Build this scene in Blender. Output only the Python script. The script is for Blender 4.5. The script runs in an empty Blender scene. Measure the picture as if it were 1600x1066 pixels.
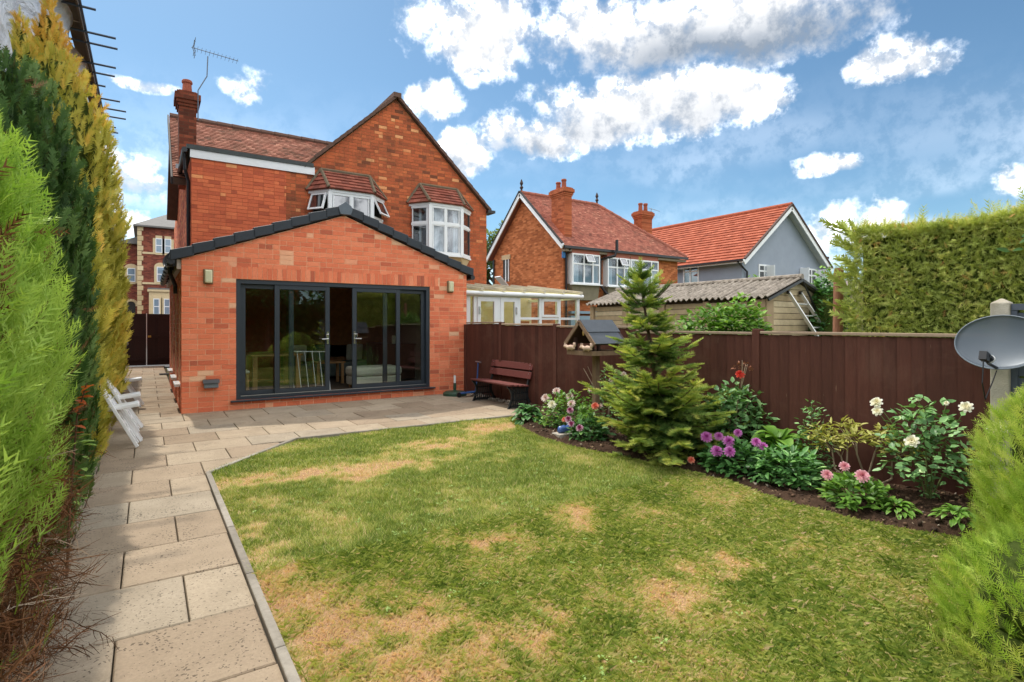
import bpy, math, random
import numpy as np
from mathutils import Vector, Matrix

R = math.radians
SC = bpy.context.scene
COL = SC.collection
rng = np.random.default_rng(7)
random.seed(7)

# ------------------------------------------------------------------ camera
cam_d = bpy.data.cameras.new('camera')
cam = bpy.data.objects.new('camera', cam_d)
COL.objects.link(cam)
cam.location = (0, 0, 1.5)
cam.rotation_euler = (R(90), 0, R(-33.5))
cam_d.sensor_width = 36.0
cam_d.lens = 36.0 * 861 / 1600
cam_d.shift_y = -26 / 1600
cam_d.clip_start = 0.05
cam_d.clip_end = 2000
SC.camera = cam

# ------------------------------------------------------------------ view
SC.view_settings.view_transform = 'Standard'
SC.view_settings.look = 'None'
SC.view_settings.gamma = 1.0
SC.view_settings.use_curve_mapping = False
SC.view_settings.exposure = 0.74
SC.cycles.max_bounces = 5
SC.cycles.diffuse_bounces = 3
SC.cycles.glossy_bounces = 3
SC.cycles.transmission_bounces = 4
SC.cycles.transparent_max_bounces = 12
SC.cycles.caustics_reflective = False
SC.cycles.caustics_refractive = False

SUN_AZ = -11.0    # degrees from +Y, clockwise; the sun stands behind the house, a little left
SUN_EL = 58.0
# ------------------------------------------------------------------ world: Nishita sky with cumulus clouds
SKY_STRENGTH = 0.1
world = bpy.data.worlds.new('World')
SC.world = world
world.use_nodes = True
world.cycles.sampling_method = 'MANUAL'; world.cycles.sample_map_resolution = 256
wt = world.node_tree
wt.nodes.clear()
WN = wt.nodes.new
def wl(a, b): wt.links.new(a, b)
def wmath(op, a, b=None, c=None, clamp=False):
    n = WN('ShaderNodeMath'); n.operation = op; n.use_clamp = clamp
    for i, v in enumerate((a, b, c)):
        if v is None: continue
        if isinstance(v, (int, float)): n.inputs[i].default_value = v
        else: wl(v, n.inputs[i])
    return n.outputs[0]
def wnoise(vec, scale, detail, rough, dist=0.0):
    n = WN('ShaderNodeTexNoise'); n.inputs['Scale'].default_value = scale
    n.inputs['Detail'].default_value = detail; n.inputs['Roughness'].default_value = rough
    n.inputs['Distortion'].default_value = dist
    wl(vec, n.inputs['Vector']); return n.outputs['Fac']
def wmap(v, a, b, c, d, smooth=True):
    n = WN('ShaderNodeMapRange'); n.interpolation_type = 'SMOOTHSTEP' if smooth else 'LINEAR'
    n.clamp = True
    wl(v, n.inputs['Value'])
    for k, x in zip(('From Min', 'From Max', 'To Min', 'To Max'), (a, b, c, d)): n.inputs[k].default_value = x
    return n.outputs['Result']
def wmix(f, a, b):
    n = WN('ShaderNodeMix'); n.data_type = 'RGBA'
    if isinstance(f, (int, float)): n.inputs[0].default_value = f
    else: wl(f, n.inputs[0])
    for i, v in ((6, a), (7, b)):
        if isinstance(v, tuple): n.inputs[i].default_value = (*v, 1)
        else: wl(v, n.inputs[i])
    return n.outputs[2]
sky = WN('ShaderNodeTexSky'); sky.sky_type = 'NISHITA'; sky.sun_disc = False
sky.sun_elevation = R(SUN_EL); sky.sun_rotation = R(SUN_AZ)
sky.air_density = 0.85; sky.dust_density = 0.7; sky.ozone_density = 1.6; sky.altitude = 60
tc = WN('ShaderNodeTexCoord'); D = tc.outputs['Generated']
sx = WN('ShaderNodeSeparateXYZ'); wl(D, sx.inputs[0])
az = wmath('ARCTAN2', sx.outputs[0], sx.outputs[1])          # azimuth from +Y, clockwise
el = wmath('ARCSINE', sx.outputs[2])
n_big = wnoise(D, 8.0, 5.0, 0.62, 0.0)
n_fine = wnoise(D, 28.0, 5.0, 0.64, 0.0)
warp = wmath('ADD', wmath('MULTIPLY', wmath('SUBTRACT', n_big, 0.5), 3.4), wmath('MULTIPLY', wmath('SUBTRACT', n_fine, 0.5), 1.7))
# the outlines wander: shift the look-up direction by slow noise
nv = WN('ShaderNodeTexNoise'); nv.inputs['Scale'].default_value = 7.0; nv.inputs['Detail'].default_value = 2.0; wl(D, nv.inputs['Vector'])
sc_n = WN('ShaderNodeSeparateColor'); wl(nv.outputs['Color'], sc_n.inputs[0])
az0, el0 = az, el
az = wmath('ADD', az, wmath('MULTIPLY', wmath('SUBTRACT', sc_n.outputs[0], 0.5), R(9.0)))
el = wmath('ADD', el, wmath('MULTIPLY', wmath('SUBTRACT', sc_n.outputs[1], 0.5), R(5.0)))
# clouds: centre azimuth, centre elevation, half width, half height (degrees), strength, greyness
CLOUDS = [
    (55.6, 26.9, 16.3, 3.9, 1.15, 1.15),
    (68.8, 21.8, 3.1, 2.1, 0.90, 0.20),
    (30.8, 28.2, 8.6, 3.9, 1.00, 0.30),
    (42.1, 27.9, 7.1, 3.6, 0.80, 0.45),
    (44.0, 21.6, 8.9, 3.1, 1.15, 0.55),
    (52.1, 20.4, 7.1, 2.8, 1.10, 0.55),
    (35.5, 19.0, 5.6, 2.3, 0.95, 0.55),
    (28.9, 16.9, 4.3, 2.5, 1.00, 0.3),
    (24.3, 21.4, 2.9, 1.8, 0.55, 0.10),
    (62.4, 14.2, 3.6, 0.9, 0.80, 0.10),
    (76.0, 11.2, 1.6, 2.1, 0.95, 0.15),
    (65.8, 9.0, 3.3, 1.9, 0.75, 0.20),
    (-0.2, 20.4, 1.8, 0.6, 0.45, 0.10),
    (7.8, 21.3, 1.6, 1.0, 0.25, 0.10),
    (-1.1, 12.0, 2.9, 1.5, 0.35, 0.60),
    (-1.8, 8.5, 3.1, 1.3, 0.3, 0.20),
]
total = None; grey = None
for (ca, ce, hw, hh, st, gr) in CLOUDS:
    dx = wmath('MULTIPLY', wmath('SUBTRACT', az, R(ca)), 1 / R(hw))
    dy = wmath('MULTIPLY', wmath('SUBTRACT', el, R(ce)), 1 / R(hh))
    # flatter underside than top
    r2 = wmath('ADD', wmath('MULTIPLY', dx, dx), wmath('MULTIPLY', dy, dy))
    body = wmath('MULTIPLY', wmath('SUBTRACT', 1.0, r2), st)
    body = wmath('MAXIMUM', body, -1.5)
    low = wmath('MULTIPLY', wmap(dy, -0.9, 0.65, 1.0, 0.0), wmath('MULTIPLY', wmap(r2, 1.3, 0.2, 0.0, 1.0), gr))
    total = body if total is None else wmath('SMOOTH_MAX', total, body, 0.25)
    grey = low if grey is None else wmath('MAXIMUM', grey, low)
# cumulus outside the view, made denser than in it to raise the ambient light
pl = WN('ShaderNodeCombineXYZ')
zz = wmath('ADD', wmath('MAXIMUM', sx.outputs[2], 0.0), 0.12)
wl(wmath('DIVIDE', sx.outputs[0], zz), pl.inputs[0]); wl(wmath('DIVIDE', sx.outputs[1], zz), pl.inputs[1])
n_lay = wnoise(pl.outputs[0], 0.85, 3.0, 0.58, 0.0)
az, el = az0, el0
azd = wmath('ABSOLUTE', wmath('SUBTRACT', az, R(36.0)))
outside = wmath('MAXIMUM', wmap(azd, R(48), R(66), 0.0, 1.0), wmap(el, R(33), R(45), 0.0, 1.0))
layer = wmath('MULTIPLY', wmap(n_lay, 0.37, 0.53, 0.0, 1.0), wmath('MULTIPLY', outside, wmap(el, R(1), R(9), 0.0, 1.0)))
mask = wmap(wmath('ADD', total, warp), -0.25, 1.05, 0.0, 0.97)
# thin veil and wisps low in the sky
veil = wmath('MULTIPLY', wmap(wnoise(pl.outputs[0], 0.6, 3.0, 0.6, 0.0), 0.35, 0.75, 0.0, 0.34), wmap(el, R(24), R(4), 0.0, 1.0))
mask = wmath('MAXIMUM', wmath('MAXIMUM', mask, veil), wmath('MULTIPLY', layer, 0.9))
shade = wmath('MINIMUM', wmath('ADD', wmath('MULTIPLY', grey, wmap(n_big, 0.2, 0.7, 1.15, 0.8)), wmath('MULTIPLY', wmap(n_fine, 0.3, 0.6, 0.42, 0.0), 1.0)), 1.0)
cr = WN('ShaderNodeValToRGB'); wl(shade, cr.inputs[0]); E_ = cr.color_ramp.elements
for _ in range(2): E_.new(0.5)
for e, (p_, c_) in zip(E_, ((0.0, (1.0, 1.0, 1.0)), (0.3, (0.32, 0.324, 0.33)), (0.65, (0.185, 0.20, 0.222)), (1.0, (0.105, 0.123, 0.148)))): e.position = p_; e.color = (*c_, 1)
cm = WN('ShaderNodeMix'); cm.data_type = 'RGBA'; cm.blend_type = 'MULTIPLY'; cm.inputs[0].default_value = 1.0; cm.clamp_result = False
wl(cr.outputs[0], cm.inputs[6]); cm.inputs[7].default_value = (*(2.0 / SKY_STRENGTH,) * 3, 1)
ccol = cm.outputs[2]
hsv = WN('ShaderNodeHueSaturation'); hsv.inputs['Saturation'].default_value = 1.0; hsv.inputs['Value'].default_value = 1.0
wl(sky.outputs[0], hsv.inputs['Color'])
bg = WN('ShaderNodeBackground'); bg.inputs['Strength'].default_value = SKY_STRENGTH
tint = WN('ShaderNodeMix'); tint.data_type = 'RGBA'; tint.blend_type = 'MULTIPLY'; tint.inputs[0].default_value = 1.0
wl(hsv.outputs[0], tint.inputs[6]); tint.inputs[7].default_value = (0.70, 0.90, 0.90, 1)
wl(wmix(mask, tint.outputs[2], ccol), bg.inputs['Color'])
wo = WN('ShaderNodeOutputWorld'); wl(bg.outputs[0], wo.inputs['Surface'])

# ------------------------------------------------------------------ sun
sun_d = bpy.data.lights.new('sun', 'SUN'); sun_d.energy = 2.0; sun_d.angle = R(0.8); sun_d.color = (1.0, 0.93, 0.82)
sun = bpy.data.objects.new('sun', sun_d); COL.objects.link(sun)
sd = Vector((math.sin(R(SUN_AZ)) * math.cos(R(SUN_EL)), math.cos(R(SUN_AZ)) * math.cos(R(SUN_EL)), math.sin(R(SUN_EL))))
sun.rotation_euler = sd.to_track_quat('Z', 'Y').to_euler()
sun.location = (-3, 12, 30)

# ------------------------------------------------------------------ helpers
def C(r, g, b):
    f = lambda v: (v / 255 / 12.92) if v / 255 <= 0.04045 else ((v / 255 + 0.055) / 1.055) ** 2.4
    return (f(r), f(g), f(b))

def vnoise(x, y, scale, seed=0):
    x = np.asarray(x, float) * scale; y = np.asarray(y, float) * scale
    t = np.random.default_rng(seed).random((64, 64))
    xi = np.floor(x).astype(int); yi = np.floor(y).astype(int)
    fx = x - xi; fy = y - yi
    fx = fx * fx * (3 - 2 * fx); fy = fy * fy * (3 - 2 * fy)
    g = lambda a, b: t[a % 64, b % 64]
    return (g(xi, yi) * (1 - fx) + g(xi + 1, yi) * fx) * (1 - fy) + (g(xi, yi + 1) * (1 - fx) + g(xi + 1, yi + 1) * fx) * fy
def fbm(x, y, scale, seed=0, n=4):
    s = 0; a = 1.0; tot = 0
    for i in range(n):
        s = s + a * vnoise(x, y, scale * 2 ** i, seed + i); tot += a; a *= 0.55
    return s / tot

def thing(name, label, cat, loc=(0, 0, 0), group=None):
    o = bpy.data.objects.new(name, None); COL.objects.link(o)
    o.empty_display_size = 0.2
    o.location = loc; o['label'] = label; o['category'] = cat
    if group: o['group'] = group
    return o
def tag(o, label, cat, group=None):
    o['label'] = label; o['category'] = cat
    if group: o['group'] = group
    return o
def structure(o):
    o['kind'] = 'structure'; return o
def stuff(o):
    o['kind'] = 'stuff'; return o

def link(name, me, parent=None):
    o = bpy.data.objects.new(name, me); COL.objects.link(o)
    if parent is not None:
        o.parent = parent
        if parent.type == 'EMPTY':
            o.matrix_parent_inverse = Matrix.Translation(-Vector(parent.location))
    return o

class B:
    """collects polygons (world coordinates) for ONE mesh object"""
    def __init__(s): s.v = []; s.f = []; s.t = []
    def add(s, vs, fs, tone=0.5):
        n = len(s.v); s.v += [tuple(p) for p in vs]; s.f += [tuple(i + n for i in f) for f in fs]
        s.t += [tone] * len(vs); return s
    def box(s, x0, x1, y0, y1, z0, z1, tone=0.5):
        x0, x1 = min(x0, x1), max(x0, x1); y0, y1 = min(y0, y1), max(y0, y1); z0, z1 = min(z0, z1), max(z0, z1)
        return s.add([(x0, y0, z0), (x1, y0, z0), (x1, y1, z0), (x0, y1, z0), (x0, y0, z1), (x1, y0, z1), (x1, y1, z1), (x0, y1, z1)],
                     [(0, 3, 2, 1), (4, 5, 6, 7), (0, 1, 5, 4), (1, 2, 6, 5), (2, 3, 7, 6), (3, 0, 4, 7)], tone)
    def obox(s, c, ax, ay, az_, tone=0.5):
        c = Vector(c); ax, ay, az_ = Vector(ax), Vector(ay), Vector(az_)
        P = [c + i * ax + j * ay + k * az_ for k in (-1, 1) for (i, j) in ((-1, -1), (1, -1), (1, 1), (-1, 1))]
        return s.add(P, [(0, 3, 2, 1), (4, 5, 6, 7), (0, 1, 5, 4), (1, 2, 6, 5), (2, 3, 7, 6), (3, 0, 4, 7)], tone)
    def beam(s, a, b, w, h, up=(0, 0, 1), tone=0.5):
        a, b = Vector(a), Vector(b); d = (b - a); L = d.length; d.normalize()
        u = Vector(up); side = d.cross(u)
        if side.length < 1e-4: side = d.cross(Vector((1, 0, 0)))
        side.normalize(); u = side.cross(d)
        return s.obox((a + b) / 2, d * L / 2, side * w / 2, u * h / 2, tone)
    def tube(s, pts, r, n=8, tone=0.5, cap=True):
        pts = [Vector(p) for p in pts]; m = len(pts)
        rs = r if isinstance(r, (list, tuple)) else [r] * m
        base = len(s.v); ref = None
        for i, p in enumerate(pts):
            d = (pts[min(i + 1, m - 1)] - pts[max(i - 1, 0)])
            d.normalize()
            if ref is None:
                ref = d.orthogonal()
            a = (ref - d * ref.dot(d))
            if a.length < 1e-5: a = d.orthogonal()
            a.normalize(); b = d.cross(a); ref = a
            for k in range(n):
                t = 2 * math.pi * k / n
                s.v.append(tuple(p + (a * math.cos(t) + b * math.sin(t)) * rs[i])); s.t.append(tone)
        for i in range(m - 1):
            for k in range(n):
                s.f.append((base + i * n + k, base + i * n + (k + 1) % n, base + (i + 1) * n + (k + 1) % n, base + (i + 1) * n + k))
        if cap:
            s.f.append(tuple(base + k for k in range(n))[::-1]); s.f.append(tuple(base + (m - 1) * n + k for k in range(n)))
        return s
    def lathe(s, prof, c, n=12, tone=0.5, axis='Z'):
        base = len(s.v); c = Vector(c)
        for (r, z) in prof:
            for k in range(n):
                t = 2 * math.pi * k / n
                s.v.append(tuple(c + Vector((r * math.cos(t), r * math.sin(t), z)))); s.t.append(tone)
        for i in range(len(prof) - 1):
            for k in range(n):
                s.f.append((base + i * n + k, base + i * n + (k + 1) % n, base + (i + 1) * n + (k + 1) % n, base + (i + 1) * n + k))
        s.f.append(tuple(base + k for k in range(n))[::-1]); s.f.append(tuple(base + (len(prof) - 1) * n + k for k in range(n)))
        return s
    def prism(s, poly, n, depth, tone=0.5):
        """poly: 3-D points of the front face, n: outward normal; extruded back by depth"""
        n = Vector(n).normalized(); P = [Vector(p) for p in poly]; m = len(P)
        nn = Vector((0, 0, 0))
        for i in range(m): nn += (P[i] - P[0]).cross(P[(i + 1) % m] - P[0])
        if nn.dot(n) < 0: P.reverse()
        Q = [p - n * depth for p in P]
        return s.add(P + Q, [tuple(range(m)), tuple(range(2 * m - 1, m - 1, -1))] +
                     [(i, i + m, (i + 1) % m + m, (i + 1) % m) for i in range(m)], tone)
    def build(s, name, mat, parent=None, smooth=False, bevel=0):
        me = bpy.data.meshes.new(name); me.from_pydata(s.v, [], s.f)
        a = me.attributes.new('tone', 'FLOAT', 'POINT'); a.data.foreach_set('value', np.array(s.t, np.float32))
        me.materials.append(mat)
        if smooth: me.polygons.foreach_set('use_smooth', [True] * len(me.polygons))
        me.update()
        o = link(name, me, parent)
        if bevel:
            m = o.modifiers.new('bevel', 'BEVEL'); m.width = bevel; m.segments = 2; m.limit_method = 'ANGLE'; m.angle_limit = R(40)
        return o

def np_mesh(name, V, F, mat, parent=None, tone=None, smooth=False):
    """V (n,3), F (m,3) or (m,4)"""
    V = np.ascontiguousarray(V, np.float32); F = np.ascontiguousarray(F, np.int32)
    me = bpy.data.meshes.new(name); k = F.shape[1]
    me.vertices.add(len(V)); me.vertices.foreach_set('co', V.ravel())
    me.loops.add(F.size); me.loops.foreach_set('vertex_index', F.ravel())
    me.polygons.add(len(F)); me.polygons.foreach_set('loop_start', np.arange(0, F.size, k, dtype=np.int32))
    me.polygons.foreach_set('loop_total', np.full(len(F), k, np.int32))
    if smooth: me.polygons.foreach_set('use_smooth', np.ones(len(F), bool))
    me.update(calc_edges=True)
    if tone is not None:
        a = me.attributes.new('tone', 'FLOAT', 'POINT'); a.data.foreach_set('value', np.ascontiguousarray(tone, np.float32))
    me.materials.append(mat)
    return link(name, me, parent)

def norm(a): return a / np.maximum(np.linalg.norm(a, axis=-1, keepdims=True), 1e-9)
def scatter(proto, pos, direc, nrm, scale, tone, ptone=None, wscale=None):
    """copies of a small proto mesh (x along direc, z along nrm) merged by numpy; returns V, F, T"""
    PV, PF = proto; PV = np.asarray(PV, float); PF = np.asarray(PF, int)
    x = norm(direc); z = nrm - (nrm * x).sum(-1, keepdims=True) * x; z = norm(z + 1e-6); y = np.cross(z, x)
    s = np.asarray(scale)[:, None, None]; w = s if wscale is None else np.asarray(wscale)[:, None, None]
    V = pos[:, None, :] + s * PV[None, :, 0:1] * x[:, None, :] + w * PV[None, :, 1:2] * y[:, None, :] + s * PV[None, :, 2:3] * z[:, None, :]
    n, m = len(pos), len(PV)
    F = PF[None] + (np.arange(n) * m)[:, None, None]
    T = np.repeat(np.asarray(tone)[:, None], m, 1)
    if ptone is not None: T = T + np.asarray(ptone)[None]
    return V.reshape(-1, 3), F.reshape(-1, PF.shape[1]), np.clip(T.reshape(-1), 0, 1)
def merge(parts):
    V = []; F = []; T = []; o = 0
    for v, f, t in parts: V.append(v); F.append(f + o); T.append(t); o += len(v)
    return np.concatenate(V), np.concatenate(F), np.concatenate(T)

def clip(poly, hps):
    for (a, b, c) in hps:
        out = []
        for i in range(len(poly)):
            p, q = poly[i], poly[(i + 1) % len(poly)]
            dp = a * p[0] + b * p[1] - c; dq = a * q[0] + b * q[1] - c
            if dp <= 0: out.append(p)
            if (dp < 0) != (dq < 0) and dp != dq and abs(dp) > 1e-9 and abs(dq) > 1e-9:
                t = dp / (dp - dq); out.append((p[0] + t * (q[0] - p[0]), p[1] + t * (q[1] - p[1])))
        poly = out
        if len(poly) < 3: return []
    return poly
def area(p):
    return abs(sum(p[i][0] * p[(i + 1) % len(p)][1] - p[(i + 1) % len(p)][0] * p[i][1] for i in range(len(p)))) / 2

# ------------------------------------------------------------------ materials
MATS = {}
def nodes(name):
    m = bpy.data.materials.new(name); m.use_nodes = True
    return m, m.node_tree, m.node_tree.nodes['Principled BSDF']
def ramp(nt, fac, stops):
    n = nt.nodes.new('ShaderNodeValToRGB')
    while len(n.color_ramp.elements) < len(stops): n.color_ramp.elements.new(0.5)
    for e, (p, c) in zip(n.color_ramp.elements, stops): e.position = p; e.color = (*c, 1)
    nt.links.new(fac, n.inputs[0]); return n.outputs[0]
def noise(nt, scale, detail=4, rough=0.55, vec=None, dist=0):
    n = nt.nodes.new('ShaderNodeTexNoise'); n.inputs['Scale'].default_value = scale; n.inputs['Detail'].default_value = detail
    n.inputs['Roughness'].default_value = rough; n.inputs['Distortion'].default_value = dist
    if vec is not None: nt.links.new(vec, n.inputs['Vector'])
    return n.outputs['Fac']
def pos(nt): return nt.nodes.new('ShaderNodeNewGeometry').outputs['Position']
def mapping(nt, vec, scale=(1, 1, 1), rot=(0, 0, 0)):
    n = nt.nodes.new('ShaderNodeMapping'); n.inputs['Scale'].default_value = scale; n.inputs['Rotation'].default_value = rot
    nt.links.new(vec, n.inputs['Vector']); return n.outputs[0]
def attr(nt, name='tone'):
    n = nt.nodes.new('ShaderNodeAttribute'); n.attribute_name = name; return n.outputs['Fac']
def mixc(nt, f, a, b, mode='MIX'):
    n = nt.nodes.new('ShaderNodeMix'); n.data_type = 'RGBA'; n.blend_type = mode
    if isinstance(f, (int, float)): n.inputs[0].default_value = f
    else: nt.links.new(f, n.inputs[0])
    for i, v in ((6, a), (7, b)):
        if isinstance(v, tuple): n.inputs[i].default_value = (*v, 1)
        else: nt.links.new(v, n.inputs[i])
    return n.outputs[2]
def mth(nt, op, a, b=0.0, clamp=False):
    n = nt.nodes.new('ShaderNodeMath'); n.operation = op; n.use_clamp = clamp
    for i, v in enumerate((a, b)):
        if isinstance(v, (int, float)): n.inputs[i].default_value = v
        else: nt.links.new(v, n.inputs[i])
    return n.outputs[0]
def rng_map(nt, v, a, b, c=0.0, d=1.0):
    n = nt.nodes.new('ShaderNodeMapRange'); n.clamp = True; nt.links.new(v, n.inputs['Value'])
    for k, x in zip(('From Min', 'From Max', 'To Min', 'To Max'), (a, b, c, d)): n.inputs[k].default_value = x
    return n.outputs['Result']
def bump(nt, h, strength=0.3, dist=0.01):
    n = nt.nodes.new('ShaderNodeBump'); n.inputs['Strength'].default_value = strength; n.inputs['Distance'].default_value = dist
    nt.links.new(h, n.inputs['Height']); return n.outputs[0]

def plain(name, col, rough=0.6, var=0.12, scale=6.0, metal=0.0, bmp=0.0, spec=0.5, dirt=None, dirt_amt=0.0, grain=None):
    """painted, plastic, stone or timber surface with slight mottling"""
    if name in MATS: return MATS[name]
    m, nt, p = nodes(name); P = pos(nt)
    v = mapping(nt, P, grain) if grain else P
    n = noise(nt, scale, 5, 0.6, v)
    lo = tuple(c * (1 - var) for c in col); hi = tuple(min(1, c * (1 + var)) for c in col)
    c = ramp(nt, n, [(0.3, lo), (0.7, hi)])
    if dirt is not None:
        n2 = noise(nt, scale * 0.35, 6, 0.65, P, 0.4)
        c = mixc(nt, rng_map(nt, n2, 0.5, 0.72, 0, dirt_amt), c, dirt)
    nt.links.new(c, p.inputs['Base Color'])
    p.inputs['Roughness'].default_value = rough; p.inputs['Metallic'].default_value = metal
    p.inputs['Specular IOR Level'].default_value = spec
    if bmp: nt.links.new(bump(nt, noise(nt, scale * 8, 5, 0.65, v), bmp, 0.01), p.inputs['Normal'])
    MATS[name] = m; return m

def toned(name, stops, rough=0.85, mott=0.25, nscale=30.0, bmp=0.35, dirt=None, dirt_amt=0.0, spec=0.3, bdist=0.004, big=None):
    """pieces whose own tone comes from the 'tone' attribute (bricks, tiles, slabs, boards)"""
    if name in MATS: return MATS[name]
    m, nt, p = nodes(name); P = pos(nt)
    c = ramp(nt, attr(nt), stops)
    n = noise(nt, nscale, 5, 0.65, P)
    c = mixc(nt, 1.0, c, ramp(nt, n, [(0.25, (1 - mott,) * 3), (0.75, (1 + mott * 0.6,) * 3)]), 'MULTIPLY')
    if dirt is not None:
        n2 = noise(nt, 1.6, 7, 0.68, P, 0.5)
        c = mixc(nt, rng_map(nt, n2, 0.48, 0.72, 0, dirt_amt), c, dirt)
    nt.links.new(c, p.inputs['Base Color']); p.inputs['Roughness'].default_value = rough; p.inputs['Specular IOR Level'].default_value = spec
    nt.links.new(bump(nt, n, bmp, bdist), p.inputs['Normal'])
    MATS[name] = m; return m

def foliage(name, stops, trans=0.3, rough=0.55, spec=0.25, pscale=0):
    if name in MATS: return MATS[name]
    m, nt, p = nodes(name)
    t = attr(nt)
    c = ramp(nt, t, stops)
    nt.links.new(c, p.inputs['Base Color']); p.inputs['Roughness'].default_value = rough; p.inputs['Specular IOR Level'].default_value = spec
    tr = nt.nodes.new('ShaderNodeBsdfTranslucent')
    nt.links.new(mixc(nt, 1.0, c, (1.0, 1.0, 0.55), 'MULTIPLY'), tr.inputs['Color'])
    mx = nt.nodes.new('ShaderNodeMixShader'); mx.inputs[0].default_value = trans
    nt.links.new(p.outputs[0], mx.inputs[1]); nt.links.new(tr.outputs[0], mx.inputs[2])
    nt.links.new(mx.outputs[0], nt.nodes['Material Output'].inputs['Surface'])
    MATS[name] = m; return m

def glass(name, tint=(0.8, 0.86, 0.84), ior=1.55, body=None, rough=0.0):
    """thin pane: fresnel mirror over clear (or dark) body"""
    if name in MATS: return MATS[name]
    m, nt, p = nodes(name)
    fr = nt.nodes.new('ShaderNodeFresnel')
    # a parallel pane reflects alike at both faces: undo the node's inversion on the way out
    nt.links.new(rng_map(nt, nt.nodes.new('ShaderNodeNewGeometry').outputs['Backfacing'], 0.0, 1.0, ior, 1.0 / ior), fr.inputs['IOR'])
    gl = nt.nodes.new('ShaderNodeBsdfGlossy'); gl.inputs['Roughness'].default_value = rough; gl.inputs['Color'].default_value = (0.95, 0.97, 1, 1)
    nb = noise(nt, 1.3, 2, 0.5, pos(nt)); nt.links.new(bump(nt, nb, 0.05, 0.02), gl.inputs['Normal'])
    if body is None:
        b = nt.nodes.new('ShaderNodeBsdfTransparent'); b.inputs['Color'].default_value = (*tint, 1)
    else:
        b = nt.nodes.new('ShaderNodeBsdfDiffuse'); b.inputs['Color'].default_value = (*body, 1)
    mx = nt.nodes.new('ShaderNodeMixShader')
    nt.links.new(fr.outputs[0], mx.inputs[0]); nt.links.new(b.outputs[0], mx.inputs[1]); nt.links.new(gl.outputs[0], mx.inputs[2])
    nt.links.new(mx.outputs[0], nt.nodes['Material Output'].inputs['Surface'])
    MATS[name] = m; return m

def brick_tex(name, axis, stops, mortar, course=0.086, length=0.235, dirt=None, dirt_amt=0.0):
    """brickwork too far away to tell the pieces apart"""
    if name in MATS: return MATS[name]
    m, nt, p = nodes(name); P = pos(nt)
    sp = nt.nodes.new('ShaderNodeSeparateXYZ'); nt.links.new(P, sp.inputs[0])
    cb = nt.nodes.new('ShaderNodeCombineXYZ'); nt.links.new(sp.outputs[0 if axis == 'X' else 1], cb.inputs[0]); nt.links.new(sp.outputs[2], cb.inputs[1])
    bt = nt.nodes.new('ShaderNodeTexBrick'); nt.links.new(cb.outputs[0], bt.inputs['Vector'])
    bt.inputs['Scale'].default_value = 1.0; bt.inputs['Brick Width'].default_value = length; bt.inputs['Row Height'].default_value = course
    bt.inputs['Mortar Size'].default_value = 0.006; bt.inputs['Mortar Smooth'].default_value = 0.2; bt.inputs['Bias'].default_value = 0.0
    bt.inputs['Color1'].default_value = (0, 0, 0, 1); bt.inputs['Color2'].default_value = (1, 1, 1, 1); bt.inputs['Mortar'].default_value = (0.5, 0.5, 0.5, 1)
    bw = nt.nodes.new('ShaderNodeRGBToBW'); nt.links.new(bt.outputs['Color'], bw.inputs[0])
    c = ramp(nt, bw.outputs[0], stops)
    c = mixc(nt, bt.outputs['Fac'], c, mortar)
    n = noise(nt, 1.1, 6, 0.65, P)
    c = mixc(nt, 1.0, c, ramp(nt, n, [(0.3, (0.82,) * 3), (0.7, (1.12,) * 3)]), 'MULTIPLY')
    if dirt is not None:
        c = mixc(nt, rng_map(nt, noise(nt, 0.8, 6, 0.7, P, 0.5), 0.5, 0.75, 0, dirt_amt), c, dirt)
    nt.links.new(c, p.inputs['Base Color']); p.inputs['Roughness'].default_value = 0.9; p.inputs['Specular IOR Level'].default_value = 0.2
    inv = mth(nt, 'SUBTRACT', 1.0, bt.outputs['Fac'])
    nt.links.new(bump(nt, inv, 0.5, 0.006), p.inputs['Normal'])
    MATS[name] = m; return m

M_WHITE = plain('white_upvc', (0.80, 0.81, 0.82), 0.3, 0.03, 3, dirt=(0.6, 0.58, 0.53), dirt_amt=0.12)
M_BLACK = plain('black_plastic', (0.012, 0.012, 0.014), 0.35, 0.2, 8)
M_ANTH = plain('anthracite_aluminium', (0.026, 0.036, 0.048), 0.38, 0.08, 5)
M_SLATE = plain('anthracite_verge_plastic', (0.016, 0.023, 0.032), 0.5, 0.15, 9)
M_CHROME = plain('brushed_steel', (0.62, 0.62, 0.62), 0.22, 0.05, 10, metal=1.0)
M_GALV = plain('galvanised_steel', (0.33, 0.34, 0.36), 0.45, 0.12, 20, metal=0.7)
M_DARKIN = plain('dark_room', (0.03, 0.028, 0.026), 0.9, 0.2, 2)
M_GLASS = glass('clear_pane', tint=(.88, .92, .90), ior=1.62)
M_GLASSD = glass('sky_pane', ior=2.5, body=(0.012, 0.016, 0.02))
M_SOIL = None
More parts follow.
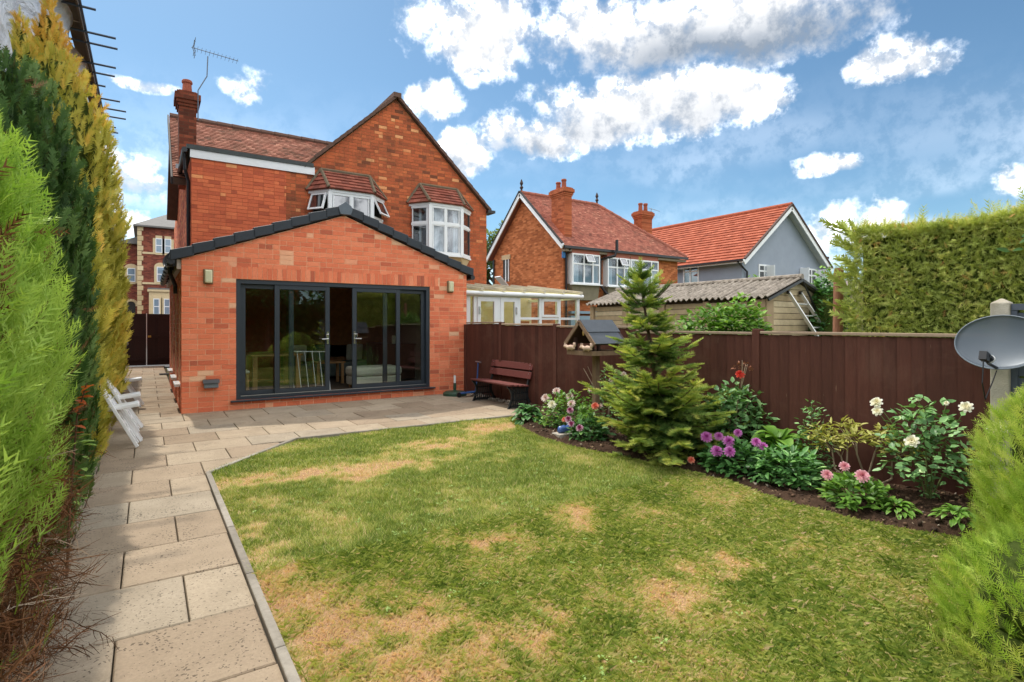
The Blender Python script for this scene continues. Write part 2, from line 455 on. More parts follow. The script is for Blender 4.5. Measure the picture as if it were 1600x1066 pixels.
# ================================================================== GROUND, PAVING, LAWN, BED
m, nt, p = nodes('earth'); P = pos(nt)
c = ramp(nt, noise(nt, 9, 8, 0.7, P), [(0.25, C(44, 34, 27)), (0.55, C(76, 58, 46)), (0.8, C(112, 90, 72))])
nt.links.new(c, p.inputs['Base Color']); p.inputs['Roughness'].default_value = 0.95; p.inputs['Specular IOR Level'].default_value = 0.1
nt.links.new(bump(nt, noise(nt, 40, 8, 0.75, P), 0.8, 0.03), p.inputs['Normal'])
M_SOIL = m
M_GROUND = plain('outer_ground', C(96, 100, 62), 0.95, 0.3, 0.7, spec=0.1)
g = B(); g.add([(-400, -400, -0.14), (400, -400, -0.14), (400, 400, -0.14), (-400, 400, -0.14)], [(0, 1, 2, 3)])
structure(g.build('ground', M_GROUND))
rd = B(); rd.add([(-60, 24.25, -.09), (60, 24.25, -.09), (60, 46.5, -.09), (-60, 46.5, -.09)], [(0, 1, 2, 3)]); structure(rd.build('road', plain('asphalt', (.07, .068, .066), .9, .2, 5, bmp=.3)))

# ---- paving: 600 mm concrete flags in half bond
m, nt, p = nodes('buff_concrete_flag'); P = pos(nt)
c = ramp(nt, attr(nt), [(0.0, C(152, 134, 113)), (0.35, C(167, 149, 127)), (0.7, C(176, 160, 138)), (1.0, C(164, 152, 134))])
n1 = noise(nt, 2.2, 7, 0.68, P, 0.3)
c = mixc(nt, 1.0, c, ramp(nt, n1, [(0.28, (0.76, 0.75, 0.73)), (0.72, (1.08, 1.08, 1.08))]), 'MULTIPLY')
n2 = noise(nt, 60, 4, 0.7, P)
c = mixc(nt, 1.0, c, ramp(nt, n2, [(0.3, (0.84,) * 3), (0.7, (1.08,) * 3)]), 'MULTIPLY')
# pitted riven surface: little dark holes, clustered
vo = nt.nodes.new('ShaderNodeTexVoronoi'); vo.inputs['Scale'].default_value = 48; vo.inputs['Randomness'].default_value = 1.0
wv = nt.nodes.new('ShaderNodeVectorMath'); wv.operation = 'ADD'
nz = nt.nodes.new('ShaderNodeTexNoise'); nz.inputs['Scale'].default_value = 26; nz.inputs['Detail'].default_value = 3; nt.links.new(P, nz.inputs['Vector'])
ms = nt.nodes.new('ShaderNodeVectorMath'); ms.operation = 'SCALE'; ms.inputs['Scale'].default_value = 0.05
nt.links.new(nz.outputs['Color'], ms.inputs[0]); nt.links.new(P, wv.inputs[0]); nt.links.new(ms.outputs[0], wv.inputs[1])
nt.links.new(wv.outputs[0], vo.inputs['Vector'])
clus = rng_map(nt, noise(nt, 3.0, 5, 0.65, P), 0.36, 0.66, 0.10, 0.36)
pit = rng_map(nt, mth(nt, 'SUBTRACT', vo.outputs['Distance'], clus), -0.06, 0.02, 1.0, 0.0)
c = mixc(nt, mth(nt, 'MULTIPLY', pit, 0.72), c, C(70, 62, 54))
nt.links.new(c, p.inputs['Base Color']); p.inputs['Roughness'].default_value = 0.9; p.inputs['Specular IOR Level'].default_value = 0.25
hh = mth(nt, 'SUBTRACT', mth(nt, 'ADD', mth(nt, 'MULTIPLY', n1, 0.6), mth(nt, 'MULTIPLY', n2, 0.3)), mth(nt, 'MULTIPLY', pit, 0.6))
nt.links.new(bump(nt, hh, 0.55, 0.006), p.inputs['Normal'])
M_FLAG = m
M_SAND = plain('bedding_sand', C(74, 66, 54), 0.95, 0.3, 12, spec=0.1)
KX = 0.487          # kerb line = left wall of the extension
LA, LB = (KX, 6.30), (1.585, 7.55)   # cut corner of the lawn
pv = B()
pv.add([(-1.0, -1.0, -0.035), (KX + 0.05, -1.0, -0.035), (KX + 0.05, 24.2, -0.035), (-1.0, 24.2, -0.035)], [(0, 1, 2, 3)])
pv.add([(KX + 0.05, 6.25, -0.036), (LB[0], 7.5, -0.036), (6.0, 7.5, -0.036), (6.0, 11.0, -0.036), (KX + 0.05, 11.0, -0.036)], [(0, 1, 2, 3, 4)])
pavement = structure(pv.build('pavement', M_SAND))
dl = (LB[0] - LA[0], LB[1] - LA[1])
HP_DIAG = (dl[1], -dl[0], dl[1] * LA[0] - dl[0] * LA[1])      # keep above the cut corner
def slab(poly, z=0.0):
    if len(poly) < 3 or area(poly) < 0.008: return
    tone = float(rng.random()); dz = z + float(rng.normal(0, 0.0012)); ch = 0.006
    cx = sum(q[0] for q in poly) / len(poly); cy = sum(q[1] for q in poly) / len(poly)
    tx, ty = rng.normal(0, 0.002, 2)
    zf = lambda q: dz + (q[0] - cx) * tx + (q[1] - cy) * ty
    n = len(poly)
    inner = []
    for q in poly:
        L = math.hypot(q[0] - cx, q[1] - cy); k = max(0.0, 1 - ch * 1.4 / max(L, 0.02)); inner.append((cx + (q[0] - cx) * k, cy + (q[1] - cy) * k))
    V = [(q[0], q[1], zf(q)) for q in inner] + [(q[0], q[1], zf(q) - ch) for q in poly] + [(q[0], q[1], -0.034) for q in poly]
    F = [tuple(range(n))]
    for i in range(n):
        j = (i + 1) % n
        F += [(i, i + n, j + n, j), (i + n, i + 2 * n, j + 2 * n, j + n)]
    b = B(); b.add(V, F, tone); b.build('paving_slab', M_FLAG, pavement)
PITCH = 0.61; J = 0.008
for r in range(-8, 29):
    y0 = 6.28 + PITCH * r; y1 = y0 + PITCH - J
    off = 0.0 if r % 2 == 0 else 0.305
    k = -5
    while True:
        x0 = KX + off + PITCH * k; x1 = x0 + PITCH - J; k += 1
        if x0 > 5.95: break
        if x1 < -0.9: continue
        poly = [(x0, y0), (x1, y0), (x1, y1), (x0, y1)]
        hps = [(-1, 0, 0.9), (0, -1, 1.0), (0, 1, 23.6)]
        if y1 < 6.31: hps.append((1, 0, KX - 0.004))
        elif y0 >= 10.5: hps.append((1, 0, 0.478))
        else:
            hps.append((1, 0, 5.96))
            if x0 < LB[0] - 0.02: hps.append(HP_DIAG)
            if x1 > LB[0] + 0.02: hps.append((0, -1, -(LB[1] + 0.0)))
        if y0 < 1.0 and x1 < -0.8: continue
        slab(clip(poly, hps))
for k in range(10):   # cut strip against the house
    slab([(KX + PITCH * k, 10.555), (min(5.95, KX + PITCH * (k + 1) - J), 10.555), (min(5.95, KX + PITCH * (k + 1) - J), 10.745), (KX + PITCH * k, 10.745)])

# ---- concrete edging round the lawn
M_KERB = toned('edging_concrete', [(0, C(140, 132, 120)), (1, C(168, 160, 148))], 0.9, 0.25, 25, 0.4, dirt=C(90, 84, 72), dirt_amt=0.5)
edge = structure(B().add([(KX, -1, -0.05), (KX + 0.045, -1, -0.05), (KX + 0.045, 6.3, -0.05), (KX, 6.3, -0.05)], [(0, 1, 2, 3)]).build('lawn_kerb', M_KERB))
def kerb_run(a, b, n):
    a = Vector((*a, 0)); b = Vector((*b, 0))
    d = (b - a) / n; dn = d.normalized(); sd_ = Vector((dn.y, -dn.x, 0)) * 0.0235
    for i in range(n):
        bb = B(); c0 = a + d * (i + 0.5) + sd_ + Vector((0, 0, -0.055 + random.uniform(-.003, .003)))
        bb.obox(c0, d * 0.5 - dn * 0.003, sd_, Vector((0, 0, 0.078)), random.random())
        bb.build('kerb_stone', M_KERB, edge, bevel=0.006)
kerb_run((KX, -0.9), LA, 8); kerb_run(LA, LB, 2)
kerb_run((LB[0] + 0.01, LB[1] - 0.0), (4.95, 7.53), 4)

# ---- lawn
BED = [(4.95, 7.5), (4.55, 6.7), (4.33, 5.9), (4.33, 5.2), (4.45, 4.6), (4.57, 3.9), (4.57, 3.2), (4.45, 2.5), (4.53, 1.85), (4.73, 1.35), (5.03, 0.9), (5.33, 0.3), (5.53, -1.0)]
by = np.array([q[1] for q in BED][::-1]); bxs = np.array([q[0] for q in BED][::-1])
def bed_edge(y): return np.interp(y, by, bxs)
def lawn_inside(x, y):
    ok = (x > KX + 0.05) & (y < 7.52) & (x < bed_edge(y)) & (y > -6)
    ok &= ~((x < LB[0] + .02) & (dl[1] * (x - 0.04) - dl[0] * (y + 0.0) < dl[1] * LA[0] - dl[0] * LA[1]))
    return ok
PATCH = [(1.15, 5.75, .75, .28, 1.0), (2.2, 5.5, .7, .22, .9), (2.9, 6.35, .6, .3, 1.0), (4.1, 6.9, .6, .35, .8), (0.62, 3.6, .14, 1.2, .95), (0.72, 2.7, .25, .5, .9),
         (1.9, 3.35, .35, .16, .8), (2.75, 3.3, .22, .18, .9), (1.15, 2.6, .3, .22, .8), (3.0, 2.2, .28, .14, .8), (2.4, 2.0, .3, .16, .6), (2.0, 4.1, .3, .14, .5), (1.6, 2.2, .4, .25, .7),
         (3.3, 3.0, .15, .25, .6), (3.7, 2.0, .18, .14, .6), (3.3, 5.3, .35, .2, .5), (0.8, 4.7, .3, .35, .55), (0.9, 2.1, .35, .3, .9)]
def dryness(x, y):
    d = np.zeros_like(x)
    wx = x + (fbm(x, y, 3.0, 11) - .5) * 0.5; wy = y + (fbm(x, y, 3.0, 21) - .5) * 0.5
    for (cx, cy, rx, ry, s) in PATCH:
        r = np.sqrt(((wx - cx) / rx) ** 2 + ((wy - cy) / ry) ** 2)
        d = np.maximum(d, s * np.clip(1.5 - r, 0, 1))
    n = fbm(x, y, 1.7, 31, 5); n2 = fbm(x, y, 8.0, 41, 3)
    n3 = fbm(x, y, 22.0, 43, 2)
    d = d * np.clip(-0.15 + 1.75 * n2, 0.1, 1.0) + np.clip((n - .5) * 2.0, 0, .4) + (n2 - .5) * 0.55 + (n3 - .5) * .35
    return np.clip(d, 0, 1)
m, nt, p = nodes('lawn_thatch'); P = pos(nt)
t = attr(nt)
nn = noise(nt, 90, 5, 0.7, P)
c = ramp(nt, t, [(0.1, C(128, 138, 66)), (0.45, C(168, 158, 96)), (0.8, C(206, 172, 128)), (1.0, C(190, 152, 116))])
c = mixc(nt, 1.0, c, ramp(nt, nn, [(0.3, (0.62,) * 3), (0.7, (1.12,) * 3)]), 'MULTIPLY')
nt.links.new(c, p.inputs['Base Color']); p.inputs['Roughness'].default_value = 0.95; p.inputs['Specular IOR Level'].default_value = 0.1
nt.links.new(bump(nt, nn, 0.9, 0.02), p.inputs['Normal'])
M_LAWN = m
ys = np.arange(-6, 7.56, 0.06); n_u = 90
V = []; T = []
for y in ys:
    xl = KX + 0.04
    if y > LA[1]: xl = LA[0] + (y - LA[1]) / dl[1] * dl[0] + 0.03
    xr = float(bed_edge(y)) if y > -1 else 5.6
    xs = np.linspace(xl, xr, n_u); yy = np.full(n_u, y)
    z = -0.012 + (fbm(xs, yy, 1.2, 3) - .5) * 0.05
    z = z * np.clip((xr - xs) * 6, 0.0, 1) * np.clip((xs - xl) * 8, 0.3, 1)
    V.append(np.stack([xs, yy, z], 1)); T.append(dryness(xs, yy))
V = np.concatenate(V); T = np.concatenate(T); nr = len(ys)
i = np.arange(nr - 1)[:, None] * n_u + np.arange(n_u - 1)[None]; i = i.ravel()
structure(np_mesh('lawn', V, np.stack([i, i + 1, i + n_u + 1, i + n_u], 1), M_LAWN, tone=T, smooth=True))
# blades: nearer ground carries more of them
M_GRASS = foliage('grass_blade', [(0.0, C(98, 122, 52)), (0.3, C(148, 164, 76)), (0.5, C(188, 192, 104)), (0.7, C(222, 202, 150)), (1.0, C(236, 200, 166))], 0.35, 0.6, 0.15)
def blade_field(n, ymin, ymax, hgt, wid, bent):
    x = rng.uniform(KX, 5.0, n); y = rng.uniform(ymin, ymax, n)
    # keep what the lens can see, plus a margin
    s_, c_ = math.sin(R(33.5)), math.cos(R(33.5)); dep = x * s_ + y * c_; lat = x * c_ - y * s_
    ok = lawn_inside(x, y) & (dep > 1.7) & (np.abs(lat) < dep * 1.12 + 0.4)
    x, y = x[ok], y[ok]; dep = dep[ok]
    d = dryness(x, y); keep = rng.random(len(x)) > np.clip((d - .35) * 0.95, 0, .58)
    x, y, d, dep = x[keep], y[keep], d[keep], dep[keep]; n = len(x)
    z = -0.012 + (fbm(x, y, 1.2, 3) - .5) * 0.05
    clump = fbm(x, y, 14, 51, 2); lush = fbm(x, y, 2.2, 61, 3)
    h = hgt * (0.5 + rng.random(n)) * (0.55 + 0.9 * clump) * (1 - 0.45 * d)
    a = rng.uniform(0, 2 * math.pi, n); lean = rng.uniform(0.35, 1.5, n)
    w = wid * (0.7 + .6 * rng.random(n)) * (0.75 + dep * 0.11)
    base = np.stack([x, y, z - .004], 1); du = np.stack([np.cos(a), np.sin(a), 0 * a], 1); dv = np.stack([-np.sin(a), np.cos(a), 0 * a], 1)
    mid = base + du * (h * lean * .30)[:, None] + np.array([0, 0, 1.0]) * (h * .72)[:, None]
    tip = base + du * (h * lean)[:, None] + np.array([0, 0, 1.0]) * h[:, None] * 0.95
    if not bent:
        V = np.stack([base - dv * w[:, None], base + dv * w[:, None], tip], 1).reshape(-1, 3); F = np.arange(3 * n).reshape(n, 3)
    else:
        V = np.stack([base - dv * w[:, None], base + dv * w[:, None], mid + dv * w[:, None] * .7, tip], 1).reshape(-1, 3)
        k = np.arange(n) * 4; F = np.concatenate([np.stack([k, k + 1, k + 2], 1), np.stack([k, k + 2, k + 3], 1)])
    t = np.clip((.27 if bent else .20) + (rng.random(n) - .5) * .52 + d * .62 + (.5 - lush) * .3 + (rng.random(n) < .10) * .40, 0, 1)
    return V, F, np.repeat(t, 4 if bent else 3)
parts = [blade_field(300000, 0.8, 3.6, 0.033, 0.0021, True), blade_field(200000, 3.4, 5.6, 0.033, 0.0026, False), blade_field(130000, 5.4, 7.6, 0.034, 0.0032, False)]
# ragged longer fringe along the kerb and the bed
n = 9000; y = rng.uniform(1.2, 7.4, n); side = rng.random(n) < .5
x = np.where(side, KX + .06 + np.abs(rng.normal(0, .03, n)), bed_edge(y) - np.abs(rng.normal(0, .04, n)) + .02)
ok = side & (y < 6.2) | ~side; ok &= rng.random(n) > np.where(side, .86, .1)
x, y = x[ok], y[ok]; n = len(x); a = rng.uniform(0, 6.28, n); h = .018 + .02 * rng.random(n)
base = np.stack([x, y, np.full(n, -.012)], 1); du = np.stack([np.cos(a), np.sin(a), 0 * a], 1); dv = np.stack([-np.sin(a), np.cos(a), 0 * a], 1)
V = np.stack([base - dv * .0011, base + dv * .0011, base + du * (h * .4)[:, None] + dv * .0008 + np.array([0, 0, 1.]) * (h * .7)[:, None], base + du * (h * 1.1)[:, None] + np.array([0, 0, 1.]) * (h * .9)[:, None]], 1).reshape(-1, 3)
k = np.arange(n) * 4
parts.append((V, np.concatenate([np.stack([k, k + 1, k + 2], 1), np.stack([k, k + 2, k + 3], 1)]), np.repeat(np.clip(.3 + .4 * (rng.random(n) - .3), 0, 1), 4)))
V, F, T = merge(parts)
stuff(tag(np_mesh('grass', V, F, M_GRASS, tone=T), 'short patchy green and straw coloured grass of the garden lawn', 'grass'))
# clover and plantain rosettes in the lawn
LEAF4 = (np.array([[0, 0, 0], [.5, -.32, .10], [1, 0, .02], [.5, .32, .10]]), np.array([[0, 1, 2, 3]]))
n = 520; cx = rng.uniform(.7, 4.6, n); cy = rng.uniform(1.2, 7.3, n)
ok = lawn_inside(cx, cy) & (fbm(cx, cy, .9, 77, 3) > .5) & (dryness(cx, cy) < .45); cx, cy = cx[ok], cy[ok]
per = 7; X = np.repeat(cx, per) + rng.normal(0, .012, len(cx) * per); Y = np.repeat(cy, per) + rng.normal(0, .012, len(cx) * per); nn_ = len(X)
a = rng.uniform(0, 6.28, nn_)
V, F, T = scatter(LEAF4, np.stack([X, Y, np.full(nn_, .004) + rng.random(nn_) * .012], 1), np.stack([np.cos(a), np.sin(a), .25 + 0 * a], 1), np.tile([0, 0, 1.], (nn_, 1)), .011 + .013 * rng.random(nn_), .35 + .3 * rng.random(nn_))
M_CLOVER = foliage('clover', [(0, C(110, 146, 70)), (.6, C(160, 186, 104)), (1, C(196, 212, 140))], .25)
stuff(tag(np_mesh('clover', V, F, M_CLOVER, tone=T), 'pale green clover and weeds scattered in the lawn', 'weeds'))

# ---- flower bed: raked dark earth with clods
ys = np.arange(-1, 8.3, 0.05); n_u = 44; V = []
for y in ys:
    xl = float(bed_edge(min(y, 7.5))) - .05 if y < 7.5 else 5.2 + (y - 7.5) * .6
    xs = np.linspace(xl, 5.98, n_u); yy = np.full(n_u, y)
    e = np.clip((xs - xl) * 5, 0, 1)
    z = -0.045 + e * (.035 + .05 * fbm(xs, yy, 2.0, 91) + .07 * fbm(xs, yy, 9.0, 95, 3) ** 1.5)
    z += .10 * np.exp(-(((xs - 5.35) / .35) ** 2 + ((yy - 1.5) / .4) ** 2)) * (0.6 + .8 * fbm(xs, yy, 12, 99, 2))
    V.append(np.stack([xs, yy, z], 1))
BEDV = np.concatenate(V); nr = len(ys)
def bed_z(x, y): return float(BEDV[np.argmin((BEDV[:, 0] - x) ** 2 + (BEDV[:, 1] - y) ** 2), 2])
i = (np.arange(nr - 1)[:, None] * n_u + np.arange(n_u - 1)[None]).ravel()
structure(np_mesh('flower_bed', BEDV, np.stack([i, i + 1, i + n_u + 1, i + n_u], 1), M_SOIL, smooth=False))
# clods, bark and pebbles
n = 6500; k = rng.integers(0, len(BEDV), n); pz = BEDV[k] + rng.normal(0, .02, (n, 3)) * [1, 1, 0]
OCT = (np.array([[1, 0, 0], [-1, 0, 0], [0, 1, 0], [0, -1, 0], [0, 0, 1], [0, 0, -1]]) * .5, np.array([[0, 2, 4], [2, 1, 4], [1, 3, 4], [3, 0, 4], [2, 0, 5], [1, 2, 5], [3, 1, 5], [0, 3, 5]]))
V, F, T = scatter(OCT, pz, rng.normal(0, 1, (n, 3)), rng.normal(0, 1, (n, 3)), .014 + .045 * rng.random(n) ** 3, rng.random(n) ** 2.2, wscale=.010 + .026 * rng.random(n))
M_CLOD = toned('soil_clod', [(0, C(62, 47, 36)), (.5, C(104, 80, 62)), (.85, C(150, 126, 100)), (1, C(190, 178, 160))], .95, .3, 60, .5)
stuff(tag(np_mesh('soil_clods', V, F, M_CLOD, tone=T), 'crumbly clods and pebbles on the dark flower bed', 'soil'))
# ================================================================== BUILDINGS
def lay_bricks(u0, u1, z0, z1, hps, holes, ch, L, seed, pale=0.05):
    """stretcher bond with scattered headers; returns [(poly(u,z), tone)]"""
    rr = random.Random(seed); out = []; j = 0.011
    nrow = int(math.ceil((z1 - z0) / ch))
    for r in range(nrow):
        za = z0 + r * ch; zb = za + ch - j
        u = u0 - (L / 2 if r % 2 else 0) - rr.choice((0, L / 2, 0))
        while u < u1:
            w = L if rr.random() > 0.22 else L / 2
            a, b = max(u, u0), min(u + w - j, u1); u += w
            if b - a < 0.02: continue
            segs = [(a, b)]
            for (ha, hb, hc, hd) in holes:
                if min(zb, hd) - max(za, hc) < 0.4 * ch: continue
                ns = []
                for (s0, s1) in segs:
                    if hb <= s0 or ha >= s1: ns.append((s0, s1)); continue
                    if s0 < ha: ns.append((s0, ha))
                    if s1 > hb: ns.append((hb, s1))
                segs = ns
            for (s0, s1) in segs:
                if s1 - s0 < 0.02: continue
                e = rr.uniform(-.0012, .0012)
                q = clip([(s0, za + e), (s1, za + e + rr.uniform(-.0012, .0012)), (s1, zb + e), (s0, zb + e)], hps)
                if len(q) >= 3 and area(q) > 0.0012:
                    t = min(1, max(0, rr.gauss(.48, .15)))
                    if rr.random() < pale: t = rr.uniform(.85, 1)
                    elif rr.random() < .045: t = rr.uniform(.05, .2)
                    out.append((q, t))
    return out
def raise_bricks(items, O, U, N, mat, parent, limit=300, proud=0.006, seed=1):
    """the nearest `limit` bricks as parts of their own, the others joined"""
    rr = random.Random(seed); O, U, N = Vector(O), Vector(U), Vector(N); Zv = Vector((0, 0, 1)); rest = B(); made = []
    for q, t in items:
        d = proud + rr.uniform(-.0018, .0018)
        pts = [O + U * a + Zv * z + N * d for a, z in q]
        c = sum(pts, Vector()) / len(pts)
        made.append(((c - Vector((0, 0, 1.5))).length, pts, d, t))
    made.sort(key=lambda k: k[0])
    for i, (_, pts, d, t) in enumerate(made):
        if i < limit:
            B().prism(pts, N, d - 0.0005, t).build('brick', mat, parent)
        else: rest.prism(pts, N, d - 0.0005, t)
    if rest.v: stuff(rest.build('brickwork', mat, parent))

def tile_slope(bld, O, U, Vv, hps, w, gauge, lift=0.022, seed=3, bond=True, roll=0.0):
    """overlapping tiles on a slope; O eave corner, U along the eave, Vv up the slope; clipped by half planes in (u,v)"""
    rr = random.Random(seed); O, U, Vv = Vector(O), Vector(U).normalized(), Vector(Vv).normalized(); N = U.cross(Vv)
    us = []; vs = []
    big = clip([(-60, -1), (60, -1), (60, 60), (-60, 60)], hps)
    u0, u1 = min(q[0] for q in big), max(q[0] for q in big); v0, v1 = min(q[1] for q in big), max(q[1] for q in big)
    for r in range(int((v1 - v0) / gauge) + 1):
        va = v0 + r * gauge; vb = va + gauge * 1.08
        k = u0 - (w / 2 if (r % 2 and bond) else 0)
        while k < u1:
            e = rr.uniform(-.002, .002)
            q = clip([(k + .0015, va + e), (k + w - .0015, va + e), (k + w - .0015, vb), (k + .0015, vb)], hps); k += w
            if len(q) < 3 or area(q) < 2e-4: continue
            t = min(1, max(0, rr.gauss(.5, .2))); le = lift + rr.uniform(-.003, .004)
            f = lambda p: O + U * p[0] + Vv * p[1] + N * (le * (1 - (p[1] - va) / (vb - va)) + .004)
            top = [f(p) for p in q]; bot = [O + U * p[0] + Vv * p[1] - N * .004 for p in q]; n = len(q)
            bld.add(top + bot, [tuple(range(n))] + [(i, i + n, (i + 1) % n + n, (i + 1) % n) for i in range(n)], t)

def casement(name, O, U, N, w, h, parent, mat=None, bars=(), transoms=(), fr=0.06, dep=0.06, gl=None, sill=True, back=True, open_top=None):
    """window in a wall: frame (> sill), each pane. O lower left corner on the wall face, N outwards"""
    mat = mat or M_WHITE; gl = gl or M_GLASSD
    O, U, N = Vector(O), Vector(U).normalized(), Vector(N).normalized(); Z = Vector((0, 0, 1))
    f = B()
    def bar(a0, a1, b0, b1, dd=0.0):
        f.obox(O + U * (a0 + a1) / 2 + Z * (b0 + b1) / 2 + N * (dep / 2 - .03 + dd), U * (a1 - a0) / 2, Z * (b1 - b0) / 2, N * (dep / 2))
    bar(0, fr, 0, h); bar(w - fr, w, 0, h); bar(fr, w - fr, 0, fr); bar(fr, w - fr, h - fr, h)
    xs = [0] + list(bars) + [w]; zs = [0] + list(transoms) + [h]
    for x in bars: bar(x - fr * .55, x + fr * .55, fr, h - fr, -.001)
    for z in transoms: bar(fr, w - fr, z - fr * .5, z + fr * .5, -.002)
    fo = f.build(name, mat, parent)
    if sill:
        B().obox(O + U * w / 2 + Z * (-.03) + N * .05, U * (w / 2 + .06), Z * .028, N * .1).build('sill', mat, fo)
    for i in range(len(xs) - 1):
        for k in range(len(zs) - 1):
            a0 = xs[i] + (fr if i == 0 else fr * .55); a1 = xs[i + 1] - (fr if i == len(xs) - 2 else fr * .55)
            b0 = zs[k] + (fr if k == 0 else fr * .5); b1 = zs[k + 1] - (fr if k == len(zs) - 2 else fr * .5)
            B().obox(O + U * (a0 + a1) / 2 + Z * (b0 + b1) / 2 + N * (-.012), U * (a1 - a0) / 2, Z * (b1 - b0) / 2, N * .006).build('pane', gl, fo)
    return fo
def open_light(O, U, N, w, h, ang, parent, fr=.045, mat=None):
    """a top hung sash standing open"""
    O, U, N = Vector(O), Vector(U).normalized(), Vector(N).normalized(); Z = Vector((0, 0, 1))
    down = (-Z * math.cos(ang) + N * math.sin(ang)).normalized(); nn = U.cross(-down).normalized()
    if nn.dot(N) < 0: nn = -nn
    T = O + Z * h
    f = B()
    for (a0, a1, b0, b1) in ((0, fr, 0, h), (w - fr, w, 0, h), (fr, w - fr, 0, fr), (fr, w - fr, h - fr, h)):
        f.obox(T + U * (a0 + a1) / 2 + down * (b0 + b1) / 2 + nn * .03, U * (a1 - a0) / 2, down * (b1 - b0) / 2, nn * .02)
    o = f.build('open_sash', mat or M_WHITE, parent)
    B().obox(T + U * w / 2 + down * h / 2 + nn * .03, U * (w / 2 - fr), down * (h / 2 - fr), nn * .005).build('pane', M_GLASSD, o)
    return o

# ---------------------------------------------------------------- rear extension
EY = 10.75; EX0, EX1 = 0.48, 5.90; RX, RZ = 3.20, 3.62; EZ = 2.60
BK_EXT = [(0.0, C(176, 96, 72)), (0.2, C(214, 112, 80)), (0.5, C(234, 130, 92)), (0.8, C(242, 148, 110)), (1.0, C(238, 192, 154))]
M_BEXT = toned('extension_brick', BK_EXT, 0.9, 0.16, 45, 0.5, dirt=C(190, 104, 76), dirt_amt=0.3)
M_MEXT = plain('extension_mortar', C(240, 186, 148), 0.95, 0.12, 14, bmp=0.3, spec=0.2)
ext = thing('house_extension', 'single storey orange brick extension with grey sliding doors and low gable', 'extension', (3.2, EY, 0))
roofz = lambda x: RZ - abs(x - RX) * (RZ - EZ) / (RX - EX0 if x < RX else EX1 - RX)
DX0, DX1, DZ0, DZ1 = 1.30, 5.02, 0.17, 2.30
w = B()
# front wall with the door opening, then side and back walls
def wallpiece(poly, n, dep): w.prism(poly, n, dep)
F3 = lambda pts: [(x, EY, z) for x, z in pts]
wallpiece(F3([(EX0, -.05), (DX0, -.05), (DX0, roofz(DX0)), (EX0, EZ)]), (0, -1, 0), .28)
wallpiece(F3([(DX1, -.05), (EX1, -.05), (EX1, EZ), (DX1, roofz(DX1))]), (0, -1, 0), .28)
wallpiece(F3([(DX0, DZ1), (DX1, DZ1), (DX1, roofz(DX1)), (RX, RZ), (DX0, roofz(DX0))]), (0, -1, 0), .28)
wallpiece(F3([(DX0, -.05), (DX1, -.05), (DX1, DZ0 - .03), (DX0, DZ0 - .03)]), (0, -1, 0), .28)
SW = [(11.15, 11.75), (12.6, 13.3), (14.5, 15.3)]; SZ0, SZ1 = .47, 2.12
yy = EY + .28
for (a, b) in SW + [(16.6, 16.6)]:
    wallpiece([(EX0, yy, -.05), (EX0, a, -.05), (EX0, a, EZ), (EX0, yy, EZ)], (-1, 0, 0), .28)
    if b > a:
        wallpiece([(EX0, a, -.05), (EX0, b, -.05), (EX0, b, SZ0), (EX0, a, SZ0)], (-1, 0, 0), .28)
        wallpiece([(EX0, a, SZ1), (EX0, b, SZ1), (EX0, b, EZ), (EX0, a, EZ)], (-1, 0, 0), .28)
    yy = b
wallpiece([(EX1, EY + .28, -.05), (EX1, 14.7, -.05), (EX1, 14.7, EZ), (EX1, EY + .28, EZ)], (1, 0, 0), .28)
w.build('wall', M_MEXT, ext)
sl = (RZ - EZ) / (RX - EX0); sr = (RZ - EZ) / (EX1 - RX)
gab = [(-sl, 1, EZ - sl * EX0 - .01), (sr, 1, EZ + sr * EX1 - .01)]
items = lay_bricks(EX0, EX1, 0.0, RZ, gab, [(DX0, DX1, -1 if False else DZ0 - .03, DZ1), (DX0 - .23, DX1 + .23, DZ1, DZ1 + .236)], .0895, .238, 5)
for i in range(int((DX1 - DX0 + .46) / .083)):          # soldier course over the doors
    a = DX0 - .23 + i * .083; items.append(([(a, DZ1 + .004), (a + .074, DZ1 + .004), (a + .074, DZ1 + .228), (a, DZ1 + .228)], min(1, max(0, random.gauss(.5, .22)))))
raise_bricks(items, (0, EY, 0), (1, 0, 0), (0, -1, 0), M_BEXT, ext, 300)
items = lay_bricks(EY, 16.6, 0.0, EZ, [], [(a, b, SZ0, SZ1) for a, b in SW], .0895, .238, 9)
raise_bricks(items, (EX0, 0, 0), (0, 1, 0), (-1, 0, 0), M_BEXT, ext, 0)
items = lay_bricks(EY, 14.7, 0.0, EZ, [], [], .0895, .238, 19)
raise_bricks(items, (EX1, 0, 0), (0, 1, 0), (1, 0, 0), M_BEXT, ext, 0)
for (a, b) in SW:
    casement('side_window', (EX0 + .09, a, SZ0), (0, 1, 0), (-1, 0, 0), b - a, SZ1 - SZ0, ext, transoms=(), bars=(), fr=.06, gl=M_GLASS, sill=False)
    B().box(EX0 - .09, EX0 + .09, a - .04, b + .04, SZ0 - .05, SZ0 - .002).build('window_sill', M_WHITE, ext, bevel=.006)
